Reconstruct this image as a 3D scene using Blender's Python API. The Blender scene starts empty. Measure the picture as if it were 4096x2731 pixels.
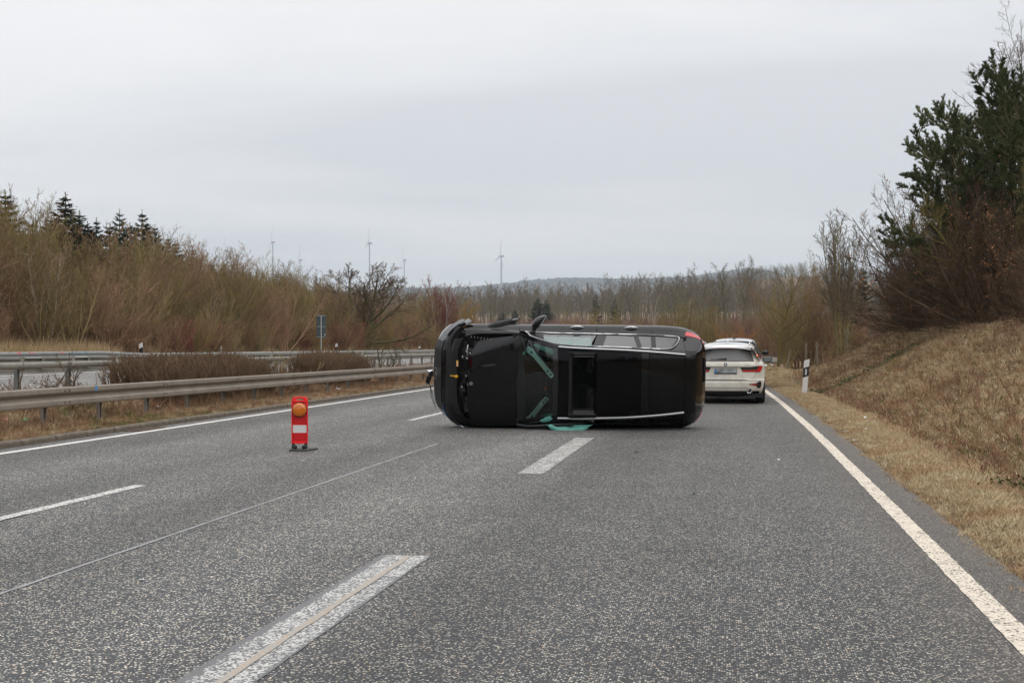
import bpy, bmesh, math, random
import numpy as np
from mathutils import Vector, Matrix, Euler

R = math.radians
C = bpy.context.scene.collection
scene = bpy.context.scene
FPX, YH, CX, HCAM = 5517.0, 1376.0, 2048.0, 1.45      # measured on the 4096 px photograph
TH = math.atan(862.0 / FPX)                            # heading of the road to the right of the view axis
SN, CS = math.sin(TH), math.cos(TH)

# ------------------------------------------------------------------ camera, sky, sun, exposure
cam = bpy.data.cameras.new('camera')
cam_ob = bpy.data.objects.new('camera', cam)
C.objects.link(cam_ob)
cam.sensor_width = 36.0
cam.lens = FPX / 4096 * 36.0
cam.clip_start, cam.clip_end = 0.2, 30000
cam_ob.location = (0, 0, HCAM)
cam_ob.rotation_euler = (R(90) + math.atan((YH - 1365.5) / FPX), 0, 0)
scene.camera = cam_ob

world = bpy.data.worlds.new('World')
scene.world = world
world.use_nodes = True
nt = world.node_tree
nt.nodes.clear()
SUN_EL, SUN_AZ = R(38), R(150)


def nd(tree, typ, **kw):
    n = tree.nodes.new(typ)
    for k, v in kw.items():
        if k.startswith('i_'):
            n.inputs[k[2:]].default_value = v
        elif k.startswith('n_'):
            n.inputs[int(k[2:])].default_value = v
        else:
            setattr(n, k, v)
    return n


def build_sky():
    L = nt.links.new
    out = nd(nt, 'ShaderNodeOutputWorld')
    sky = nd(nt, 'ShaderNodeTexSky')
    sky.sky_type = 'NISHITA'
    sky.sun_disc = False
    sky.sun_elevation, sky.sun_rotation = SUN_EL, SUN_AZ
    bg1 = nd(nt, 'ShaderNodeBackground')
    bg1.inputs['Strength'].default_value = 0.10
    L(sky.outputs[0], bg1.inputs[0])
    tc = nd(nt, 'ShaderNodeTexCoord')
    sep = nd(nt, 'ShaderNodeSeparateXYZ')
    L(tc.outputs['Generated'], sep.inputs[0])
    zc = nd(nt, 'ShaderNodeMath', operation='MAXIMUM', n_1=0.0)
    L(sep.outputs['Z'], zc.inputs[0])
    # overcast luminance grows smoothly from horizon to zenith
    rise = nd(nt, 'ShaderNodeMath', operation='MULTIPLY_ADD', n_1=1.35, n_2=0.42)
    L(zc.outputs[0], rise.inputs[0])
    rise2 = nd(nt, 'ShaderNodeMath', operation='MULTIPLY_ADD', n_2=0.96)
    L(zc.outputs[0], rise2.inputs[0]); L(rise.outputs[0], rise2.inputs[1])
    # cloud layer: direction projected on a flat ceiling, so bands crowd towards the horizon
    den = nd(nt, 'ShaderNodeMath', operation='ADD', n_1=0.10)
    L(zc.outputs[0], den.inputs[0])
    px = nd(nt, 'ShaderNodeMath', operation='DIVIDE')
    py = nd(nt, 'ShaderNodeMath', operation='DIVIDE')
    L(sep.outputs['X'], px.inputs[0]); L(den.outputs[0], px.inputs[1])
    L(sep.outputs['Y'], py.inputs[0]); L(den.outputs[0], py.inputs[1])
    comb = nd(nt, 'ShaderNodeCombineXYZ')
    L(px.outputs[0], comb.inputs[0]); L(py.outputs[0], comb.inputs[1])
    mp = nd(nt, 'ShaderNodeMapping')
    mp.inputs['Scale'].default_value = (0.34, 0.62, 1)
    mp.inputs['Rotation'].default_value = (0, 0, R(6))
    mp.inputs['Location'].default_value = (2.3, 1.15, 0)
    L(comb.outputs[0], mp.inputs[0])
    n1 = nd(nt, 'ShaderNodeTexNoise', i_Scale=1.0, i_Detail=6.0, i_Roughness=0.52, i_Distortion=0.5)
    L(mp.outputs[0], n1.inputs['Vector'])
    mr = nd(nt, 'ShaderNodeMapRange')
    for k, v in zip(('From Min', 'From Max', 'To Min', 'To Max'), (0.39, 0.62, 0.0, 1.0)):
        mr.inputs[k].default_value = v
    L(n1.outputs['Fac'], mr.inputs['Value'])
    cr = nd(nt, 'ShaderNodeMix', data_type='RGBA')
    cr.inputs[6].default_value = (0.566, 0.571, 0.588, 1)
    cr.inputs[7].default_value = (0.715, 0.703, 0.698, 1)
    L(mr.outputs[0], cr.inputs[0])
    mul = nd(nt, 'ShaderNodeMix', data_type='RGBA', blend_type='MULTIPLY')
    mul.inputs[0].default_value = 1.0
    L(cr.outputs[2], mul.inputs[6]); L(rise2.outputs[0], mul.inputs[7])
    bg2 = nd(nt, 'ShaderNodeBackground')
    L(mul.outputs[2], bg2.inputs[0])
    bg2.inputs['Strength'].default_value = 1.0
    mix = nd(nt, 'ShaderNodeMixShader')
    mix.inputs[0].default_value = 0.93           # share of the sky under cloud
    L(bg1.outputs[0], mix.inputs[1]); L(bg2.outputs[0], mix.inputs[2])
    L(mix.outputs[0], out.inputs[0])


build_sky()
sun = bpy.data.lights.new('sun', 'SUN')
sun.energy, sun.angle, sun.color = 0.5, R(40), (1.0, 0.97, 0.93)
sun_ob = bpy.data.objects.new('sun', sun)
C.objects.link(sun_ob)
# direction: sky sun_rotation is measured from +Y towards +X
sd = Vector((math.sin(SUN_AZ) * math.cos(SUN_EL), math.cos(SUN_AZ) * math.cos(SUN_EL), math.sin(SUN_EL)))
sun_ob.rotation_euler = sd.to_track_quat('Z', 'Y').to_euler()
vs = scene.view_settings
vs.view_transform, vs.look, vs.exposure, vs.gamma = 'Standard', 'None', 0.36, 1.0
vs.use_curve_mapping = False
scene.render.engine = 'CYCLES'
cy = scene.cycles
cy.max_bounces, cy.diffuse_bounces, cy.glossy_bounces, cy.transmission_bounces, cy.transparent_max_bounces, cy.volume_bounces = 6, 2, 3, 4, 12, 0
cy.caustics_reflective = cy.caustics_refractive = False
cy.use_denoising = True
scene.render.filter_size = 1.3

# ------------------------------------------------------------------ helpers
rnd = random.Random(7)


def G(px, py, z=0.0):
    """Point where the sight line through a pixel of the photograph meets height z."""
    Y = FPX * (HCAM - z) / (py - YH)
    return Vector(((px - CX) / FPX * Y, Y, z))


def D(px, py, Y):
    """Point on the sight line through a pixel at distance Y."""
    return Vector(((px - CX) / FPX * Y, Y, HCAM - (py - YH) / FPX * Y))


def W(u, s, z=0.0):
    """Road coordinates (u right of the road axis, s along it) to world."""
    return Vector((u * CS + s * SN, -u * SN + s * CS, z))


def US(p):
    return p.x * CS - p.y * SN, p.x * SN + p.y * CS


def sY(px, u):
    """Distance along s where a line at lateral u crosses image column px."""
    k = (px - CX) / FPX
    # (u*CS+s*SN) = k*(-u*SN+s*CS)
    return -u * (CS + k * SN) / (SN - k * CS)


class MB:
    """Collects shapes; build() links them as ONE mesh object."""

    def __init__(self):
        self.v, self.f, self.m = [], [], []

    def add(self, vs_, fs_, mi=0):
        o = len(self.v)
        self.v.extend([tuple(p) for p in vs_])
        for f in fs_:
            self.f.append(tuple(i + o for i in f))
            self.m.append(mi)
        return self

    def box(self, c, d, rot=None, mi=0):
        c = Vector(c)
        hx, hy, hz = d[0] / 2, d[1] / 2, d[2] / 2
        pts = [Vector((x, y, z)) for x in (-hx, hx) for y in (-hy, hy) for z in (-hz, hz)]
        if rot is not None:
            M = rot if isinstance(rot, Matrix) else Euler(rot).to_matrix()
            pts = [M @ p for p in pts]
        return self.add([p + c for p in pts], [(0, 1, 3, 2), (4, 6, 7, 5), (0, 4, 5, 1), (2, 3, 7, 6), (0, 2, 6, 4), (1, 5, 7, 3)], mi)

    def tube(self, path, r, n=8, caps=True, mi=0):
        path = [Vector(p) for p in path]
        k = len(path)
        rs = r if isinstance(r, (list, tuple)) else [r] * k
        vs_, fs_ = [], []
        up = Vector((0.13, 0.29, 0.95)).normalized()
        for i, p in enumerate(path):
            t = (path[min(i + 1, k - 1)] - path[max(i - 1, 0)])
            t = t.normalized() if t.length > 1e-9 else Vector((0, 0, 1))
            a = t.cross(up)
            if a.length < 0.05:
                a = t.cross(Vector((1, 0, 0)))
            a.normalize()
            b = t.cross(a)
            for j in range(n):
                q = 2 * math.pi * j / n
                vs_.append(p + (a * math.cos(q) + b * math.sin(q)) * rs[i])
        for i in range(k - 1):
            for j in range(n):
                fs_.append((i * n + j, i * n + (j + 1) % n, (i + 1) * n + (j + 1) % n, (i + 1) * n + j))
        if caps:
            fs_.append(tuple(range(n - 1, -1, -1)))
            fs_.append(tuple((k - 1) * n + j for j in range(n)))
        return self.add(vs_, fs_, mi)

    def lathe(self, prof, n=24, M=None, mi=0, close=False):
        """prof: list of (radius, height) turned round local Z, then placed by matrix M."""
        M = M or Matrix.Identity(4)
        vs_, fs_ = [], []
        k = len(prof)
        for r, h in prof:
            for j in range(n):
                q = 2 * math.pi * j / n
                vs_.append(M @ Vector((r * math.cos(q), r * math.sin(q), h)))
        for i in range(k - 1):
            for j in range(n):
                fs_.append((i * n + j, i * n + (j + 1) % n, (i + 1) * n + (j + 1) % n, (i + 1) * n + j))
        if close:
            fs_.append(tuple(range(n - 1, -1, -1)))
            fs_.append(tuple((k - 1) * n + j for j in range(n)))
        return self.add(vs_, fs_, mi)

    def prism(self, poly, ext, M=None, mi=0):
        """poly in local XY, extruded from z=0 to z=ext, placed by matrix M."""
        M = M or Matrix.Identity(4)
        n = len(poly)
        vs_ = [M @ Vector((x, y, 0)) for x, y in poly] + [M @ Vector((x, y, ext)) for x, y in poly]
        fs_ = [tuple(range(n - 1, -1, -1)), tuple(range(n, 2 * n))]
        fs_ += [(i, (i + 1) % n, (i + 1) % n + n, i + n) for i in range(n)]
        return self.add(vs_, fs_, mi)

    def grid(self, P, flip=False, mi=0, cu=False):
        """P: rows of points -> quads."""
        a, b = len(P), len(P[0])
        vs_ = [p for row in P for p in row]
        fs_ = []
        for i in range(a - 1):
            for j in range(b if cu else b - 1):
                q = (i * b + j, i * b + (j + 1) % b, (i + 1) * b + (j + 1) % b, (i + 1) * b + j)
                fs_.append(q[::-1] if flip else q)
        return self.add(vs_, fs_, mi)

    def sweep(self, prof, path, closed=True, caps=True, mi=0):
        """prof: list of (right, up) offsets swept along a path of (point, right vector)."""
        n = len(prof)
        vs_, fs_ = [], []
        for p, r in path:
            for x, z in prof:
                vs_.append(Vector(p) + Vector(r) * x + Vector((0, 0, z)))
        for i in range(len(path) - 1):
            for j in range(n if closed else n - 1):
                fs_.append((i * n + j, (i + 1) * n + j, (i + 1) * n + (j + 1) % n, i * n + (j + 1) % n))
        if caps and closed:
            fs_.append(tuple(range(n)))
            fs_.append(tuple((len(path) - 1) * n + j for j in range(n - 1, -1, -1)))
        return self.add(vs_, fs_, mi)

    def mesh(self, name, mat, smooth=None):
        me = bpy.data.meshes.new(name)
        me.from_pydata(self.v, [], self.f)
        for m in (mat if isinstance(mat, (list, tuple)) else [mat]):
            me.materials.append(m)
        if any(self.m):
            me.polygons.foreach_set('material_index', self.m)
        if smooth is not None:
            me.polygons.foreach_set('use_smooth', [True] * len(me.polygons))
            if smooth < 180:
                me.set_sharp_from_angle(angle=R(smooth))
        me.update()
        return me

    def build(self, name, mat, parent=None, smooth=None, bevel=0.0, solid=0.0):
        o = bpy.data.objects.new(name, self.mesh(name, mat, smooth))
        C.objects.link(o)
        if parent:
            o.parent = parent
        if solid:
            md = o.modifiers.new('thickness', 'SOLIDIFY')
            md.thickness, md.offset = solid, -1
        if bevel:
            md = o.modifiers.new('bevel', 'BEVEL')
            md.width, md.segments, md.limit_method = bevel, 2, 'ANGLE'
        return o


def tag(o, label=None, cat=None, group=None, kind=None):
    if label: o['label'] = label
    if cat: o['category'] = cat
    if group: o['group'] = group
    if kind: o['kind'] = kind
    return o


def empty(name, loc=(0, 0, 0), rz=0.0, label=None, cat=None, group=None, rot=None):
    o = bpy.data.objects.new(name, None)
    C.objects.link(o)
    o.empty_display_size = 0.1
    o.location = loc
    o.rotation_euler = rot if rot is not None else (0, 0, rz)
    return tag(o, label, cat, group)


def dup(o, parent=None):
    """Copy of a thing with copies of its parts and sub-parts (meshes shared)."""
    c = o.copy()
    C.objects.link(c)
    c.parent = parent
    for ch in list(o.children):
        dup(ch, c)
    return c


def ip(x, xs, ys):
    return float(np.interp(x, xs, ys))


# ------------------------------------------------------------------ materials
def mat(name, col, rough=0.6, metal=0.0, spec=0.5, coat=0.0, emit=None, var=0.0, vscale=8.0, bump=0.0, bscale=60.0, alpha=None, trans=0.0, ior=1.45, coat_ior=1.5):
    m = bpy.data.materials.new(name)
    m.use_nodes = True
    t = m.node_tree
    b = t.nodes['Principled BSDF']
    b.inputs['Base Color'].default_value = (*col, 1)
    b.inputs['Roughness'].default_value = rough
    b.inputs['Metallic'].default_value = metal
    b.inputs['Specular IOR Level'].default_value = spec
    b.inputs['Coat Weight'].default_value = coat
    b.inputs['Coat Roughness'].default_value = 0.04
    b.inputs['Coat IOR'].default_value = coat_ior
    b.inputs['Transmission Weight'].default_value = trans
    b.inputs['IOR'].default_value = ior
    if emit:
        b.inputs['Emission Color'].default_value = (*emit[:3], 1)
        b.inputs['Emission Strength'].default_value = emit[3]
    tc = nd(t, 'ShaderNodeTexCoord')
    if var:
        n = nd(t, 'ShaderNodeTexNoise', i_Scale=vscale, i_Detail=5.0, i_Roughness=0.65)
        t.links.new(tc.outputs['Object'], n.inputs['Vector'])
        h = nd(t, 'ShaderNodeMapRange')
        for k, v in zip(('From Min', 'From Max', 'To Min', 'To Max'), (0.3, 0.7, 1 - var, 1 + var)):
            h.inputs[k].default_value = v
        t.links.new(n.outputs['Fac'], h.inputs['Value'])
        mx = nd(t, 'ShaderNodeMix', data_type='RGBA', blend_type='MULTIPLY')
        mx.inputs[0].default_value = 1.0
        mx.inputs[6].default_value = (*col, 1)
        t.links.new(h.outputs[0], mx.inputs[7])
        t.links.new(mx.outputs[2], b.inputs['Base Color'])
    if bump:
        n2 = nd(t, 'ShaderNodeTexNoise', i_Scale=bscale, i_Detail=3.0)
        t.links.new(tc.outputs['Object'], n2.inputs['Vector'])
        bp = nd(t, 'ShaderNodeBump', i_Strength=bump, i_Distance=0.01)
        t.links.new(n2.outputs['Fac'], bp.inputs['Height'])
        t.links.new(bp.outputs[0], b.inputs['Normal'])
    return m


def ramp(t, stops):
    r = nd(t, 'ShaderNodeValToRGB')
    el = r.color_ramp.elements
    while len(el) < len(stops):
        el.new(0.5)
    for e, (p, c) in zip(el, stops):
        e.position = p
        e.color = (*c, 1) if len(c) == 3 else c
    return r


def bark_mat(name, c1, c2, rough=0.85, moss=None):
    """Twigs and bark: colour differs from plant to plant, with a fine mottling."""
    m = bpy.data.materials.new(name)
    m.use_nodes = True
    t = m.node_tree
    b = t.nodes['Principled BSDF']
    b.inputs['Roughness'].default_value = rough
    b.inputs['Specular IOR Level'].default_value = 0.15
    oi = nd(t, 'ShaderNodeObjectInfo')
    tc = nd(t, 'ShaderNodeTexCoord')
    n = nd(t, 'ShaderNodeTexNoise', i_Scale=1.6, i_Detail=6.0, i_Roughness=0.7)
    t.links.new(tc.outputs['Object'], n.inputs['Vector'])
    ad = nd(t, 'ShaderNodeMath', operation='ADD')
    t.links.new(oi.outputs['Random'], ad.inputs[0])
    t.links.new(n.outputs['Fac'], ad.inputs[1])
    hv = nd(t, 'ShaderNodeMath', operation='MULTIPLY', n_1=0.5)
    t.links.new(ad.outputs[0], hv.inputs[0])
    stops = [(0.2, c1), (0.8, c2)] if moss is None else [(0.2, c1), (0.5, moss), (0.85, c2)]
    r = ramp(t, stops)
    t.links.new(hv.outputs[0], r.inputs[0])
    t.links.new(r.outputs[0], b.inputs['Base Color'])
    return m

# ------------------------------------------------------------------ ground materials (object coordinates are road coordinates: x = u, y = s)
def asphalt_nodes(t, base=1.0):
    """Washed-out aggregate: pale and dark stones in a dark binder, with wheel tracks."""
    tc = nd(t, 'ShaderNodeTexCoord')
    L = t.links.new
    vo = nd(t, 'ShaderNodeTexVoronoi', i_Scale=86.0)
    L(tc.outputs['Object'], vo.inputs['Vector'])
    sepc = nd(t, 'ShaderNodeSeparateColor')
    L(vo.outputs['Color'], sepc.inputs[0])
    stone = ramp(t, [(0.0, (0.020, 0.021, 0.023)), (0.40, (0.050, 0.051, 0.053)), (0.60, (0.105, 0.104, 0.101)), (0.74, (0.25, 0.243, 0.222)), (0.90, (0.60, 0.575, 0.50)), (1.0, (0.60, 0.46, 0.32))])
    L(sepc.outputs[0], stone.inputs[0])
    # binder shows between the stones
    gap = nd(t, 'ShaderNodeMapRange')
    for k, v in zip(('From Min', 'From Max', 'To Min', 'To Max'), (0.34, 0.62, 1.0, 0.0)):
        gap.inputs[k].default_value = v
    L(vo.outputs['Distance'], gap.inputs['Value'])
    mx = nd(t, 'ShaderNodeMix', data_type='RGBA')
    mx.inputs[6].default_value = (0.036, 0.037, 0.039, 1)
    L(gap.outputs[0], mx.inputs[0]); L(stone.outputs[0], mx.inputs[7])
    # slow changes of tone along the lanes
    mp = nd(t, 'ShaderNodeMapping')
    mp.inputs['Scale'].default_value = (1.05, 0.07, 1)
    L(tc.outputs['Object'], mp.inputs[0])
    n1 = nd(t, 'ShaderNodeTexNoise', i_Scale=1.0, i_Detail=4.0, i_Roughness=0.55)
    L(mp.outputs[0], n1.inputs['Vector'])
    n2 = nd(t, 'ShaderNodeTexNoise', i_Scale=0.9, i_Detail=7.0, i_Roughness=0.7)
    L(tc.outputs['Object'], n2.inputs['Vector'])
    sx = nd(t, 'ShaderNodeSeparateXYZ')
    L(tc.outputs['Object'], sx.inputs[0])
    lane = ramp(t, [(0.0, (0.96,) * 3), (0.10, (0.84,) * 3), (0.20, (1.28,) * 3), (0.30, (0.88,) * 3), (0.395, (1.22,) * 3), (0.44, (0.80,) * 3), (0.53, (1.10,) * 3), (0.60, (1.34,) * 3), (0.675, (1.02,) * 3), (0.70, (0.74,) * 3), (0.80, (0.90,) * 3), (0.92, (0.88,) * 3), (1.0, (0.94,) * 3)])
    lu = nd(t, 'ShaderNodeMapRange')
    for k, v in zip(('From Min', 'From Max', 'To Min', 'To Max'), (-10.0, 1.9, 0.0, 1.0)):
        lu.inputs[k].default_value = v
    L(sx.outputs[0], lu.inputs['Value']); L(lu.outputs[0], lane.inputs[0])
    add = nd(t, 'ShaderNodeMath', operation='ADD')
    L(n1.outputs['Fac'], add.inputs[0]); L(n2.outputs['Fac'], add.inputs[1])
    tone = nd(t, 'ShaderNodeMapRange')
    for k, v in zip(('From Min', 'From Max', 'To Min', 'To Max'), (0.72, 1.28, 0.94 * base, 1.44 * base)):
        tone.inputs[k].default_value = v
    L(add.outputs[0], tone.inputs['Value'])
    m1 = nd(t, 'ShaderNodeMix', data_type='RGBA', blend_type='MULTIPLY')
    m1.inputs[0].default_value = 1.0
    L(mx.outputs[2], m1.inputs[6]); L(tone.outputs[0], m1.inputs[7])
    m2 = nd(t, 'ShaderNodeMix', data_type='RGBA', blend_type='MULTIPLY')
    m2.inputs[0].default_value = 1.0
    L(m1.outputs[2], m2.inputs[6]); L(lane.outputs[0], m2.inputs[7])
    # brown dust towards the verge
    dust = nd(t, 'ShaderNodeMapRange')
    for k, v in zip(('From Min', 'From Max', 'To Min', 'To Max'), (0.75, 1.75, 0.0, 1.1)):
        dust.inputs[k].default_value = v
    L(sx.outputs[0], dust.inputs['Value'])
    dn = nd(t, 'ShaderNodeMath', operation='MULTIPLY')
    L(dust.outputs[0], dn.inputs[0]); L(n2.outputs['Fac'], dn.inputs[1])
    m3 = nd(t, 'ShaderNodeMix', data_type='RGBA')
    m3.inputs[7].default_value = (0.125, 0.105, 0.085, 1)
    L(dn.outputs[0], m3.inputs[0]); L(m2.outputs[2], m3.inputs[6])
    bp = nd(t, 'ShaderNodeBump', i_Strength=0.85, i_Distance=0.004)
    L(gap.outputs[0], bp.inputs['Height'])
    return m3, bp, tc, sepc, n2, sx


def asphalt_mat(name, base=1.0):
    m = bpy.data.materials.new(name)
    m.use_nodes = True
    t = m.node_tree
    b = t.nodes['Principled BSDF']
    b.inputs['Roughness'].default_value = 0.72
    b.inputs['Specular IOR Level'].default_value = 0.35
    c, bp = asphalt_nodes(t, base)[:2]
    t.links.new(c.outputs[2], b.inputs['Base Color'])
    t.links.new(bp.outputs[0], b.inputs['Normal'])
    return m


def paint_mat(name, col, wear, edge=None, grey=None):
    """Thermoplastic line with the stones showing through where it is worn. edge: (u0,u1) fades towards both borders."""
    m = bpy.data.materials.new(name)
    m.use_nodes = True
    t = m.node_tree
    L = t.links.new
    b = t.nodes['Principled BSDF']
    b.inputs['Roughness'].default_value = 0.6
    b.inputs['Specular IOR Level'].default_value = 0.3
    c, bp, tc, sepc, n2, sx = asphalt_nodes(t)
    nz = nd(t, 'ShaderNodeTexNoise', i_Scale=5.0, i_Detail=6.0, i_Roughness=0.75)
    L(tc.outputs['Object'], nz.inputs['Vector'])
    ad = nd(t, 'ShaderNodeMath', operation='MULTIPLY_ADD', n_1=1.0)
    L(sepc.outputs[1], ad.inputs[0])
    sc = nd(t, 'ShaderNodeMath', operation='MULTIPLY', n_1=1.5)
    L(nz.outputs['Fac'], sc.inputs[0]); L(sc.outputs[0], ad.inputs[2])
    src = ad
    if edge:
        mid, half = (edge[0] + edge[1]) / 2, (edge[1] - edge[0]) / 2
        d = nd(t, 'ShaderNodeMath', operation='SUBTRACT', n_1=mid)
        L(sx.outputs[0], d.inputs[0])
        a = nd(t, 'ShaderNodeMath', operation='ABSOLUTE')
        L(d.outputs[0], a.inputs[0])
        e = nd(t, 'ShaderNodeMapRange')
        for k, v in zip(('From Min', 'From Max', 'To Min', 'To Max'), (half * 0.72, half, 0.12, -0.75)):
            e.inputs[k].default_value = v
        L(a.outputs[0], e.inputs['Value'])
        s2 = nd(t, 'ShaderNodeMath', operation='ADD')
        L(ad.outputs[0], s2.inputs[0]); L(e.outputs[0], s2.inputs[1])
        src = s2
    th = nd(t, 'ShaderNodeMapRange')
    for k, v in zip(('From Min', 'From Max', 'To Min', 'To Max'), (wear, wear + 0.12, 0.0, 1.0)):
        th.inputs[k].default_value = v
    L(src.outputs[0], th.inputs['Value'])
    mx = nd(t, 'ShaderNodeMix', data_type='RGBA')
    mx.inputs[7].default_value = (*col, 1)
    L(th.outputs[0], mx.inputs[0])
    if grey:
        mx.inputs[6].default_value = (*grey, 1)
    else:
        L(c.outputs[2], mx.inputs[6])
    L(mx.outputs[2], b.inputs['Base Color'])
    L(bp.outputs[0], b.inputs['Normal'])
    return m


def ground_mat():
    """Winter grass and bare soil; the near road banks are tawny, the far fields duller."""
    m = bpy.data.materials.new('winter_ground')
    m.use_nodes = True
    t = m.node_tree
    L = t.links.new
    b = t.nodes['Principled BSDF']
    b.inputs['Roughness'].default_value = 0.95
    b.inputs['Specular IOR Level'].default_value = 0.1
    tc = nd(t, 'ShaderNodeTexCoord')
    a = nd(t, 'ShaderNodeTexNoise', i_Scale=0.55, i_Detail=8.0, i_Roughness=0.72)
    f = nd(t, 'ShaderNodeTexNoise', i_Scale=22.0, i_Detail=6.0, i_Roughness=0.8)
    L(tc.outputs['Object'], a.inputs['Vector']); L(tc.outputs['Object'], f.inputs['Vector'])
    ad = nd(t, 'ShaderNodeMath', operation='ADD')
    L(a.outputs['Fac'], ad.inputs[0]); L(f.outputs['Fac'], ad.inputs[1])
    hv = nd(t, 'ShaderNodeMath', operation='MULTIPLY', n_1=0.5)
    L(ad.outputs[0], hv.inputs[0])
    r = ramp(t, [(0.34, (0.050, 0.032, 0.020)), (0.44, (0.12, 0.076, 0.045)), (0.50, (0.185, 0.122, 0.070)), (0.57, (0.15, 0.112, 0.058)), (0.66, (0.25, 0.185, 0.105))])
    L(hv.outputs[0], r.inputs[0])
    L(r.outputs[0], b.inputs['Base Color'])
    bp = nd(t, 'ShaderNodeBump', i_Strength=1.0, i_Distance=0.04)
    L(f.outputs['Fac'], bp.inputs['Height'])
    L(bp.outputs[0], b.inputs['Normal'])
    return m


M_ASPH = asphalt_mat('asphalt')
M_ASPH2 = asphalt_mat('asphalt_opposite', 1.7)
M_LINE = paint_mat('line_paint', (0.68, 0.66, 0.62), 0.62)
M_LINE_R = paint_mat('edge_line_paint', (0.70, 0.62, 0.51), 0.86)
M_DASH = paint_mat('dash_paint', (0.68, 0.67, 0.63), 1.05)
M_BLOCK = paint_mat('block_dash_paint', (0.56, 0.55, 0.52), 1.36, edge=(-2.335, -1.985), grey=(0.155, 0.155, 0.157))
M_BLOCK2 = paint_mat('block_dash_paint_far', (0.56, 0.55, 0.52), 1.34, edge=(-2.36, -2.0))
M_ORANGE = paint_mat('orange_marking', (0.44, 0.345, 0.245), 1.50, edge=(-2.19, -2.105), grey=(0.36, 0.34, 0.31))
M_SEAM = mat('joint_sealant', (0.26, 0.26, 0.265), 0.6, var=0.25, vscale=3.0)
M_GROUND = ground_mat()

ROAD_S = np.array([-260, -120, -40, -6, 2, 8, 14, 20, 27, 33, 38, 44, 50, 60, 75, 95, 120])
RIGHT_LINE = lambda s: ip(s, [0, 20, 25, 34.5, 44, 60, 90, 120], [1.43, 1.43, 1.41, 1.32, 1.16, 0.7, -0.6, -2.2])
EDGE = lambda s: ip(s, [0, 27, 35, 50, 60, 90, 120], [1.79, 1.79, 1.70, 1.38, 1.1, -0.2, -1.8])


def road_obj(name, pts_rows, m, kind='structure', parent=None, z=0.0):
    b = MB().grid(pts_rows, flip=True)
    o = b.build(name, m, parent)
    if parent is None:
        o.rotation_euler = (0, 0, -TH)
        o.location = (0, 0, z)
        if kind: o['kind'] = kind
    return o


def strip(u0, u1, s0, s1, z, n=1, jit=0.0, rr=None):
    rows = []
    for i in range(n + 1):
        s = s0 + (s1 - s0) * i / n
        a = u0(s) if callable(u0) else u0
        b_ = u1(s) if callable(u1) else u1
        j1 = (rr.uniform(-jit, jit) if rr else 0)
        j2 = (rr.uniform(-jit, jit) if rr else 0)
        rows.append([(a + j1, s, z), (b_ + j2, s, z)])
    return rows


# ------------------------------------------------------------------ terrain
def smooth(x, a, b):
    t = min(1.0, max(0.0, (x - a) / (b - a)))
    return t * t * (3 - 2 * t)


def hills(X, Y):
    """Height of the country beyond the road."""
    d = Y
    z = 0.0
    # valley floor dips, then the far slope with the forest rises
    z += -1.2 * smooth(d, 100, 170) + 8.5 * smooth(d, 190, 520)
    z += 14 * smooth(d, 520, 1100)
    # hill to the right, nearer
    bx = X - 0.165 * d
    z += 60 * smooth(d, 700, 1700) * math.exp(-((bx - 75) / 190.0) ** 2)
    # long blue ridge
    ridge = 196 + 26 * math.sin(X / 640.0 + 0.9) + 14 * math.sin(X / 270.0) + 5 * math.sin(X / 90.0)
    z += ridge * smooth(d, 3000, 5600)
    return z


def terrain_z(X, Y):
    u, s = X * CS - Y * SN, X * SN + Y * CS
    far = hills(X, Y)
    # cross-section along the road
    us = [-400, -60, -40, -30.5, -26.2, -25.2, -24.2, -23.7, -13.9, -13.4, -12.6, -10.9, -10.06, -9.9, 1.2, 1.74, 2.3, 2.75, 3.05, 3.4, 7.0, 12, 40, 400]
    zs = [2.5, 2.2, 1.8, 1.25, 0.55, 0.46, 0.43, 0.36, 0.36, 0.42, 0.42, 0.11, 0.085, -0.08, -0.08, -0.015, 0.02, -0.02, -0.10, 0.06, 1.93, 2.9, 5.0, 14]
    e = EDGE(min(max(s, 0), 100)) - 1.79
    near = ip(u - (e if u > 0 else 0), us, zs)
    if u > 2.2:
        flat = 0.05 - 0.25 * math.exp(-((u - 4.2) / 0.9) ** 2)       # ditch and flat grass beyond the end of the bank
        k = smooth(s, 54, 68)
        near = near * (1 - k) + flat * k
        near += 0.05 * math.sin(s * 0.9) * math.sin(u * 1.7 + 1) * smooth(u, 3, 4.5)
    k = smooth(Y, 110, 200)
    return near * (1 - k) + far * k + far * 0.0


def build_terrain():
    svals = [-400, -260, -160, -90, -50, -28, -16] + list(np.arange(-8, 70, 1.0)) + list(np.arange(70, 130, 3.0)) + list(np.arange(130, 400, 15.0)) + list(np.arange(400, 1200, 60.0)) + list(np.arange(1200, 7600, 160.0))
    un = [-400, -250, -150, -100, -80, -65, -55, -48, -42, -38, -34, -32, -30.5, -29, -27.5, -26.2, -25.2, -24.2, -23.7, -19, -13.9, -13.4, -12.6, -11.7, -10.9, -10.4, -10.06, -9.9, -5, -1, 1.2, 1.5, 1.74, 2.0, 2.3, 2.55, 2.75, 3.05, 3.4, 3.8, 4.3, 4.8, 5.4, 6.0, 6.5, 7.0, 8, 9, 10.5, 12, 15, 20, 28, 40, 60, 90, 130, 200, 280, 400]
    rows = []
    for s in svals:
        w = min(8.0, max(1.0, abs(s) / 120.0))                    # fan out with distance
        row = []
        for u in un:
            uu = u * w
            p = W(uu, s)
            row.append((uu, s, terrain_z(p.x, p.y)))
        rows.append(row)
    b = MB().grid(rows, flip=True)
    o = b.build('ground', M_GROUND, smooth=180)
    o.rotation_euler = (0, 0, -TH)
    o['kind'] = 'structure'
    return o


build_terrain()

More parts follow.
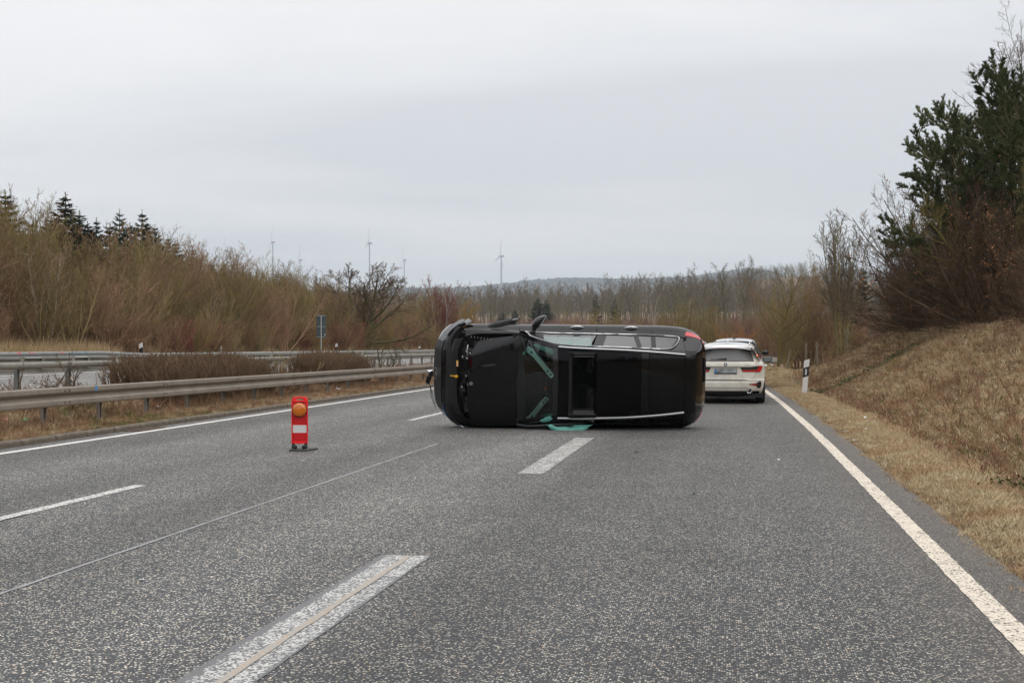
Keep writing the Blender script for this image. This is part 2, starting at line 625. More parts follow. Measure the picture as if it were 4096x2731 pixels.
# ------------------------------------------------------------------ roads and markings
road = road_obj('road', [[(u if u < 1 else EDGE(s), s, 0.0) for u in (-9.93, -6, -4.17, -2, 1.79)] for s in ROAD_S], M_ASPH)
opp = road_obj('opposite_road', [[(u, s, 0.45) for u in (-23.6, -20, -17, -14.0)] for s in ROAD_S], M_ASPH2)
rl = random.Random(3)
o = road_obj('edge_line', strip(lambda s: RIGHT_LINE(s) - .072, lambda s: RIGHT_LINE(s) + .072, 1, 70, 0.004, 500, 0.006, rl), M_LINE_R)
o = road_obj('edge_line', strip(-9.575, -9.425, 10, 80, 0.004, 500, 0.006, rl), M_LINE)
for s0, s1 in ((7.5, 13.41), (25.6, 31.6), (43.6, 49.6)):
    road_obj('lane_line', strip(-6.03, -5.895, s0 + .0, s1, 0.004, 60, 0.002, rl), M_DASH)
road_obj('lane_line', strip(-5.99, -5.885, 6.2, 10.95, 0.008, 40, 0.002, rl), M_DASH)
road_obj('joint', strip(-4.188, -4.158, 1, 19.7, 0.004, 200, 0.004, rl), M_SEAM)
road_obj('block_line_base', strip(-2.345, -2.0, 3.0, 9.24, 0.004, 30, 0.004, rl), M_BLOCK)
road_obj('block_line_stripe', strip(-2.170, -2.128, 3.0, 9.2, 0.008, 30, 0.006, rl), M_ORANGE)
for s0, s1 in ((15.24, 21.22), (27.2, 33.2)):
    road_obj('block_line', strip(-2.335, -2.03, s0, s1, 0.004, 30, 0.004, rl), M_BLOCK2)
M_LINE2 = mat('opposite_line_paint', (0.78, 0.78, 0.77), 0.6)
for u in (-22.4, -14.35):
    road_obj('opposite_edge_line', strip(u - .07, u + .07, 10, 110, 0.454, 20), M_LINE2)
for k in range(6):
    road_obj('opposite_lane_line', strip(-20.65, -20.52, 22 + 18 * k + 9.5, 22 + 18 * k + 15.5 + (3 if k == 1 else 0), 0.454, 2), M_LINE2)
    road_obj('opposite_lane_line', strip(-17.4, -17.27, 22 + 18 * k - 2.5, 22 + 18 * k + 3.2, 0.454, 2), M_LINE2)

# ------------------------------------------------------------------ kerb: one stone per metre
M_KERB = mat('kerb_concrete', (0.135, 0.11, 0.082), 0.9, var=0.35, vscale=7.0, bump=0.5, bscale=90)
kerb = empty('kerb', W(-9.98, 12), -TH)
kerb['kind'] = 'structure'
kp = [(-0.075, -0.12), (0.062, -0.12), (0.056, 0.060), (0.04, 0.085), (-0.075, 0.088)]
kmesh = [MB().sweep(kp, [((0, 0.006, 0), (1, 0, 0)), ((0, 0.989, 0), (1, 0, 0))]).mesh('kerb_stone', M_KERB) for _ in range(1)][0]
for i in range(52):
    k = bpy.data.objects.new('kerb_stone', kmesh)
    C.objects.link(k)
    k.parent = kerb
    k.location = (rl.uniform(-.006, .006), i * 1.0 + 0.33, rl.uniform(-.006, .004))
    k.rotation_euler = (rl.uniform(-.004, .004), 0, rl.uniform(-.006, .006))

# drain grate beside the kerb
M_IRON = mat('cast_iron', (0.12, 0.085, 0.06), 0.7, metal=0.3, var=0.4, vscale=20)
p = US(G(600, 1718))
dg = empty('drain_grate', W(-9.745, p[1], 0.0), -TH, 'rusty drain grate set in the asphalt against the kerb', 'drain grate')
MB().box((-.14, 0, .009), (.03, 1.0, .018)).box((.14, 0, .009), (.03, 1.0, .018)).box((0, -.5, .009), (.25, .04, .018)).box((0, .5, .009), (.25, .04, .018)).build('frame', M_IRON, dg)
for i in range(9):
    MB().box((0, -.4 + .1 * i, .008), (.245, .045, .016)).build('bar', M_IRON, dg)

# ------------------------------------------------------------------ guard rails
M_ZINC = mat('weathered_zinc', (0.265, 0.225, 0.182), 0.62, metal=0.25, var=0.16, vscale=2.2)
M_ZINC2 = mat('grey_zinc', (0.31, 0.295, 0.255), 0.55, metal=0.35, var=0.18, vscale=2.5)
M_ZINC3 = mat('pale_zinc', (0.36, 0.375, 0.36), 0.6, metal=0.3, var=0.12, vscale=2.0)
M_POST = mat('dull_zinc_post', (0.20, 0.178, 0.150), 0.7, metal=0.25, var=0.3, vscale=5)
M_POST2 = mat('grey_zinc_post', (0.21, 0.22, 0.21), 0.6, metal=0.35, var=0.25, vscale=5)
M_BOLT = mat('bolt_steel', (0.10, 0.09, 0.08), 0.5, metal=0.6)
M_BLUE = mat('blue_tape', (0.05, 0.25, 0.55), 0.5)
M_PINK = mat('pink_spray', (0.85, 0.10, 0.13), 0.6)
M_CYAN = mat('blue_spray', (0.06, 0.30, 0.48), 0.6)

WB = [(-0.002, .305), (.055, .308), (.076, .298), (.082, .28), (.082, .225), (.07, .205), (.018, .172), (.012, .155), (.018, .138), (.07, .105), (.082, .085), (.082, .03), (.076, .010), (.055, .0), (-0.002, .003)]


def wprof(t=0.005, sgn=1):
    inner = [(x - t * (1 if 0.01 < x else 0.6), z + (t if z < .02 else (-t if z > .29 else 0))) for x, z in WB]
    p = WB + inner[::-1]
    return [(sgn * x, z) for x, z in p][::sgn]


def rail_panel(parent, u, s0, s1, z0, z1, m, sgn=1, lap=0.0, bolts=True):
    w = MB()
    w.sweep(wprof(sgn=sgn), [((u + lap, s0, z0), (1, 0, 0)), ((u + lap, s1, z1), (1, 0, 0))])
    o = w.build('rail_panel', m, parent)
    if bolts:
        b = MB()
        for ds in (0.08, 0.24):
            for zz in (.06, .25):
                M = Matrix.Translation((u + lap + sgn * .083, s1 - ds, z1 + zz)) @ Matrix.Rotation(R(90 * sgn), 4, 'Y')
                b.lathe([(.016, 0), (.016, .006), (.010, .012), (.0, .013)], 8, M)
        b.build('bolts', M_BOLT, o)['kind'] = 'stuff'
    return o


def sigma_post(parent, u, s, zb, zt, m):
    b = MB()
    b.box((u, s, (zb + zt) / 2), (.004, .10, zt - zb)).box((u + .03, s - .05, (zb + zt) / 2), (.06, .004, zt - zb)).box((u + .03, s + .05, (zb + zt) / 2), (.06, .004, zt - zb)).box((u + .062, s - .036, (zb + zt) / 2), (.004, .03, zt - zb)).box((u + .062, s + .036, (zb + zt) / 2), (.004, .03, zt - zb))
    return b.build('post', m, parent)


gr = empty('guard_rail', (0, 0, 0), -TH, 'tan grey steel guard rail along the kerb with a blue tape mark', 'guard rail')
s_sp = sY(284, -10.72)
tape_s = sY(391, -10.68)
RZ = lambda s: ip(s, [14, 22, 45, 62], [.440, .440, .395, .375])
for k in range(-3, 11):
    s0 = s_sp + 4 * k
    pn = rail_panel(gr, -10.79, s0 - .16, s0 + 4, RZ(s0), RZ(s0 + 4), M_ZINC, 1, .004 * (k % 2))
    if s0 < tape_s < s0 + 4:
        MB().box((-10.79 + .004 * (k % 2) + .0835, tape_s, RZ(tape_s) + .255), (.003, .075, .088)).build('tape', M_BLUE, pn)
s_po = sY(176, -10.85)
for k in range(-4, 22):
    s = s_po + 2.0 * k
    sigma_post(gr, -10.90, s, -.1, RZ(s) + .25, M_POST)

# second, higher barrier in the median
mb = empty('median_barrier', (0, 0, 0), -TH, 'grey double sided steel barrier behind the median hedges', 'guard rail')
s2 = sY(69, -12.9)
tube = [(.0, -.055), (.05, -.06), (.07, -.035), (.072, .035), (.05, .06), (.0, .055), (-.03, .03), (-.03, -.03)]
ZT = lambda s: ip(s, [14, 24, 60, 100], [1.065, 1.06, .985, .95])
for k in range(-4, 36):
    s = s2 + 2.0 * k
    z = ZT(s)
    if k % 2 == 0 and k > -4:
        MB().sweep(tube, [((-12.8, s - 2, ZT(s - 2)), (1, 0, 0)), ((-12.8, s + 1.99, ZT(s + 1.99)), (1, 0, 0))]).build('tube_rail', M_ZINC2, mb, smooth=50)
        rail_panel(mb, -13.50, s - 2, s + 1.99, ZT(s - 2) - .185, ZT(s + 2) - .185, M_ZINC2, -1, 0, False)
    sigma_post(mb, -12.94, s, .1, z - .03, M_POST2)
    if s < 70:
        b = MB()
        b.box((-13.18, s + .1, z + .135), (.62, .09, .012)).box((-13.18, s + .1, z - .115), (.62, .09, .012))
        b.box((-13.18, s + .055, z + .120), (.62, .006, .03)).box((-13.18, s + .055, z - .10), (.62, .006, .03))
        b.box((-12.85, s + .1, z + .03), (.03, .09, .25)).box((-13.47, s + .1, z + .01), (.03, .09, .25))
        b.build('spacer', M_ZINC2, mb)

fr = empty('far_guard_rail', (0, 0, 0), -TH, 'pale guard rail beyond the opposite carriageway, sprayed with pink and blue marks', 'guard rail')
ZF = lambda s: ip(s, [30, 52.4, 54.6, 75, 110, 140], [.86, .86, .755, .72, .66, .62])
for k in range(25):
    s0 = 36.4 + 4 * k
    o = rail_panel(fr, -25.0, s0, s0 + 3.995, ZF(s0), ZF(s0 + 4), M_ZINC3, 1, 0, False)
    for j in (0, 2):
        sigma_post(fr, -25.1, s0 + j, .3, ZF(s0) + .25, M_POST2)
    if 44 < s0 < 51:
        spr = [(71, M_PINK, 'v'), (80, M_PINK, 'v'), (116, M_PINK, '/'), (124, M_PINK, '\\'), (132, M_PINK, '/'), (138, M_PINK, '/'), (245, M_PINK, 'v'), (252, M_PINK, '/'), (275, M_CYAN, '/'), (288, M_CYAN, 'v'), (297, M_CYAN, '\\'), (305, M_CYAN, '/'), (317, M_CYAN, '\\'), (324, M_CYAN, '/'), (338, M_CYAN, '/'), (346, M_CYAN, 'v')]
        for px, m, ch in spr:
            s = sY(px, -24.92)
            if s0 <= s < s0 + 4:
                b = MB()
                for sl in ((-.035, .035) if ch == 'v' else ((.05,) if ch == '/' else (-.05,))):
                    b.box((-24.9155, s + sl * .6, ZF(s) + .262), (.003, .035, .075), (math.atan2(sl, .075) * -1, 0, 0))
                b.build('spray_mark', m, o)

# ------------------------------------------------------------------ warning beacon
M_RED = mat('red_plastic', (0.80, 0.012, 0.016), 0.38, var=0.08, vscale=10)
M_REDF = mat('red_reflective_foil', (0.52, 0.003, 0.006), 0.45)
M_WHF = mat('white_reflective_foil', (0.62, 0.61, 0.60), 0.5, var=0.06, vscale=40)
M_RUB = mat('black_rubber', (0.018, 0.018, 0.019), 0.7)
M_PLATE = mat('recycled_base_plate', (0.065, 0.068, 0.060), 0.85, var=0.3, vscale=14, bump=0.4)
M_AMB = bpy.data.materials.new('amber_lens')
M_AMB.use_nodes = True
_t = M_AMB.node_tree
_b = _t.nodes['Principled BSDF']
_b.inputs['Roughness'].default_value = 0.12
_b.inputs['Coat Weight'].default_value = 0.6
_tc = nd(_t, 'ShaderNodeTexCoord')
_w = nd(_t, 'ShaderNodeTexWave', i_Scale=32.0, bands_direction='X')
_w2 = nd(_t, 'ShaderNodeTexWave', wave_type='RINGS', rings_direction='Y', i_Scale=11.0, i_Distortion=0.6)
_n = nd(_t, 'ShaderNodeTexNoise', i_Scale=9.0, i_Detail=3.0)
for q in (_w, _w2, _n):
    _t.links.new(_tc.outputs['Object'], q.inputs['Vector'])
_a = nd(_t, 'ShaderNodeMath', operation='ADD')
_t.links.new(_w.outputs['Fac'], _a.inputs[0]); _t.links.new(_w2.outputs['Fac'], _a.inputs[1])
_a2 = nd(_t, 'ShaderNodeMath', operation='ADD')
_t.links.new(_a.outputs[0], _a2.inputs[0]); _t.links.new(_n.outputs['Fac'], _a2.inputs[1])
_h = nd(_t, 'ShaderNodeMath', operation='MULTIPLY', n_1=0.34)
_t.links.new(_a2.outputs[0], _h.inputs[0])
_r = ramp(_t, [(0.1, (0.22, 0.035, 0.001)), (0.5, (0.52, 0.115, 0.002)), (0.95, (0.85, 0.28, 0.006))])
_t.links.new(_h.outputs[0], _r.inputs[0]); _t.links.new(_r.outputs[0], _b.inputs['Base Color'])


def arc(cx, cz, r, a0, a1, n):
    return [(cx + r * math.cos(R(a0 + (a1 - a0) * i / n)), cz + r * math.sin(R(a0 + (a1 - a0) * i / n))) for i in range(n + 1)]


def build_beacon():
    p = G(1199, 1803.5)
    e = empty('warning_beacon', p, R(2), 'small red and white warning beacon with an amber lamp standing on the carriageway', 'beacon')
    w, h0, h1 = 0.109, 0.10, 0.742
    MX = Matrix.Rotation(R(90), 4, 'X')           # local XY -> XZ, extruding towards -Y
    b = MB()
    # upright body with an arched top, split round the handle opening
    pl = [(-w, h0), (w, h0), (w, h1 - .075)] + arc(w - .06, h1 - .063, .06, 12, 78, 5) + arc(0, h1 - .105, .105, 63, 117, 6) + arc(-w + .06, h1 - .063, .06, 102, 168, 5) + [(-w, h1 - .075)]
    hole = [(-.056, h1 - .055), (.056, h1 - .055), (.05, h1 - .038)] + arc(0, h1 - .085, .06, 62, 118, 4) + [(-.05, h1 - .038)]
    bm = bmesh.new()
    loops = []
    for poly in (pl, hole):
        vs_ = [bm.verts.new((x, 0, z)) for x, z in poly]
        loops += [bm.edges.new((vs_[i], vs_[(i + 1) % len(vs_)])) for i in range(len(vs_))]
    bmesh.ops.triangle_fill(bm, edges=loops, use_beauty=True)
    bmesh.ops.recalc_face_normals(bm, faces=bm.faces)
    r = bmesh.ops.extrude_face_region(bm, geom=bm.faces[:])
    bmesh.ops.translate(bm, verts=[v for v in r['geom'] if isinstance(v, bmesh.types.BMVert)], vec=(0, .035, 0))
    bmesh.ops.recalc_face_normals(bm, faces=bm.faces)
    me = bpy.data.meshes.new('body')
    bm.to_mesh(me); bm.free()
    me.materials.append(M_RED)
    o = bpy.data.objects.new('body', me)
    C.objects.link(o); o.parent = e
    md = o.modifiers.new('bevel', 'BEVEL'); md.width, md.segments, md.limit_method = .006, 2, 'ANGLE'
    # raised rims
    b = MB()
    b.box((-w + .006, -.012, .36), (.012, .026, .52)).box((w - .006, -.012, .36), (.012, .026, .52)).box((0, -.008, h1 - .068), (2 * w - .028, .018, .008)).box((0, -.010, h0 + .008), (2 * w - .028, .022, .014))
    b.box((-.07, -.008, h0 + .028), (.006, .016, .03)).box((.07, -.008, h0 + .028), (.006, .016, .03))
    b.build('rim', M_RED, e, bevel=.002)
    for zc, hh, m in ((.405, .105, M_REDF), (.301, .1035, M_WHF), (.1965, .105, M_REDF)):
        MB().box((0, -.0045, zc), (.188, .004, hh)).build('foil_panel', m, e)
    zl = 0.56
    M = Matrix.Translation((0, 0, zl)) @ Matrix.Rotation(R(90), 4, 'X')
    lp = MB().lathe([(.0, .0), (.100, .0), (.101, .03), (.098, .036), (.088, .038)], 40, M).build('lamp_housing', mat('lamp_housing', (0.05, 0.03, 0.012), 0.5), e, smooth=40)
    MB().lathe([(.094, .034), (.093, .046), (.085, .058), (.065, .067), (.04, .071), (.0, .073)], 40, M).build('lens', M_AMB, lp, smooth=60)
    sc = MB()
    for a in (45, 135, 225, 315):
        Ms = Matrix.Translation((.096 * math.cos(R(a)), 0, zl + .096 * math.sin(R(a)))) @ Matrix.Rotation(R(90), 4, 'X')
        sc.lathe([(.005, .036), (.005, .0395), (0, .040)], 8, Ms)
    sc.build('screws', M_ZINC3, lp)['kind'] = 'stuff'
    for sx in (-1, 1):
        b = MB()
        b.tube([(sx * .084, -.005, .048), (sx * .084, -.005, .112)], .022, 12)
        b.tube([(sx * .104, -.02, .060), (sx * .052, -.02, .060)], .026, 14)
        b.tube([(sx * .052, -.02, .026), (sx * .052, -.02, .075)], .020, 12)
        b.build('hinge', M_RUB, e, smooth=40)
    MB().prism([(-.135, -.055), (.10, -.055), (.225, .20), (.215, .30), (-.06, .30), (-.135, .14)], .028).build('base_plate', M_PLATE, e, bevel=.006)
    return e


build_beacon()

# ------------------------------------------------------------------ delineator posts, signs, fence posts
M_WHITE = mat('white_plastic', (0.66, 0.645, 0.61), 0.5, var=0.08, vscale=10)
M_BLACK = mat('black_plastic', (0.02, 0.021, 0.023), 0.5)
M_REFL = mat('post_reflector', (0.62, 0.62, 0.64), 0.3, metal=0.2)
M_GREY = mat('sign_back', (0.058, 0.075, 0.082), 0.55, metal=0.2, var=0.1, vscale=6)
M_WOOD = mat('weathered_wood', (0.14, 0.115, 0.075), 0.9, var=0.4, vscale=9)
M_WOOD2 = mat('board_wood', (0.34, 0.325, 0.28), 0.85, var=0.2, vscale=5)


def delineator(loc, h, lean, label, rz=0.0, refl=True):
    e = empty('delineator_post', loc, label=label, cat='delineator post', rot=(R(2), lean, rz), group='roadside delineator posts')
    w, d = .076, .035
    f = lambda z, x: (x, z + x * .42)
    def slab(z0, z1, m, nm, g=0.0):
        b = MB()
        pl = [f(z0, -w - g), f(z0, w + g), f(z1, w + g), f(z1, -w - g)] if z0 > 0 else [(-w, -.1), (w, -.1), f(z1, w), f(z1, -w)]
        b.prism(pl, 2 * (d + g), Matrix.Translation((0, d + g, 0)) @ Matrix.Rotation(R(90), 4, 'X'))
        return b.build(nm, m, e, bevel=.006)
    slab(0, h * .515, M_WHITE, 'shaft')
    bb = slab(h * .515, h * .775, M_BLACK, 'black_band', .002)
    slab(h * .775, h - .035, M_WHITE, 'head')
    if refl:
        MB().box((0, -d - .004, h * .645), (.046, .006, .17)).build('reflector', M_REFL, bb, bevel=.004)
    return e


delineator(G(3217, 1576) + Vector((0, 0, -.05)), 1.08, R(4.2), 'leaning white delineator post with a black band on the grass verge', R(-14))
p = W(-25.9, sY(571, -25.9)); delineator((p.x, p.y, .46), 1.06, R(-5), 'white topped delineator post behind the clipped hedge end nearest the near rail splice', R(-10), False)['label'] = 'white topped delineator post beyond the larger median hedge'
p = W(-25.9, sY(1350, -25.9)); delineator((p.x, p.y, .44), 1.07, R(-4), 'white topped delineator post beyond the smaller median hedge', R(-10), False)
p = W(-25.9, sY(1679, -25.9)); delineator((p.x, p.y, .28), 1.02, R(-1), 'far white topped delineator post just left of the overturned car', R(-10), False)
p = W(-26.2, sY(884, -26.2)); e = empty('marker_post', (p.x, p.y, .45), label='thin grey marker post among the reddish shrubs', cat='marker post')
MB().box((0, 0, .42), (.06, .03, .95)).build('shaft', M_ZINC3, e, bevel=.005)

# back of a tall traffic sign
p = W(-25.7, sY(1285, -25.7)); zb = .4
sg = empty('traffic_sign', (p.x, p.y, zb), R(-4), 'tall grey traffic sign seen from behind on one pole', 'sign')
Ys = p.y
zt, zm, z0 = [HCAM - (y - YH) / FPX * Ys - zb for y in (1260, 1306, 1351)]
for a, b_ in ((z0, zm - .004), (zm + .004, zt)):
    MB().box((0, 0, (a + b_) / 2), (.62, .02, b_ - a)).build('sign_panel', M_GREY, sg, bevel=.01)
MB().tube([(0, -.05, -.4), (0, -.05, zt - .02)], .038, 12).build('pole', M_ZINC3, sg, smooth=40)
for z in (z0 + .06, zm, zt - .05):
    MB().box((0, -.02, z), (.54, .03, .035)).build('clamp_rail', M_ZINC3, sg)
MB().box((.23, -.012, z0 + .19), (.045, .003, .07)).box((.25, -.012, z0 + .24), (.02, .003, .05)).build('sticker', M_WHITE, sg)

# low wooden place board behind the white estate car
Y = 84.0
p = D(3062, 1470, Y)
pb = empty('wooden_board_sign', (p.x, p.y, 0.02), 0, 'weathered pale board on posts with dark worn lettering, right of the white estate car', 'sign')
zb0, zb1 = HCAM - (1448 - YH) / FPX * Y, HCAM - (1430 - YH) / FPX * Y
MB().box((0, 0, (zb0 + zb1) / 2), (1.75, .04, zb1 - zb0)).build('board', M_WOOD2, pb, bevel=.006)
for x in (-.6, .43):
    MB().box((x, .05, .3), (.09, .07, 1.0)).build('post', M_WOOD, pb)
b = MB()
for i in range(15):
    x = -.66 + i * .078
    b.box((x, -.0225, (zb0 + zb1) / 2 + .005), (.05, .004, .055 + .03 * (i % 3 == 0)))
b.build('worn_lettering', M_BLACK, pb)

FP = [(3146, 1398, 1469, 9, 'leaning fence post right of the pale board'), (3222, 1374, 1468, 1, 'upright fence post behind the leaning delineator'), (3268, 1366, 1456, -1, 'fence post at the foot of the yellow lichened trees'), (3386, 1316, 1428, 0, 'stake beside the yellow lichened trees'), (3486, 1270, 1390, 0, 'fence post in front of the dark bramble bank')]
for px, y0, y1, ln, lab in FP:
    Y = 80.0
    p = D(px, y1, Y)
    e = empty('fence_post', (p.x, p.y, terrain_z(p.x, p.y) - .05), label=lab, cat='fence post', group='old wooden fence posts', rot=(0, R(ln), 0))
    h = HCAM - (y0 - YH) / FPX * Y - e.location.z
    MB().tube([(0, 0, -.2), (.01, 0, h * .5), (0, 0, h)], [.075, .07, .062], 8).build('shaft', M_WOOD, e)

# ------------------------------------------------------------------ plants: prototypes
M_TW_OLIVE = bark_mat('twigs_olive', (0.150, 0.108, 0.052), (0.330, 0.245, 0.125), moss=(0.215, 0.168, 0.062))
M_TW_BROWN = bark_mat('twigs_brown', (0.155, 0.092, 0.052), (0.345, 0.215, 0.130))
M_TW_RED = bark_mat('twigs_red', (0.165, 0.060, 0.045), (0.300, 0.130, 0.095))
M_TW_PINK = bark_mat('twigs_pinkish', (0.165, 0.095, 0.080), (0.29, 0.18, 0.148))
M_TW_GREY = bark_mat('twigs_grey', (0.105, 0.083, 0.062), (0.205, 0.165, 0.122))
M_TW_DARK = bark_mat('twigs_dark', (0.060, 0.040, 0.028), (0.155, 0.105, 0.062))
M_TW_LICHEN = bark_mat('twigs_lichen', (0.10, 0.080, 0.036), (0.21, 0.165, 0.060), moss=(0.155, 0.125, 0.034))
M_TW_HEDGE = bark_mat('twigs_hedge', (0.085, 0.054, 0.032), (0.185, 0.120, 0.072))
M_TW_ORANGE = bark_mat('twigs_orange', (0.32, 0.135, 0.045), (0.50, 0.23, 0.08))
M_TW_ORANGE2 = bark_mat('twigs_ochre', (0.20, 0.125, 0.045), (0.38, 0.25, 0.095))
M_BARK = bark_mat('bark', (0.070, 0.058, 0.040), (0.175, 0.150, 0.098), moss=(0.115, 0.108, 0.045))
M_BARK_PALE = bark_mat('bark_pale', (0.22, 0.19, 0.13), (0.46, 0.41, 0.32))
M_BARK_BIRCH = bark_mat('bark_birch', (0.40, 0.37, 0.33), (0.62, 0.60, 0.56))
M_BARK_LICHEN = bark_mat('bark_lichen', (0.085, 0.070, 0.040), (0.20, 0.165, 0.085), moss=(0.17, 0.135, 0.024))
M_NEEDLE = bark_mat('spruce_needles', (0.022, 0.036, 0.019), (0.055, 0.075, 0.036))
M_PINE = bark_mat('pine_needles', (0.060, 0.078, 0.032), (0.165, 0.180, 0.075))
M_LEAF_RUST = bark_mat('dry_leaves', (0.20, 0.085, 0.036), (0.42, 0.20, 0.095))


class Plant:
    def __init__(self, seed):
        self.r = random.Random(seed)
        self.br = []                       # (level, points, radii)

    def grow(self, p, d, L, r0, lev, spec):
        r = self.r
        sp = spec[lev]
        n = sp.get('seg', 4)
        pts, rad = [p.copy()], [r0]
        d = d.normalized()
        tip = sp.get('tip', 0.25)
        for i in range(n):
            w = sp.get('wig', 0.15)
            d = d + Vector((r.gauss(0, w), r.gauss(0, w), r.gauss(0, w))) + Vector((0, 0, sp.get('up', 0.05)))
            d.normalize()
            p = p + d * (L / n)
            pts.append(p.copy())
            rad.append(max(r0 * (1 - (1 - tip) * (i + 1) / n), sp.get('rmin', 0.004)))
        self.br.append((lev, pts, rad))
        if lev + 1 < len(spec):
            nx = spec[lev + 1]
            k = sp['n'] if isinstance(sp['n'], int) else r.randint(*sp['n'])
            a0 = r.uniform(0, 6.28)
            for j in range(k):
                t = sp.get('from', 0.2) + (1 - sp.get('from', 0.2)) * (j + r.random() * 0.9) / k
                t = min(t, 0.99)
                f = t * n
                i = int(f)
                q = pts[i].lerp(pts[i + 1], f - i)
                ax = (pts[i + 1] - pts[i]).normalized()
                side = ax.orthogonal().normalized()
                side.rotate(Matrix.Rotation(a0 + j * 2.4 + r.uniform(-.5, .5), 3, ax))
                ang = R(nx.get('ang', 45) + r.gauss(0, nx.get('angv', 10)))
                dd = ax * math.cos(ang) + side * math.sin(ang)
                shape = sp.get('shape', lambda t: 1 - 0.55 * t)
                LL = L * nx.get('len', 0.45) * shape(t) * r.uniform(0.75, 1.25)
                rr = max(min(rad[i] * nx.get('rr', 0.5), nx.get('rmax', 9)), nx.get('rmin', 0.004))
                self.grow(q, dd, LL, rr, lev + 1, spec)
        return pts

    def tubes(self, levels, sides=3, taper=True):
        V, F = [], []
        o = 0
        for lev, pts, rad in self.br:
            if lev not in levels:
                continue
            k = len(pts)
            P = np.array([tuple(p) for p in pts])
            T = np.gradient(P, axis=0)
            T /= np.linalg.norm(T, axis=1)[:, None] + 1e-9
            up = np.array([0.21, 0.37, 0.1]) if abs(T[0][2]) > 0.5 else np.array([0.05, 0.1, 1.0])
            A = np.cross(T, up)
            A /= np.linalg.norm(A, axis=1)[:, None] + 1e-9
            B = np.cross(T, A)
            rr = np.array(rad)[:, None]
            ring = []
            ns = sides if lev > 0 else max(sides, 5)
            for j in range(ns):
                q = 2 * math.pi * j / ns
                ring.append(P + (A * math.cos(q) + B * math.sin(q)) * rr)
            vv = np.stack(ring, 1).reshape(-1, 3)
            V.append(vv)
            for i in range(k - 1):
                for j in range(ns):
                    F.append((o + i * ns + j, o + i * ns + (j + 1) % ns, o + (i + 1) * ns + (j + 1) % ns, o + (i + 1) * ns + j))
            o += k * ns
        return np.concatenate(V) if V else np.zeros((0, 3)), F


def npmesh(name, V, F, m, smooth=True):
    me = bpy.data.meshes.new(name)
    me.from_pydata(V.tolist() if hasattr(V, 'tolist') else V, [], F)
    me.materials.append(m)
    if smooth:
        me.polygons.foreach_set('use_smooth', [True] * len(me.polygons))
    return me


def leaf_mesh(pl, levels, per, size, rng, spread=0.03, fold=True, tri=False):
    V, F = [], []
    for lev, pts, rad in pl.br:
        if lev not in levels:
            continue
        for _ in range(per if per >= 1 else (1 if rng.random() < per else 0)):
            p = pts[rng.randrange(1, len(pts))] + Vector((rng.gauss(0, spread), rng.gauss(0, spread), rng.gauss(0, spread)))
            a = Vector((rng.gauss(0, 1), rng.gauss(0, 1), rng.gauss(0, 1))).normalized()
            b = a.orthogonal().normalized()
            s = size * rng.uniform(.6, 1.3)
            i = len(V)
            V += [tuple(p), tuple(p + a * s * .5 + b * s * .33), tuple(p + a * s), tuple(p + a * s * .5 - b * s * .33)]
            F.append((i, i + 1, i + 2, i + 3))
    return V, F


def needles(pl, levels, per, length, rng, tips=True, width=.008, up=.5):
    """Bundles of needles round the outer shoots."""
    V, F = [], []
    for lev, pts, rad in pl.br:
        if lev not in levels:
            continue
        ax = (pts[-1] - pts[-2]).normalized()
        for k in range(per):
            f = (0.25 + 0.75 * k / per) * (len(pts) - 1) - 1e-3
            i = int(f)
            q = pts[i].lerp(pts[i + 1], f - i)
            a = Vector((rng.gauss(0, 1), rng.gauss(0, 1), rng.gauss(0, 1))).normalized()
            d = (ax * .9 + a + Vector((0, 0, up))).normalized()
            b = d.orthogonal().normalized()
            b.rotate(Matrix.Rotation(rng.uniform(0, 6.3), 3, d))
            L = length * rng.uniform(.7, 1.25)
            j = len(V)
            V += [tuple(q - b * width), tuple(q + b * width), tuple(q + d * L)]
            F.append((j, j + 1, j + 2))
    return V, F


def assemble(kind, pl, parts):
    """Tree prototype as an unlinked Empty spec: list of (part name, mesh)."""
    return (kind, [(n, me) for n, me in parts])


def shrub(seed, h, stems, m_t, m_b, fan=22, dens=(9, 7), wig=.09, leaf=None, rt=.010, sub=3, bare=.15):
    pl = Plant(seed)
    r = pl.r
    spec = [dict(n=dens[0], seg=7, wig=wig, up=.05, tip=.22, **{'from': bare}, shape=lambda t: 1.05 - .6 * t),
            dict(len=.40, ang=32, angv=12, rr=.55, n=dens[1], seg=4, wig=.13, up=.09, rmin=rt * .75, **{'from': .15}),
            dict(len=.46, ang=34, angv=12, rr=.6, n=sub, seg=3, wig=.14, up=.06, rmin=rt * .6, rmax=rt, tip=.5)]
    if sub:
        spec.append(dict(len=.5, ang=36, angv=12, rr=.7, seg=2, wig=.15, rmin=rt * .5, rmax=rt * .8, tip=.5))
    for i in range(stems):
        a = 6.283 * i / stems + r.uniform(-.4, .4)
        f = R(abs(r.gauss(0, fan)))
        d = Vector((math.cos(a) * math.sin(f), math.sin(a) * math.sin(f), math.cos(f)))
        L = h * r.uniform(.72, 1.05) / max(.6, math.cos(f)) ** .5
        pl.grow(Vector((math.cos(a) * .18, math.sin(a) * .18, -.15)), d, L, .02 + .0055 * h * r.uniform(.7, 1.3), 0, spec)
    parts = [('stems', npmesh('stems', *pl.tubes((0,), 4), m_b)), ('crown', npmesh('crown', *pl.tubes((1, 2, 3), 3), m_t))]
    if leaf:
        V, F = leaf_mesh(pl, (2, 3), leaf[0], leaf[1], r)
        parts.append(('leaves', npmesh('leaves', V, F, leaf[2], False)))
    return parts


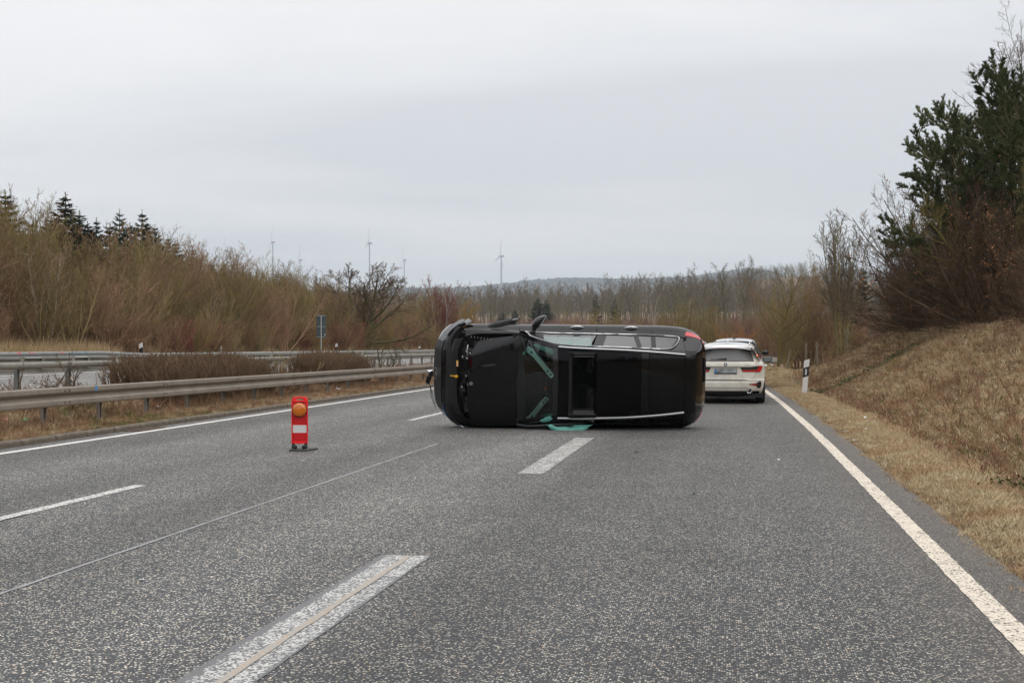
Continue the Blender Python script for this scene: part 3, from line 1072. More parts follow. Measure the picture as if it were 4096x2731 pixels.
def tree(seed, h, m_t, m_b, r0, clear=.3, spread=50, dens=(16, 9, 6), wig=.06, lens=(.42, .5, .5), up=(.03, .06, .05), rt=.010, shape=None, leaf=None, multi=1, fan=5, lev4=0, angv=10, trunk_tip=.15):
    pl = Plant(seed)
    r = pl.r
    spec = [dict(n=dens[0], seg=9, wig=wig, up=.03, tip=trunk_tip, **{'from': clear}, shape=shape or (lambda t: 1.15 - .75 * t)),
            dict(len=lens[0], ang=spread, angv=angv, rr=.48, n=dens[1], seg=6, wig=.12, up=up[0], rmin=rt, tip=.3, **{'from': .2}),
            dict(len=lens[1], ang=40, angv=12, rr=.5, n=dens[2], seg=4, wig=.15, up=up[1], rmin=rt * .8, tip=.4, **{'from': .15}),
            dict(len=lens[2], ang=38, angv=14, rr=.6, n=lev4, seg=3, wig=.17, up=up[2], rmin=rt * .6, rmax=rt * 1.2, tip=.5)]
    if lev4:
        spec.append(dict(len=.5, ang=38, angv=14, rr=.6, seg=2, wig=.17, up=0, rmin=rt * .5, rmax=rt, tip=.5))
    for i in range(multi):
        a = 6.283 * i / multi + r.uniform(-.5, .5)
        f = R(abs(r.gauss(fan, fan * .5))) if multi > 1 else R(r.uniform(0, 3))
        d = Vector((math.cos(a) * math.sin(f), math.sin(a) * math.sin(f), math.cos(f)))
        o = Vector((math.cos(a) * .22, math.sin(a) * .22, -.2)) if multi > 1 else Vector((0, 0, -.2))
        pl.grow(o, d, h * r.uniform(.82, 1.02) if multi > 1 else h, r0 * (r.uniform(.6, 1.1) if multi > 1 else 1), 0, spec)
    parts = [('trunk', npmesh('trunk', *pl.tubes((0, 1), 4), m_b)), ('crown', npmesh('crown', *pl.tubes((2, 3, 4), 3), m_t))]
    if leaf:
        V, F = leaf_mesh(pl, (2, 3), leaf[0], leaf[1], r)
        parts.append(('leaves', npmesh('leaves', V, F, leaf[2], False)))
    return parts


def spruce(seed, h, w, whorls=18, m=None):
    r = random.Random(seed)
    pl = Plant(seed)
    pl.br.append((0, [Vector((0, 0, -.2)), Vector((.02, 0, h * .5)), Vector((0, 0, h))], [.03 + .012 * h, .02 + .006 * h, .012]))
    V, F = [], []
    for i in range(whorls):
        t = (i + .5) / whorls
        z = h * (.06 + .90 * t)
        nb = r.randint(6, 8)
        L0 = w * (1 - t) ** .85 + .12
        for k in range(nb):
            a = 6.283 * k / nb + r.uniform(-.4, .4) + i
            L = L0 * r.uniform(.55, 1.18)
            el = R(-18 + 50 * t + r.gauss(0, 7))
            d = Vector((math.cos(a) * math.cos(el), math.sin(a) * math.cos(el), math.sin(el)))
            zj = z + r.gauss(0, .018 * h) * (1 - t)
            pts = [Vector((0, 0, zj)) + d * L * q + Vector((0, 0, .10 * L * q * q)) for q in (0, .4, .75, 1.0)]
            pl.br.append((1, pts, [.016, .012, .008, .005]))
            side = Vector((-math.sin(a), math.cos(a), 0))
            ns = max(8, int(L * 44))
            for j in range(ns):
                q = .12 + .88 * (j + r.random()) / ns
                f = q * 3 - 1e-3
                ii = int(f)
                p = pts[ii].lerp(pts[ii + 1], f - ii)
                sg = 1 if j % 2 else -1
                dd = (d * .8 + side * sg * r.uniform(.3, 1.0) + Vector((0, 0, r.gauss(-.25, .3)))).normalized()
                ll = min(.42, .14 + .34 * L * (1 - q * .6)) * r.uniform(.7, 1.2)
                b = dd.cross(Vector((r.gauss(0, .5), r.gauss(0, .5), 1))).normalized() * ll * .20
                o = len(V)
                V += [tuple(p - b), tuple(p + b), tuple(p + dd * ll)]
                F.append((o, o + 1, o + 2))
    for j in range(14):                                # leader
        p = Vector((0, 0, h * (.93 + .07 * j / 14)))
        dd = Vector((r.gauss(0, 1), r.gauss(0, 1), .9)).normalized()
        b = dd.orthogonal().normalized() * .014
        o = len(V)
        V += [tuple(p - b), tuple(p + b), tuple(p + dd * .13)]
        F.append((o, o + 1, o + 2))
    return [('trunk', npmesh('trunk', *pl.tubes((0, 1), 3), M_BARK)), ('crown', npmesh('crown', V, F, m or M_NEEDLE, False))]


def pine(seed, h, lean, tufts=7, per=16, nl=.12, clear=.12, dens=(17, 7, 5), lens=(.36, .42, .42), shape=None):
    pl = Plant(seed)
    r = pl.r
    spec = [dict(n=dens[0], seg=8, wig=.05, up=.04, tip=.22, **{'from': clear}, shape=shape or (lambda t: 1.0 - .5 * t)),
            dict(len=lens[0], ang=62, angv=14, rr=.45, n=dens[1], seg=5, wig=.16, up=.10, rmin=.016, tip=.35, **{'from': .25}),
            dict(len=lens[1], ang=42, angv=14, rr=.55, n=dens[2], seg=4, wig=.16, up=.14, rmin=.010, tip=.5, **{'from': .25}),
            dict(len=lens[2], ang=42, angv=16, rr=.7, seg=3, wig=.14, up=.26, rmin=.007, tip=.7)]
    pl.grow(Vector((0, 0, -.3)), Vector(lean), h, .05 + .016 * h, 0, spec)
    V, F = needles(pl, (3,), int(per * 1.35), nl * .78, r, width=.0095)
    V2, F2 = needles(pl, (2,), int(per * 1.35), nl * .78, r, width=.0095)
    o = len(V)
    V += V2
    F += [tuple(i + o for i in f) for f in F2]
    return [('trunk', npmesh('trunk', *pl.tubes((0, 1), 5), M_BARK)), ('branches', npmesh('branches', *pl.tubes((2, 3), 3), M_BARK)), ('crown', npmesh('crown', V, F, M_PINE, False))]


def plant(parts, name, loc, rz, sc, label, cat, group=None, sz=None):
    e = empty(name, loc, rz, label, cat, group)
    e.scale = (sc, sc, sz or sc)
    for n, me in parts:
        o = bpy.data.objects.new(n, me)
        C.objects.link(o)
        o.parent = e
    return e


def plant1(parts, name, loc, rz, sc, label, cat, group=None, sz=None):
    """Far plants: trunk and crown in one object, too small to tell apart."""
    me = parts if not isinstance(parts, list) else parts[0][1]
    o = bpy.data.objects.new(name, me)
    C.objects.link(o)
    o.location, o.rotation_euler, o.scale = loc, (0, 0, rz), (sc, sc, sz or sc)
    return tag(o, label, cat, group)


def joined(parts, name):
    V, F, mi, ms = [], [], [], []
    for k, (n, me) in enumerate(parts):
        o = len(V)
        V += [tuple(v.co) for v in me.vertices]
        F += [tuple(i + o for i in p.vertices) for p in me.polygons]
        mi += [k] * len(me.polygons)
        ms.append(me.materials[0])
    me = bpy.data.meshes.new(name)
    me.from_pydata(V, [], F)
    for m in ms: me.materials.append(m)
    me.polygons.foreach_set('material_index', mi)
    return me


def scatter(name, meshes, pts, kind='stuff'):
    """One object of stuff: instances of a few meshes on points (location, z rotation, tilt, scale, index)."""
    col = bpy.data.collections.new(name + '_source')
    for i, me in enumerate(meshes):
        col.objects.link(bpy.data.objects.new('%s_%02d' % (name, i), me))
    me = bpy.data.meshes.new(name)
    me.from_pydata([tuple(p[0]) for p in pts], [], [])
    ar = me.attributes.new('rot', 'FLOAT_VECTOR', 'POINT')
    ar.data.foreach_set('vector', [c for p in pts for c in (p[2] * math.cos(p[1] * 7), p[2] * math.sin(p[1] * 7), p[1])])
    asc = me.attributes.new('scl', 'FLOAT', 'POINT')
    asc.data.foreach_set('value', [p[3] for p in pts])
    ai = me.attributes.new('idx', 'INT', 'POINT')
    ai.data.foreach_set('value', [p[4] for p in pts])
    o = bpy.data.objects.new(name, me)
    C.objects.link(o)
    g = bpy.data.node_groups.new(name, 'GeometryNodeTree')
    g.interface.new_socket('Geometry', in_out='INPUT', socket_type='NodeSocketGeometry')
    g.interface.new_socket('Geometry', in_out='OUTPUT', socket_type='NodeSocketGeometry')
    gi, go = g.nodes.new('NodeGroupInput'), g.nodes.new('NodeGroupOutput')
    ins = g.nodes.new('GeometryNodeInstanceOnPoints')
    ci = g.nodes.new('GeometryNodeCollectionInfo')
    ci.inputs['Collection'].default_value = col
    ci.inputs['Separate Children'].default_value = True
    ci.inputs['Reset Children'].default_value = True
    def attr(nm, dt):
        a = g.nodes.new('GeometryNodeInputNamedAttribute')
        a.data_type = dt
        a.inputs['Name'].default_value = nm
        return a.outputs['Attribute']
    L = g.links.new
    L(gi.outputs[0], ins.inputs['Points']); L(ci.outputs[0], ins.inputs['Instance'])
    ins.inputs['Pick Instance'].default_value = True
    L(attr('idx', 'INT'), ins.inputs['Instance Index'])
    e2r = g.nodes.new('FunctionNodeEulerToRotation')
    L(attr('rot', 'FLOAT_VECTOR'), e2r.inputs[0])
    L(e2r.outputs[0], ins.inputs['Rotation'])
    L(attr('scl', 'FLOAT'), ins.inputs['Scale'])
    L(ins.outputs[0], go.inputs[0])
    o.modifiers.new('scatter', 'NODES').node_group = g
    o['kind'] = kind
    return o


# prototypes (meshes are shared by all copies)
P_OLIVE = [shrub(11 + i, 5.6, 10, M_TW_OLIVE, M_TW_OLIVE, 17, (11, 8), leaf=None) for i in range(3)]
P_BROWN = [shrub(21 + i, 5.2, 9, M_TW_BROWN, M_TW_BROWN, 20, (11, 8), leaf=(.10, .05, M_LEAF_RUST)) for i in range(3)]
P_PALE = [tree(31 + i, 5.8, M_TW_BROWN, M_BARK_PALE, .060, clear=.25, spread=38, dens=(12, 8, 5), multi=3, fan=11, rt=.008) for i in range(2)]
P_REDSH = [shrub(41 + i, 2.6, 12, M_TW_RED, M_TW_RED, 20, (7, 6), rt=.008, leaf=(.08, .05, M_LEAF_RUST) if i else None) for i in range(2)]
P_SPRUCE = [spruce(51 + i, 7.0, 1.5, 24) for i in range(3)]
P_FOREST = [tree(61 + i, 15.0, M_TW_GREY, M_BARK, .20, clear=.38, spread=46, dens=(15, 8, 5), rt=.026, lens=(.30, .46, .5)) for i in range(4)]
P_PINKSH = [shrub(71 + i, 5.0, 11, M_TW_PINK, M_TW_PINK, 15, (8, 6), rt=.016, sub=2) for i in range(2)]
J_FOREST = [joined(p, 'forest_tree') for p in P_FOREST]
J_PINKSH = [joined(p, 'pinkish_shrub') for p in P_PINKSH]
J_OLIVE = [joined(p, 'olive_shrub') for p in P_OLIVE[:2]]
J_BROWN = [joined(p, 'brown_shrub') for p in P_BROWN[:2]]
J_SPRUCE = [joined(p, 'spruce') for p in P_SPRUCE]

rt = random.Random(99)


def at_us(u, s, dz=0.0):
    p = W(u, s)
    return Vector((p.x, p.y, terrain_z(p.x, p.y) + dz))


# ---- left belt beyond the opposite carriageway
GB = 'bare shrubs of the roadside thicket on the left'
n = 0
for row, (u0, step, hmul) in enumerate(((-29.2, 1.75, .84), (-31.6, 1.9, 1.05), (-34.6, 2.2, 1.17))):
    s = 37 + row * 2.0
    while s < 168:
        u = u0 + rt.uniform(-.8, .8)
        loc = at_us(u, s)
        fall = ip(s, [40, 70, 95, 125, 170], [1.0, .97, .92, .80, .75])
        q = rt.random()
        sc = rt.uniform(.82, 1.12) * hmul * fall
        a = rt.uniform(0, 6.28)
        far = s > 92
        if q < .50:
            pr, lab = rt.choice(P_OLIVE), 'olive brown leafless shrub in the dense thicket beyond the opposite carriageway'
        elif q < .90:
            pr, lab = rt.choice(P_BROWN), 'russet brown shrub with few dry leaves in the thicket beyond the opposite carriageway'
        else:
            pr, lab = rt.choice(P_PALE), 'bare young tree with pale stems in the thicket beyond the opposite carriageway'
        nm = 'young_tree' if pr in P_PALE else 'bare_shrub'
        plant(pr, nm, loc, a, sc, lab, 'tree' if nm == 'young_tree' else 'shrub', GB)
        s += step * rt.uniform(.75, 1.25) * (1.35 if far else 1)
# the mass behind them
pts = []
for _ in range(420):
    s, u = rt.uniform(36, 240), rt.uniform(-39, -70)
    pts.append((at_us(u, s), rt.uniform(0, 6.28), 0, rt.uniform(.85, 1.15) * ip(s, [40, 100, 240], [1.05, .95, .8]), rt.randrange(4)))
scatter('thicket', J_OLIVE + J_BROWN, pts)
pts = []
for _ in range(330):
    s, u = rt.uniform(38, 160), rt.uniform(-31.5, -27.6)
    if s < 58 and u > -28.8: continue
    pts.append((at_us(u, s, -.1), rt.uniform(0, 6.28), 0, rt.uniform(.26, .48), rt.randrange(4)))
scatter('thicket_undergrowth', J_BROWN + J_OLIVE, pts)
# red-stemmed low shrubs and tawny reeds at the foot
for px, lab in ((690, 'low red twigged shrub left of the thin grey marker post'), (760, 'low red twigged shrub behind the right end of the larger median hedge'), (1215, 'low red stemmed shrub just left of the tall grey sign'), (1360, 'low dark red shrub right of the second white topped post'), (1420, 'low dark red shrub under the lone bare tree'), (1560, 'low russet shrub right of the lone bare tree'), (1640, 'low dark red shrub left of the farthest white topped post'), (830, 'low red shrub near the small marker post')):
    u = -27.9
    s = sY(px, u)
    plant(rt.choice(P_REDSH), 'red_shrub', at_us(u, s), rt.uniform(0, 6), rt.uniform(.6, .85) * (1.25 if px > 1300 else 1), lab, 'shrub')
# conifers standing out of the thicket
SP = [(20, 760, -36, 'dark pine like conifer at the left edge, branches turned up', 1.6), (75, 905, -37, 'dark conifer behind the one at the left edge', 1.3), (262, 770, -37, 'tallest ragged spruce in the left thicket with a bare leader', 1.5), (232, 860, -36, 'bushy spruce leaning on the tallest ragged spruce', 1.35), (318, 840, -38, 'broad spruce right of the tallest ragged spruce', 1.4),
      (385, 870, -37, 'small spruce half hidden by grey twigs', 1.0), (478, 835, -38, 'narrow pointed spruce left of the densest spire', 1.0), (568, 838, -38, 'dense pointed dark spruce spire in the left thicket', 1.15), (620, 895, -38, 'short spruce right of the dense spire', 1.0), (672, 940, -38, 'small ragged spruce on the falling tree line', 1.0), (895, 1048, -37, 'small dark spruce below the leftmost wind turbine', .9), (945, 1080, -38, 'low broad spruce between the first two wind turbines', 1.1), (1000, 1080, -38, 'low spruce left of the second wind turbine', 1.1), (1112, 1085, -36, 'isolated dark spruce right of the second wind turbine', 1.35), (1135, 1105, -37, 'smaller spruce touching the isolated dark spruce', 1.1)]
for k, (px, top, u, lab, wd) in enumerate(SP):
    s = sY(px, u)
    p = at_us(u, s)
    h = HCAM - (top - YH) / FPX * p.y - p.z
    pr = P_SPRUCE[k % 3]
    plant(pr, 'spruce', p, k * 1.3, h / 7.0 * wd, lab, 'spruce', None, h / 7.0)

for k, (px, top, u, wd, lab) in enumerate(((130, 880, -36.5, 1.5, 'dark conifer between the left edge and the tallest ragged spruce'), (205, 860, -35.5, 1.6, 'broad dark conifer left below the tallest ragged spruce'), (290, 850, -36, 1.7, 'full dark conifer below the tallest ragged spruce'), (350, 885, -36, 1.5, 'dark conifer half hidden right of the ragged spruces'), (440, 890, -37, 1.5, 'dark conifer under the narrow pointed spruce'), (520, 890, -37, 1.6, 'dark conifer between the two pointed spires'), (600, 905, -37, 1.5, 'dark conifer on the right flank of the dense spire'), (700, 960, -37, 1.4, 'half hidden conifer left of the lowest part of the thicket top'), (735, 1100, -33, 1.0, 'dark narrow conifer deep inside the thicket'), (770, 985, -37, 1.2, 'small conifer in the falling tree line right of the ragged one'), (850, 1050, -37, 1.2, 'small dark conifer before the leftmost wind turbine'))):
    s = sY(px, u)
    p = at_us(u, s)
    h = HCAM - (top - YH) / FPX * p.y - p.z
    plant(P_SPRUCE[(k + 1) % 3], 'spruce', p, k * .9, h / 7.0 * wd, lab, 'spruce', None, h / 7.0)

# lone tree and round bushes near the end of the left belt
p = at_us(-28.3, sY(1448, -28.3))
plant(tree(201, (1400 - 1040) / FPX / 1.22 * p.y, M_TW_DARK, M_BARK, .20, clear=.10, spread=50, dens=(15, 10, 6), lens=(.66, .52, .5), rt=.014, lev4=3, angv=14, multi=2, fan=9), 'bare_tree', p, .4, 1.55, 'lone spreading bare tree with dark mossy limbs below the second turbine pair', 'tree', None, 1.22)
p = at_us(-29, sY(1765, -29))
h = (1400 - 1140) / FPX * p.y
plant(shrub(202, h, 16, M_TW_RED, M_BARK_BIRCH, 16, (12, 9), rt=.017), 'birch', p, 0, 1, 'reddish young birch clump left of the overturned car front', 'tree')
p = at_us(-27.5, sY(1845, -27.5))
plant(shrub(203, (1400 - 1195) / FPX * p.y, 18, M_TW_ORANGE2, M_TW_OLIVE, 30, (11, 9), rt=.018), 'willow_bush', p, 0, 1, 'round ochre willow bush behind the raised front wheel', 'shrub')
p = at_us(-31, sY(1690, -31))
plant(shrub(204, (1400 - 1175) / FPX * p.y, 15, M_TW_OLIVE, M_TW_OLIVE, 24, (11, 9), rt=.017), 'olive_bush', p, 0, 1, 'olive bush at the right end of the left tree belt', 'shrub')

# ---- valley: pinkish scrub, forest edge, hill woods
pts = []
for _ in range(900):
    Y = rt.uniform(185, 360)
    X = rt.uniform(-.10, .26) * Y
    if (X / Y) < -.04 and Y < 200: continue
    pts.append((Vector((X, Y, terrain_z(X, Y) - .2)), rt.uniform(0, 6.28), 0, rt.uniform(.7, 1.15), rt.randrange(2)))
scatter('valley_scrub', J_PINKSH, pts)
GF = 'tall bare trees along the forest edge across the valley'
for px, top, Y in [(1895, 1140, 420), (1975, 1150, 430), (2030, 1170, 420), (2075, 1160, 400), (2115, 1160, 390), (2235, 1145, 410), (2290, 1140, 420), (2335, 1150, 410), (2430, 1135, 400), (2475, 1140, 380), (2530, 1118, 370), (2585, 1125, 350), (2640, 1120, 340), (2700, 1115, 330), (2752, 1118, 330), (2815, 1075, 310), (2860, 1078, 300), (2905, 1070, 300), (2960, 1045, 290), (2990, 1060, 290), (3035, 1070, 300), (3080, 1090, 320), (2790, 1100, 340), (2665, 1130, 380), (2555, 1135, 400), (2390, 1150, 430), (1840, 1150, 420), (1935, 1160, 450), (2180, 1165, 440)]:
    X = (px - CX) / FPX * Y
    z = terrain_z(X, Y)
    h = HCAM - (top - YH) / FPX * Y - z
    plant(P_FOREST[rt.randrange(4)], 'forest_tree', (X, Y, z), rt.uniform(0, 6), h / 15.0, 'tall grey bare tree along the forest edge across the valley', 'tree', GF)
pts = []
for _ in range(650):
    Y = rt.uniform(430, 640)
    X = rt.uniform(-.16, .30) * Y
    pts.append((Vector((X, Y, terrain_z(X, Y) - .3)), rt.uniform(0, 6.28), 0, rt.uniform(.85, 1.1) * ip(X / Y, [-.2, 0, .15], [.85, .95, 1.15]), rt.randrange(4)))
scatter('valley_forest', J_FOREST, pts)
pts = []
for _ in range(2600):
    Y = rt.uniform(720, 1900)
    X = .165 * Y + rt.gauss(30, 260)
    pts.append((Vector((X, Y, terrain_z(X, Y) - 2)), rt.uniform(0, 6.28), 0, rt.uniform(.8, 1.2), rt.randrange(4) if rt.random() < .9 else 4))
scatter('hill_woods', J_FOREST + J_SPRUCE[:1], pts)
# distant ridge woods: clumps along the crest
lump = []
for i in range(3):
    bm = bmesh.new()
    bmesh.ops.create_icosphere(bm, subdivisions=2, radius=1.0)
    rr = random.Random(i)
    for v in bm.verts: v.co *= rr.uniform(.75, 1.2)
    me = bpy.data.meshes.new('clump'); bm.to_mesh(me); bm.free()
    me.materials.append(mat('ridge_wood_%d' % i, (0.045, 0.048, 0.036), 0.95, var=.3, vscale=.3))
    lump.append(me)
pts = []
for _ in range(9000):
    Y = rt.uniform(3600, 6300)
    X = rt.uniform(-.30, .30) * Y
    pts.append((Vector((X, Y, terrain_z(X, Y) + 2)), rt.uniform(0, 6.28), 0, rt.uniform(5, 10), rt.randrange(3)))
scatter('ridge_woods', lump, pts)

for px, top, wd, lab in ((2383, 1168, 1.0, 'left one of two dark spruces above the car sills'), (2460, 1185, 1.05, 'right one of two dark spruces above the car sills')):
    Y = 240.0
    X = (px - CX) / FPX * Y
    z = terrain_z(X, Y)
    h = HCAM - (top - YH) / FPX * Y - z
    plant(spruce(300 + px, h, 2.2, 22), 'spruce', (X, Y, z), 0, 1, lab, 'spruce', 'two dark spruces in the valley')
for px, top, Y, wd, lab in ((2010, 1245, 300, 1.6, 'low bluish conifer behind the raised wheel'), (2060, 1235, 305, 1.5, 'bluish conifer right of the low one in the valley'), (2150, 1188, 330, 1.6, 'bluish conifer group tree by the pale field strip'), (2185, 1195, 330, 1.5, 'second bluish conifer by the pale field strip')):
    X = (px - CX) / FPX * Y
    z = terrain_z(X, Y)
    h = HCAM - (top - YH) / FPX * Y - z
    plant(P_SPRUCE[px % 3], 'spruce', (X, Y, z), 0, h / 7 * wd, lab, 'spruce', None, h / 7)

# ---- right middle distance: lichened trees and shrubs behind the estate car
def at_px(px, Y):
    X = (px - CX) / FPX * Y
    return Vector((X, Y, terrain_z(X, Y)))
def hgt(p, top):
    return HCAM - (top - YH) / FPX * p.y - p.z
p = at_px(3112, 84)
plant(tree(401, hgt(p, 1075), M_TW_LICHEN, M_BARK_LICHEN, .11, clear=.2, spread=46, dens=(16, 9, 6), lens=(.45, .5, .5), rt=.009), 'bare_tree', p, .3, 1, 'ochre lichened bare tree right of the white estate car', 'tree')
p = at_px(3365, 84)
plant(tree(402, hgt(p, 890), M_TW_GREY, M_BARK_LICHEN, .085, clear=.26, spread=22, dens=(13, 8, 5), lens=(.30, .42, .5), up=(.14, .12, .08), rt=.014, multi=9, fan=6.5, wig=.025), 'ash_tree', p, 0, 1, 'tall slender many stemmed ash tree with yellow lichen on its stems', 'tree')
for k, (px, top, Y, pr, lab, sc) in enumerate([(3195, 1120, 88, P_BROWN[0], 'brown shrub between the two lichened trees', 1), (3235, 1090, 90, P_OLIVE[1], 'taller brown shrub between the two lichened trees', 1), (3285, 1110, 89, P_BROWN[1], 'brown shrub at the foot of the tall ash tree', 1), (3150, 1210, 86, P_OLIVE[2], 'leaning olive shrub behind the fence posts', 1), (3060, 1240, 92, P_BROWN[2], 'russet shrub above the white estate car roof', 1.2), (2985, 1250, 95, P_PINKSH[0], 'pinkish shrub behind the rear cars', 1.2), (2905, 1255, 96, P_OLIVE[0], 'olive sallow behind the car roof', 1.3), (2830, 1230, 100, P_OLIVE[1], 'olive sallow right of the overturned car tail', 1.3), (2740, 1215, 104, P_OLIVE[2], 'olive sallow above the overturned car tail', 1.4), (2660, 1260, 108, P_OLIVE[0], 'sallow behind the overturned car rear', 1.4), (3440, 1230, 92, P_BROWN[2], 'low brown shrub right of the tall ash tree', 1), (3520, 1240, 80, P_PINKSH[1], 'pinkish scrub at the top of the bank end', 1), (3345, 1260, 94, P_OLIVE[1], 'olive shrub behind the tall ash tree', 1.1)]):
    p = at_px(px, Y)
    h = hgt(p, top)
    plant(pr, 'bare_shrub', p, k * 1.1, h / 5.4 * sc * 1.05, lab, 'shrub', None, h / 5.4)
p = at_px(2935, 88)
plant(shrub(410, hgt(p, 1305) * 1.0, 22, M_TW_ORANGE, M_TW_ORANGE, 14, (7, 6), rt=.007), 'orange_willow', p, 0, 1, 'bright orange twigged willow above the grey car roof', 'shrub')
for px, top, lab in ((2880, 1230, 'white stemmed birch left of the orange willow'), (2965, 1200, 'slender dark sapling right of the orange willow'), (2610, 1170, 'white stemmed birch above the overturned car'), (2740, 1200, 'second white stemmed birch above the overturned car'), (3420, 1250, 'white birch sapling right of the tall ash')):
    p = at_px(px, 120)
    p.z = terrain_z(p.x, p.y)
    h = hgt(p, top)
    plant(tree(int(px), h, M_TW_PINK, M_BARK if 'dark' in lab else M_BARK_BIRCH, .05, clear=.25, spread=34, dens=(10, 6, 4), lens=(.3, .45, .5), rt=.008), 'birch', p, 0, 1, lab, 'tree')
p = at_px(3455, 115)
plant(spruce(420, hgt(p, 1070), 1.5, 16), 'larch', p, 0, 1, 'loose dark conifer behind the tall ash tree', 'conifer')
# wild scrub across the middle distance
pts = []
for _ in range(230):
    Y = rt.uniform(112, 180)
    X = rt.uniform(.045, .30) * Y
    pts.append((Vector((X, Y, terrain_z(X, Y) - .2)), rt.uniform(0, 6.28), 0, rt.uniform(.5, .85), rt.randrange(5)))
scatter('wayside_scrub', J_PINKSH + J_OLIVE[:2] + J_BROWN[:1], pts)

# ---- right bank: pines, thorn and bramble thicket
def bank(px, Y, dz=0.0):
    p = at_px(px, Y)
    p.z += dz
    return p
p = bank(3895, 43)
PINE_A = pine(501, hgt(p, 640), (-.22, 0, 1), dens=(22, 12, 9), lens=(.46, .44, .34), clear=.26, shape=lambda t: .75 + .35 * math.sin(3.1 * t), per=34)
plant(PINE_A, 'pine_tree', p, 0, 1, 'dark green pine reaching out over the bank towards the road', 'pine')
p = bank(4060, 41)
HB = hgt(p, 350)
PINE_B = pine(502, hgt(p, 350), (-.03, 0, 1), dens=(26, 12, 9), lens=(.38, .44, .34), clear=.36, shape=lambda t: .7 + .4 * math.sin(3.0 * t), per=32)
plant(PINE_B, 'pine_tree', p, 0, 1, 'taller pine at the right edge of the picture', 'pine')
PA, PB = PINE_A, PINE_B
p = bank(4250, 44)
plant(PB, 'pine_tree', p, 2.1, hgt(p, 420) / HB, 'pine partly outside the right edge of the picture', 'pine')
p = bank(4010, 47)
plant(PB, 'pine_tree', p, 4.0, hgt(p, 470) / HB, 'pine standing behind the pine that reaches towards the road', 'pine')
p = bank(3900, 49)
plant(PB, 'pine_tree', p, 1.0, hgt(p, 760) / HB, 'low pine deep in the thicket below the reaching pine', 'pine')
p = bank(4075, 45)
plant(tree(504, hgt(p, 110), M_TW_DARK, M_TW_DARK, .085, clear=.45, spread=30, dens=(14, 8, 6), lens=(.36, .45, .45), up=(.06, .05, .04), rt=.0065, multi=3, fan=6), 'bare_tree', p, 0, 1, 'thin bare tree rising above the pines at the right edge', 'tree')
p = bank(4020, 39)
plant(tree(505, hgt(p, 560), M_TW_LICHEN, M_TW_LICHEN, .06, clear=.15, spread=42, dens=(14, 9, 6), lens=(.42, .5, .5), rt=.006, multi=3, fan=12), 'bare_tree', p, 0, 1, 'lichen yellow bare shrub tree in front of the pines', 'tree')
P_THORN = [shrub(511 + i, 3.4, 13, M_TW_DARK, M_TW_DARK, 34, (11, 9), wig=.16, rt=.007, sub=3, bare=.05, leaf=(.12, .055, M_LEAF_RUST) if i else None) for i in range(3)]
GT = 'dark thorn thicket on the right bank'
for k, (px, top, Y) in enumerate([(3660, 1090, 55), (3680, 1040, 54), (3700, 1000, 53), (3690, 980, 52), (3710, 940, 50), (3780, 800, 47), (3860, 740, 46), (3930, 700, 44), (4010, 680, 42), (4085, 640, 41), (3960, 780, 39), (4060, 760, 38), (3700, 880, 51), (3640, 1120, 52), (3670, 1060, 50), (3690, 1030, 48), (3760, 960, 46), (3830, 980, 44), (3900, 960, 42), (3970, 940, 40), (4040, 950, 39), (4110, 940, 38), (3650, 1180, 54), (3730, 1080, 49), (3860, 1080, 43), (4000, 1060, 39.5), (3630, 1190, 55), (3660, 1000, 55), (3800, 900, 50), (3950, 900, 46), (4100, 800, 44), (4200, 900, 40)]):
    p = bank(px, Y)
    h = hgt(p, top)
    plant(P_THORN[k % 3], 'thorn_bush', p, k * 1.7, h / 3.3, 'dark tangled thorn bush in the thicket on the right bank', 'bush', GT)
P_BEECH = shrub(520, 2.4, 5, M_TW_DARK, M_TW_DARK, 20, (6, 5), rt=.006, leaf=(1, .075, M_LEAF_RUST))
for px, top, Y, lab in ((3755, 1215, 44.5, 'young beech with rusty leaves at the foot of the pine'), (3790, 1130, 44, 'rusty leaved beech sapling left of the thorn thicket centre'), (4010, 1000, 37.5, 'beech branch clump with pale dry leaves at the right edge')):
    p = bank(px, Y)
    plant(P_BEECH, 'beech_sapling', p, 1.0, hgt(p, top) / 2.4, lab, 'shrub')
pts = []
for _ in range(560):
    s = rt.uniform(26, 60)
    u = 7.4 + 9 * rt.random() ** 1.3
    pts.append((at_us(u, s, -.1), rt.uniform(0, 6.28), 0, rt.uniform(.30, .60) + .06 * min(8, u - 7.4), rt.randrange(2)))
scatter('bramble_thicket', [joined(p, 'thorn') for p in P_THORN[:2]], pts)

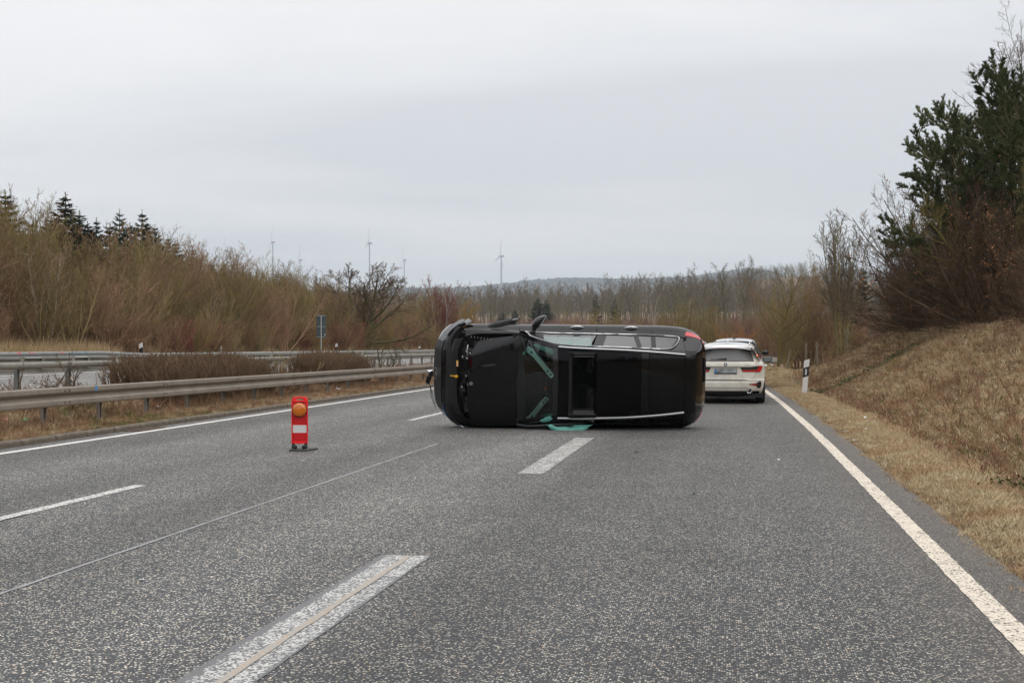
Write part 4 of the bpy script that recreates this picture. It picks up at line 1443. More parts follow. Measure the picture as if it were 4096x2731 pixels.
# ---- clipped hedges in the median
def hedge(seed, px0, px1, u0, u1, h, name, label):
    s0, s1 = sY(px0, -11.8), sY(px1, -11.8)
    r = random.Random(seed)
    n = int((s1 - s0) * 215)
    V, F = [], []
    pl = Plant(seed)
    spec = [dict(n=4, seg=4, wig=.12, up=.10, tip=.5, **{'from': .3}), dict(len=.42, ang=26, angv=10, rr=.7, n=2, seg=2, wig=.12, up=.10, rmin=.0050, tip=.6, **{'from': .2}), dict(len=.5, ang=28, angv=10, rr=.8, seg=1, wig=.12, up=.06, rmin=.0042, tip=.7)]
    e = empty(name, W(-11.8, s0), -TH, label, 'hedge')
    for i in range(n):
        y = (s1 - s0) * r.random()
        x = r.uniform(u0 + 11.8, u1 + 11.8)
        endf = min(1, min(y, (s1 - s0) - y) / .5)
        hh = h * (.86 + .14 * endf ** .5) * (1 - .05 * abs(2 * (x - (u0 + 11.8)) / (u1 - u0) - 1) ** 2) * r.uniform(.88, 1.02)
        d = Vector((r.gauss(0, .14), r.gauss(0, .14) + (.35 if y > (s1 - s0) - .4 else (-.35 if y < .4 else 0)), 1))
        pl.grow(Vector((x, y, .12 + .17 * max(0, -x + .4))), d, hh * .80, r.uniform(.006, .011), 0, spec)
    MB_ = npmesh('stems', *pl.tubes((0,), 3), M_TW_HEDGE)
    o = bpy.data.objects.new('stems', MB_); C.objects.link(o); o.parent = e
    o = bpy.data.objects.new('twigs', npmesh('twigs', *pl.tubes((1, 2), 3), M_TW_HEDGE)); C.objects.link(o); o.parent = e
    return e


hedge(601, 548, 1015, -12.45, -11.2, 1.19, 'median_hedge', 'large clipped bare hedge in the median left of the warning beacon')
hedge(602, 1238, 1425, -12.4, -11.25, 1.17, 'median_hedge', 'smaller clipped bare hedge in the median right of the warning beacon')
P_LOW = [shrub(611 + i, .9, 14, M_TW_HEDGE, M_TW_HEDGE, 30, (7, 6), rt=.0045, sub=2, wig=.14) for i in range(2)]
for k, (px, u, sc, lab) in enumerate([(1040, -11.5, .8, 'low brown brush right of the large hedge'), (1110, -11.5, .75, 'low brown brush midway between the two hedges'), (1185, -11.5, .75, 'low brown brush left of the smaller hedge'), (1450, -11.5, .8, 'low brown brush right of the smaller hedge'), (1530, -11.4, .75, 'low brown brush at the far end of the median')]):
    plant(P_LOW[k % 2], 'low_brush', at_us(u, sY(px, u)), k, sc, lab, 'shrub', None)
for px, sc, lab, m, tp in ((285, .95, 'small rose bush with dried hips behind the blue tape mark', M_TW_DARK, 1), (1130, 1.1, 'ragged mossy shrub left of the smaller hedge', M_TW_OLIVE, 0), (1530, 1.25, 'gnarled mossy shrub in the median right of the smaller hedge', M_BARK, 0), (110, .9, 'few thin weed stems at the left edge of the median', M_TW_DARK, 0)):
    u = -11.75
    plant(shrub(620 + px, 1.15, 6, m, m, 26, (6, 4), rt=.008 if px > 1000 else .006, sub=2, wig=.22, leaf=(.5, .03, M_TW_DARK) if tp else None), 'median_shrub', at_us(u, sY(px, u)), 0, sc, lab, 'shrub')

# ---- the road behind the viewer is lined by the same woods (they show in glass and paint)
pts = []
for _ in range(260):
    s = rt.uniform(-150, 8)
    u = rt.choice((rt.uniform(-58, -30), rt.uniform(-58, -30), rt.uniform(9, 40) if s < -6 else -44))
    pts.append((at_us(u, s), rt.uniform(0, 6.28), 0, rt.uniform(.8, 1.25), rt.randrange(7)))
for _ in range(60):
    s, u = rt.uniform(-190, -150), rt.uniform(-60, 60)
    pts.append((at_us(u, s), rt.uniform(0, 6.28), 0, rt.uniform(1.3, 2.0), rt.randrange(7)))
scatter('woods_behind', J_OLIVE[:2] + J_BROWN[:2] + J_SPRUCE, pts)

# ------------------------------------------------------------------ overturned black car
M_PAINT = mat('black_paint', (0.0035, 0.0036, 0.004), 0.4, spec=0.0, coat=1.0, coat_ior=1.45)
M_PAINTD = mat('dusty_black_paint', (0.0045, 0.0044, 0.0044), 0.4, spec=0.05, coat=0.8, coat_ior=1.36, var=0.4, vscale=3)
M_BPLA = mat('black_trim_plastic', (0.012, 0.012, 0.013), 0.45, bump=0.15, bscale=200)
M_BGLOSS = mat('black_gloss_glass', (0.002, 0.002, 0.0024), 0.05, spec=0.20)
M_CHROME = mat('chrome', (0.62, 0.62, 0.63), 0.16, metal=1.0)
M_ALU = mat('satin_aluminium', (0.55, 0.56, 0.57), 0.32, metal=1.0)
M_DARKM = mat('dark_engine_metal', (0.05, 0.05, 0.052), 0.45, metal=0.6, var=0.4, vscale=12)
M_SEAT = mat('dark_upholstery', (0.008, 0.008, 0.0085), 0.8)
M_BAG = mat('airbag_fabric', (0.115, 0.37, 0.31), 0.5, var=0.25, vscale=7, bump=1.0, bscale=9)
M_TRIMG = mat('pillar_trim_back', (0.56, 0.78, 0.73), 0.55, var=0.12, vscale=9)  # green cast of the screen glass put into the colour
M_YEL = mat('yellow_plastic', (0.75, 0.38, 0.01), 0.45)
M_ORL = mat('orange_label', (0.72, 0.34, 0.04), 0.5)
M_REDL = mat('red_lamp_lens', (0.45, 0.012, 0.018), 0.12, coat=0.8)
M_LAMPG = mat('headlamp_glass', (0.16, 0.175, 0.19), 0.12, coat=0.8)
M_BLUEL = mat('blue_light_guide', (0.05, 0.16, 0.40), 0.25)
M_TYRE = mat('tyre_rubber', (0.014, 0.014, 0.0145), 0.75, bump=0.3, bscale=60)
M_STICK = mat('green_sticker', (0.02, 0.30, 0.12), 0.5)
M_SCRATCH = mat('scraped_metal', (0.35, 0.35, 0.36), 0.4, metal=0.7, var=0.4, vscale=40)


def glass_mat(name, tint, refl=0.06, rough=0.02):
    m = bpy.data.materials.new(name)
    m.use_nodes = True
    t = m.node_tree
    t.nodes.clear()
    out = nd(t, 'ShaderNodeOutputMaterial')
    tr = nd(t, 'ShaderNodeBsdfTransparent')
    tr.inputs[0].default_value = (*tint, 1)
    gl = nd(t, 'ShaderNodeBsdfGlossy', i_Roughness=rough)
    lw = nd(t, 'ShaderNodeFresnel', i_IOR=1.5)
    mr = nd(t, 'ShaderNodeMath', operation='MULTIPLY_ADD', n_1=1.8, n_2=0.0)
    t.links.new(lw.outputs[0], mr.inputs[0])
    mx = nd(t, 'ShaderNodeMixShader')
    t.links.new(mr.outputs[0], mx.inputs[0]); t.links.new(tr.outputs[0], mx.inputs[1]); t.links.new(gl.outputs[0], mx.inputs[2])
    t.links.new(mx.outputs[0], out.inputs[0])
    return m


M_WSCREEN = glass_mat('green_tinted_glass', (0.74, 0.89, 0.85))
M_SGLASS = glass_mat('dark_privacy_glass', (0.06, 0.065, 0.07))
M_LGLASS = glass_mat('tinted_side_glass', (0.55, 0.70, 0.67))


def pchip(xs, ys):
    xs, ys = np.array(xs, float), np.array(ys, float)
    h = np.diff(xs); d = np.diff(ys) / h
    m = np.zeros(len(xs))
    for i in range(1, len(xs) - 1):
        if d[i - 1] * d[i] > 0:
            w1, w2 = 2 * h[i] + h[i - 1], h[i] + 2 * h[i - 1]
            m[i] = (w1 + w2) / (w1 / d[i - 1] + w2 / d[i])
    m[0], m[-1] = d[0], d[-1]
    def f(x):
        x = min(max(x, xs[0]), xs[-1])
        i = min(int(np.searchsorted(xs, x, side='right')) - 1, len(xs) - 2)
        t = (x - xs[i]) / h[i]
        return (1 + 2 * t) * (1 - t) ** 2 * ys[i] + t * (1 - t) ** 2 * h[i] * m[i] + t * t * (3 - 2 * t) * ys[i + 1] + t * t * (t - 1) * h[i] * m[i + 1]
    return f


class Loft:
    """Car skin: a section (y, z control points v = 0..n) that changes along x."""

    def __init__(self, xs, secs):
        self.n = len(secs)
        self.fy = [pchip(xs, s[0]) for s in secs]
        self.fz = [pchip(xs, s[1]) for s in secs]

    def P(self, x, v, side=1):
        pts = [(f(x), g(x)) for f, g in zip(self.fy, self.fz)]
        v = min(max(v, 0), self.n - 1 - 1e-6)
        i = int(v); t = v - i
        p1, p2 = pts[i], pts[i + 1]
        p0 = pts[i - 1] if i > 0 else (-pts[1][0], pts[1][1])
        p3 = pts[i + 2] if i + 2 < self.n else (2 * p2[0] - p1[0], 2 * p2[1] - p1[1])
        k = .42
        r = []
        for a in (0, 1):
            m1, m2 = (p2[a] - p0[a]) * k, (p3[a] - p1[a]) * k
            lim = abs(p2[a] - p1[a]) * 1.6 + .004
            m1 = max(-lim, min(lim, m1)); m2 = max(-lim, min(lim, m2))
            r.append((1 + 2 * t) * (1 - t) ** 2 * p1[a] + t * (1 - t) ** 2 * m1 + t * t * (3 - 2 * t) * p2[a] + t * t * (t - 1) * m2)
        return Vector((x, side * r[0], r[1]))

    def S(self, x, w):
        """w signed: negative = left side."""
        return self.P(x, abs(w), 1 if w >= 0 else -1)

    def N(self, x, w):
        e = .012
        a = self.S(x + e, w) - self.S(x - e, w)
        b = self.S(x, w + e * 3) - self.S(x, w - e * 3)
        n = a.cross(b)
        return n.normalized() if n.length > 1e-9 else Vector((0, 0, 1))

    def O(self, x, w, d):
        return self.S(x, w) + self.N(x, w) * d

    def wy(self, x, y):
        """w where the skin has lateral position y (upper surface)."""
        lo, hi = 0.0, self.n - 1.0
        if abs(y) < 1e-4: return 0.0
        for i in range(40):
            m = (lo + hi) / 2
            if self.P(x, m).y < abs(y): lo = m
            else: hi = m
            if m > 5.0: hi = min(hi, m)
        return math.copysign((lo + hi) / 2, y)

    def patch(self, x0, x1, w0, w1, nx, nw, d=0.0, skip=None, warp=None):
        rows = []
        for i in range(nx + 1):
            row = []
            for j in range(nw + 1):
                w = w0 + (w1 - w0) * j / nw
                a = x0(w) if callable(x0) else x0
                b = x1(w) if callable(x1) else x1
                x = a + (b - a) * i / nx
                p = self.O(x, w, d)
                if warp: p = warp(p)
                row.append(p)
            rows.append(row)
        m = MB()
        if not skip:
            return m.grid(rows)
        a, b = len(rows), len(rows[0])
        f = []
        for i in range(a - 1):
            for j in range(b - 1):
                c = (rows[i][j] + rows[i + 1][j + 1]) / 2
                if not skip(c):
                    f.append((i * b + j, i * b + j + 1, (i + 1) * b + j + 1, (i + 1) * b + j)[::-1])
        return m.add([p for r in rows for p in r], f)


XS = [.30, .50, .75, 1.10, 1.47, 1.75, 2.11, 2.60, 3.2, 3.8, 4.25, 4.42, 4.55, 4.64, 4.69]
SUV = Loft(XS, [
    ([0] * 15, [.935, .975, 1.03, 1.08, 1.12, 1.31, 1.525, 1.61, 1.62, 1.575, 1.495, 1.44, 1.24, 1.03, .86]),
    ([.30, .36, .40, .41, .41, .38, .34, .34, .33, .30, .28, .27, .28, .28, .26], [.93, .97, 1.02, 1.07, 1.105, 1.292, 1.508, 1.598, 1.608, 1.563, 1.483, 1.43, 1.23, 1.02, .855]),
    ([.58, .65, .71, .735, .74, .67, .59, .57, .55, .512, .472, .46, .48, .46, .40], [.885, .935, .985, 1.03, 1.058, 1.225, 1.452, 1.55, 1.56, 1.52, 1.45, 1.40, 1.20, 1.0, .845]),
    ([.70, .755, .80, .81, .79, .72, .645, .62, .605, .58, .545, .535, .555, .53, .45], [.84, .885, .935, .975, 1.045, 1.215, 1.405, 1.465, 1.465, 1.435, 1.375, 1.33, 1.15, .965, .825]),
    ([.775, .815, .835, .83, .81, .79, .778, .774, .77, .76, .735, .715, .68, .60, .48], [.79, .845, .89, .92, .965, .98, .985, .99, 1.0, 1.015, 1.04, 1.04, .99, .90, .79]),
    ([.83, .88, .90, .90, .90, .90, .90, .90, .90, .90, .875, .83, .755, .65, .50], [.68, .74, .785, .80, .81, .81, .81, .81, .815, .825, .83, .825, .80, .76, .70]),
    ([.82, .86, .875, .87, .865, .865, .865, .865, .865, .865, .845, .80, .73, .63, .48], [.46, .48, .50, .50, .48, .48, .48, .48, .48, .50, .52, .54, .55, .55, .55]),
    ([.77, .80, .82, .82, .82, .82, .82, .82, .82, .82, .79, .74, .68, .60, .46], [.26, .25, .25, .25, .25, .25, .25, .25, .25, .26, .30, .34, .38, .40, .42]),
])


def build_suv():
    dl = R(7.0)
    X0, Y0, Z0 = -1.367, 24.6, 1.002
    e = empty('overturned_car', (0, 0, 0), 0, 'black car lying on its left side across the road, roof towards the viewer, front smashed', 'car')
    c, s = math.cos(dl), math.sin(dl)
    yaw = R(0.4)
    M = Matrix(((1, 0, 0), (0, -s, -c), (0, c, -s))).to_4x4()
    e.matrix_world = Matrix.Translation((X0, Y0, Z0)) @ Matrix.Rotation(R(0.55), 4, 'Y') @ Matrix.Rotation(yaw, 4, 'Z') @ M
    L = SUV
    S = 35

    def part(mb, name, m, parent=e, solid=.012, smooth=S, **k):
        if solid > 0 or m in (M_WSCREEN, M_SGLASS, M_LGLASS):
            t = 0.0
            for f in mb.f:
                a, b_, c_ = Vector(mb.v[f[0]]), Vector(mb.v[f[1]]), Vector(mb.v[f[2]])
                ce = (a + b_ + c_) / 3
                t += (b_ - a).cross(c_ - a).dot(ce - Vector((min(max(ce.x, .9), 4.0), 0, .62)))
            if t < 0:
                mb.f = [f[::-1] for f in mb.f]
        o = mb.build(name, m, parent, smooth=smooth, solid=solid, **k)
        if solid > 0:
            md = o.modifiers.new('edges', 'EDGE_SPLIT')
            md.split_angle = R(40)
        return o

    # --- roof with the open sunroof
    xh0, xh1 = 2.315, 2.755
    hole = lambda p: xh0 < p.x < xh1 and abs(p.y) < .535
    wr = 2.0
    # front header (dark glass), side strips, then panels
    part(L.patch(2.13, 2.305, -1.93, 1.93, 4, 24), 'roof_header', M_BGLOSS)
    def roof_strip(sgn):
        rows = []
        for i in range(25):
            x = 2.13 + (4.255 - 2.13) * i / 24
            yo = L.P(x, 2.0).y
            rows.append([L.O(x, sgn * 2.02, .0), L.O(x, sgn * (2.02 + 1.93) / 2, .0), L.O(x, sgn * 1.95, 0)][::sgn])
        return MB().grid(rows, flip=True)
    for sg in (1, -1):
        part(roof_strip(sg), 'roof_side', M_PAINT)
    part(L.patch(2.765, 3.505, -1.92, 1.92, 8, 24), 'glass_roof_panel', M_BGLOSS)
    part(L.patch(3.515, 3.645, -1.92, 1.92, 3, 24), 'roof_bow', M_PAINT)
    part(L.patch(3.655, 4.255, -1.92, 1.92, 8, 24), 'roof_panel', M_PAINTD)
    # sunroof cassette: recessed frame and rails
    fr = MB()
    for sg in (1, -1):
        fr.box((2.535, sg * .525, 1.555), (.47, .03, .06))
        for k, (yy, zz, hh) in enumerate(((.495, 1.545, .012), (.472, 1.53, .010), (.445, 1.52, .014))):
            fr.box((2.54, sg * yy, zz), (.42, hh, .02))
    fr.box((2.325, 0, 1.535), (.03, 1.05, .05)).box((2.355, 0, 1.525), (.016, .90, .03))
    o = part(fr, 'sunroof_frame', M_BPLA, solid=0, bevel=.003)
    sl = MB()
    for sg, y0 in ((1, .505), (-1, -.505), (-1, -.485), (1, .463), (-1, -.463)):
        sl.box((2.56, y0, 1.562), (.34, .005, .006))
    part(sl, 'slide_rail', M_ALU, o, solid=0)['kind'] = 'stuff'
    # --- roof rails (aluminium)
    for sg in (1, -1):
        path = []
        for i in range(22):
            x = 2.135 + (4.255 - 2.135) * i / 21
            p = L.O(x, sg * 2.12, .018)
            path.append(p)
        b = MB()
        prof = [(-.016, -.02), (.016, -.02), (.017, .008), (.008, .018), (-.008, .018), (-.017, .008)]
        rows = []
        for p in path:
            rows.append([p + Vector((0, a * 1.0, z)) for a, z in prof])
        b.grid(rows, cu=True)
        b.f.append(tuple(range(6))); b.m.append(0)
        b.f.append(tuple(21 * 6 + j for j in range(6))); b.m.append(0)
        part(b, 'roof_rail', M_ALU, solid=0)
    # --- windscreen, pillars
    cowl = lambda w: 1.475 + .03 * (abs(w) / 2) ** 2
    part(L.patch(cowl, 2.115, -1.90, 1.90, 12, 24, .0), 'windscreen', M_WSCREEN, solid=0)
    bord = MB()
    for sg in (1, -1):
        for i in range(14):
            pass
    for sg in (1, -1):
        part(L.patch(1.46, 2.16, sg * 1.92, sg * 2.98, 12, 6) if sg > 0 else L.patch(1.46, 2.16, -2.98, -1.92, 12, 6), 'pillar', M_PAINT)
        a, b_ = (2.05, 2.98) if sg > 0 else (-2.98, -2.05)
        part(L.patch(2.17, 4.27, a, b_, 24, 6), 'roof_frame', M_PAINT)
        # black ceramic edge of the screen
        a, b_ = (1.80, 1.925) if sg > 0 else (-1.925, -1.80)
        part(L.patch(1.48, 2.11, a, b_, 10, 2, -.004), 'screen_border', M_BPLA, solid=0)
    part(L.patch(2.05, 2.125, -1.9, 1.9, 2, 20, -.004), 'screen_border', M_BPLA, solid=0)
    part(L.patch(lambda w: cowl(w) - .04, lambda w: cowl(w) + .10, -1.95, 1.95, 4, 20, -.006), 'cowl', M_BPLA)
    # --- side windows
    def win(x0, x1, sg, m, nm='window', v0=3.06, v1=3.94, front=None, rear=None):
        a, b_ = (v0, v1) if sg > 0 else (-v1, -v0)
        return part(L.patch(front or x0, rear or x1, a, b_, 12, 5, -.004), nm, m, solid=0)
    for sg in (1, -1):
        aw = lambda w: 1.62 + .62 * (1 - (abs(w) - 3)) ** 1.1
        win(0, 2.73, sg, M_LGLASS, 'door_window', front=lambda w: 1.58 + .50 * max(0, 3.96 - abs(w)), rear=lambda w: 2.66 + .17 * (abs(w) - 3.0) - .02)
        win(0, 0, sg, M_SGLASS, 'door_window', front=lambda w: 2.82 + .12 * (abs(w) - 3.0), rear=lambda w: 3.48 - .04 * (abs(w) - 3))
        win(0, 0, sg, M_SGLASS, 'door_window', front=lambda w: 3.52 - .04 * (abs(w) - 3), rear=lambda w: 3.70 + .03 * (abs(w) - 3))
        win(0, 0, sg, M_SGLASS, 'quarter_window', front=lambda w: 3.755, rear=lambda w: 3.98 + .22 * (abs(w) - 3.0))
        for x0, x1, q in ((2.70, 2.86, .12), (3.46, 3.54, -.04), (3.69, 3.77, .03)):
            a, b_ = (3.0, 4.0) if sg > 0 else (-4.0, -3.0)
            part(L.patch(lambda w: x0 + q * (abs(w) - 3), lambda w: x1 + q * (abs(w) - 3), a, b_, 3, 5, .0), 'window_post', M_BGLOSS)
        a, b_ = (2.96, 4.06) if sg > 0 else (-4.06, -2.96)
        part(L.patch(3.86, 4.285, a, b_, 6, 8, -.012), 'rear_pillar', M_PAINT)
        # window surround; left one black, dark road reflection put into its colour
        path = [L.O(1.58 + .06 * i, sg * 4.0, .006) for i in range(44)]
        path += [L.O(4.185, sg * 3.97, .006), L.O(4.20, sg * 3.90, .006), L.O(4.19, sg * 3.78, .006), L.O(4.165, sg * 3.6, .006), L.O(4.12, sg * 3.4, .006), L.O(4.06, sg * 3.22, .006), L.O(4.0, sg * 3.10, .006), L.O(3.93, sg * 3.02, .006)]
        path += [L.O(3.85 - .06 * i, sg * 2.98, .006) for i in range(31)] + [L.O(1.95 - .05 * i, sg * (2.98 + .02 * i), .006) for i in range(1, 7)] + [L.O(1.64, sg * 3.5, .006), L.O(1.59, sg * 3.88, .006)]
        part(MB().tube(path, .0105, 6), 'window_surround', M_CHROME if sg > 0 else M_BPLA, solid=0, smooth=60)
    # --- flanks
    def arch(xc, zc=.36, r=.385):
        return lambda p: (p.x - xc) ** 2 + (p.z - zc) ** 2 < r * r
    for sg in (1, -1):
        rg = lambda a, b_: (a, b_) if sg > 0 else (-b_, -a)
        part(L.patch(1.485, 2.795, *rg(4.03, 6.9), 16, 16), 'front_door', M_PAINT)
        part(L.patch(2.803, 3.74, *rg(4.03, 6.9), 14, 16, skip=arch(3.76)), 'rear_door', M_PAINT)
        part(L.patch(3.748, 4.47, *rg(4.03, 6.9), 18, 20, skip=arch(3.76)), 'quarter_panel', M_PAINT)
        part(L.patch(4.275, 4.47, *rg(3.0, 4.02), 5, 6), 'rear_pillar', M_PAINT)
        if sg > 0:
            part(L.patch(.56, 1.478, *rg(2.35, 6.9), 22, 24, skip=arch(.87), warp=lambda p: p + Vector((0, .02 * math.sin(p.x * 9) * max(0, 1 - p.x), .03 * max(0, .9 - p.x)))), 'fender', M_PAINT)
        else:
            part(L.patch(.40, 1.478, *rg(2.3, 6.9), 22, 24, skip=arch(.87)), 'fender', M_PAINT)
        # door handle: bow and recess
        for x in (2.47, 3.40):
            b = MB()
            path = [L.O(x - .115 + .23 * i / 10, sg * 4.62, .004 + .034 * math.sin(math.pi * i / 10) ** .7) for i in range(11)]
            b.tube(path, [.006 + .010 * math.sin(math.pi * i / 10) for i in range(11)], 8)
            part(b, 'door_handle', M_CHROME, solid=0, smooth=60)
        # lower door trim, sill
        part(L.patch(1.25, 3.38, *rg(6.6, 7.0), 12, 3, .012), 'sill', M_BPLA)
    # fuel flap
    part(L.patch(4.02, 4.22, 4.55, 5.0, 4, 4, .003), 'fuel_flap', M_PAINT)
    # --- tail
    part(L.patch(4.263, 4.46, -2.95, 2.95, 5, 28), 'spoiler', M_PAINTD)
    part(L.patch(4.463, 4.605, -2.47, 2.47, 5, 20, -.002), 'rear_window', M_BGLOSS)
    part(L.patch(4.464, 4.692, -6.9, -2.46, 6, 26), 'tail_side', M_PAINT)
    part(L.patch(4.464, 4.692, 2.46, 6.9, 6, 26), 'tail_side', M_PAINT)
    part(L.patch(4.60, 4.692, -2.45, 2.45, 4, 16), 'tailgate', M_PAINT)
    cap = MB()
    ring = [L.S(4.69, -6.9 + 13.8 * i / 40) for i in range(41)]
    mid = [Vector((4.715, p.y * .55, .58 + (p.z - .58) * .6)) for p in ring]
    cap.grid([ring, mid])
    cap.add(mid, [tuple(range(41))])
    part(cap, 'rear_bumper', M_PAINTD, solid=0)
    part(L.patch(lambda w: 4.30 + .10 * (w - 4.2), lambda w: 4.60 - .10 * abs(w - 4.45), 4.18, 4.62, 10, 4, .006), 'tail_light', M_REDL)
    part(L.patch(lambda w: 4.52, lambda w: 4.66, -4.9, -4.2, 6, 4, .006), 'tail_light', M_REDL)
    part(L.patch(4.64, 4.685, 4.2, 5.2, 3, 4, .006), 'tail_light', M_REDL)
    # wiper and spoiler trim on the tail edge
    part(MB().box((4.655, .18, 1.02), (.05, .42, .03), (0, R(60), 0)), 'rear_wiper', M_BPLA, solid=0, bevel=.008)
    # --- hood, pushed back and down on the right
    def hoodw(p):
        t = max(0, min(1, (1.45 - p.x) / .85))
        d = p.copy()
        # raised power ridges
        q = (p.y - .245 - .03 * (p.x - .95)) / .022
        env = math.exp(-((p.x - .95) / .16) ** 4)
        d.z += .013 * env * math.exp(-q * q * .5)
        d.z -= .012 * math.exp(-((p.y + .30) / .10) ** 2) * env
        yc = .475 + .30 * (p.x - .66)
        d.z -= .50 * max(0, p.y - yc) + .12 * max(0, -p.y - .62)
        d.z += .015 * t
        d.y -= .07 * t + .012
        d.x += .02 * math.sin(p.y * 3.0)
        return d
    def hfront(w):
        y = L.P(.8, abs(w)).y * (1 if w >= 0 else -1)
        return .615 + .48 * max(0, abs(y) - .42) ** 1.6 * (2.6 if y > 0 else 1.5)
    part(L.patch(hfront, lambda w: 1.435 + .02 * abs(w), -2.45, 2.12, 26, 60, .012, warp=hoodw), 'hood', M_PAINT, solid=.02, smooth=60)
    def star(center, r, parent, nm, nrm, th=.006, m=M_CHROME):
        q = nrm.to_track_quat('Z', 'Y').to_matrix().to_4x4()
        Mx = Matrix.Translation(center) @ q
        b = MB()
        b.lathe([(r, 0), (r, th), (r * .84, th), (r * .84, 0)], 28, Mx)
        for k in range(3):
            a = R(180 + 120 * k)
            # spokes widen to the hub
            pl = [(r * .86 * math.cos(a), r * .86 * math.sin(a)), (r * .20 * math.cos(a + 1.05), r * .20 * math.sin(a + 1.05)), (0, 0), (r * .20 * math.cos(a - 1.05), r * .20 * math.sin(a - 1.05))]
            b.prism(pl, th, Mx)
        return part(b, nm, m, parent, solid=0, smooth=30)
    p = L.S(.665, L.wy(.665, -.09))
    bd = part(MB().lathe([(.0, .0), (.031, .0), (.031, .006), (.0, .007)], 24, Matrix.Translation(p + Vector((0, 0, .034))) @ L.N(.665, -.2).to_track_quat('Z', 'Y').to_matrix().to_4x4()), 'hood_badge', M_ALU, solid=0)
    star(p + Vector((0, 0, .0415)), .023, bd, 'star', L.N(.665, -.2), .002, M_BPLA)
    # --- front fascia: bumper, grille, lamps
    lean = lambda z: ip(z, [.20, .30, .45, .62, .80, .86, .91], [.07, .01, .0, .07, .145, .21, .30])
    plan = lambda y: ip(abs(y), [0, .25, .45, .60, .70, .80, .88, .93], [0, .004, .02, .07, .135, .235, .36, .47])
    topz = lambda y: ip(abs(y), [0, .45, .75, .93], [.905, .895, .85, .80])
    def F(y, z, d=0.0):
        x = lean(z) * (1 - .4 * (abs(y) / .93) ** 2) + plan(y) - d
        return Vector((x, y, z))
    rows = []
    for i in range(41):
        y = -.93 + 1.86 * i / 40
        rows.append([F(y, .22 + (topz(y) - .22) * j / 18) for j in range(19)])
    part(MB().grid(rows, flip=True), 'front_bumper', M_PAINT, solid=.01)
    # torn bumper corner standing off on the upper side
    rows = [[F(y, .24 + (.74 - .24) * j / 10) + Vector((.0 + .25 * (y - .40), .05 * (y - .42), .03 + .16 * (y - .42))) for j in range(11)] for y in (.43, .5, .57, .64, .71, .78, .84, .90, .935)]
    tc = part(MB().grid(rows, flip=True), 'torn_bumper_corner', M_PAINT, solid=.008)
    rows = [[F(y, z) + Vector((.0, .02, .0)) for z in (.52, .58, .64, .70, .76)] for y in (.66, .72, .78, .84, .89, .92)]
    part(MB().grid([[p + Vector((.03, .03, .06)) for p in r] for r in rows], flip=True), 'bumper_flap', M_PAINT, solid=.008)
    part(MB().tube([F(y, .265, .02) + Vector((.015, .012, 0)) for y in (.38, .46, .54, .62, .70, .77, .83)], [.010, .014, .014, .014, .014, .012, .008], 8), 'lower_chrome_blade', M_CHROME, solid=0, smooth=60)
    # grille
    rows = [[F(y, .44 + .34 * j / 8, .008) for j in range(9)] for y in np.linspace(-.60, .60, 33)]
    gr_ = part(MB().grid(rows, flip=True), 'grille', M_BPLA, solid=.006)
    dots = MB()
    for j in range(11):
        for i in range(40):
            y = -.585 + 1.17 * (i + .5 * (j % 2)) / 40
            z = .455 + .31 * j / 10
            if math.hypot(y - .02, z - .615) < .115: continue
            Mx = Matrix.Translation(F(y, z, .010)) @ Matrix.Rotation(R(-75), 4, 'Y')
            dots.lathe([(.004, 0), (.0025, .004), (0, .005)], 5, Mx)
    part(dots, 'grille_studs', M_DARKM, gr_, solid=0)['kind'] = 'stuff'
    rows = [[F(y, z, .012) for z in (.775, .80)] for y in np.linspace(-.63, .63, 25)]
    part(MB().grid(rows, flip=True), 'grille_trim', M_BPLA, gr_, solid=.008)
    nrm = Vector((-.92, 0, .39)).normalized()
    star(F(.02, .615, .026), .105, gr_, 'star_emblem', nrm, .014)
    # number plate seen edge-on, broken sensor with loose wires
    MB().box(F(-.02, .34, .012), (.012, .52, .11), (0, R(8), 0)).build('number_plate', mat('plate_white', (.7, .7, .7), .4), e, bevel=.003)
    b = MB().box(F(-.03, .30, .07), (.07, .10, .08), (.3, .2, .4)).box(F(-.12, .31, .11), (.08, .16, .07), (.5, .1, -.3)).tube([F(-.20, .31, .13), F(-.22, .31, .135)], .03, 8)
    sn = part(b, 'broken_sensor', M_BPLA, solid=0, bevel=.008)
    MB().tube([F(0.02, .32, .04), F(0.0, .33, .10), F(.03, .33, .14)], [.02, .03, .012], 8).build('clear_lens', M_CHROME, sn, smooth=60)
    b = MB()
    for k in range(3):
        b.tube([F(-.2, .31, .10), F(-.32, .31, .07 + .01 * k), F(-.44, .31, .05 + .02 * k), F(-.56 - .05 * k, .31, .045 + .02 * k)], .004, 5)
    part(b, 'wire', M_BPLA, sn, solid=0)
    # head lamps
    rows = [[F(y, .70 + .13 * j / 5 - .10 * (y - .5), .006) for j in range(6)] for y in np.linspace(.46, .80, 10)]
    hl = part(MB().grid([[p + Vector((.045, -.045, .0)) for p in r] for r in rows], flip=True), 'headlight', M_LAMPG, solid=.006)
    part(MB().tube([F(y, .80 - .08 * (y - .5), .008) + Vector((.055, -.045, .01)) for y in np.linspace(.48, .80, 9)], .007, 6), 'light_guide', M_BLUEL, hl, solid=0)
    rows = [[F(-y, .70 + .13 * j / 5 - .10 * (y - .5), .006) for j in range(6)] for y in np.linspace(.46, .82, 10)]
    hl = part(MB().grid(rows), 'headlight', mat('dark_headlamp_glass', (.015, .016, .018), .1, coat=.8), solid=.006)
    part(MB().tube([F(-y, .815 - .08 * (y - .5), .008) for y in np.linspace(.52, .80, 9)], .005, 6), 'light_guide', M_BLUEL, hl, solid=0)
    rows = []
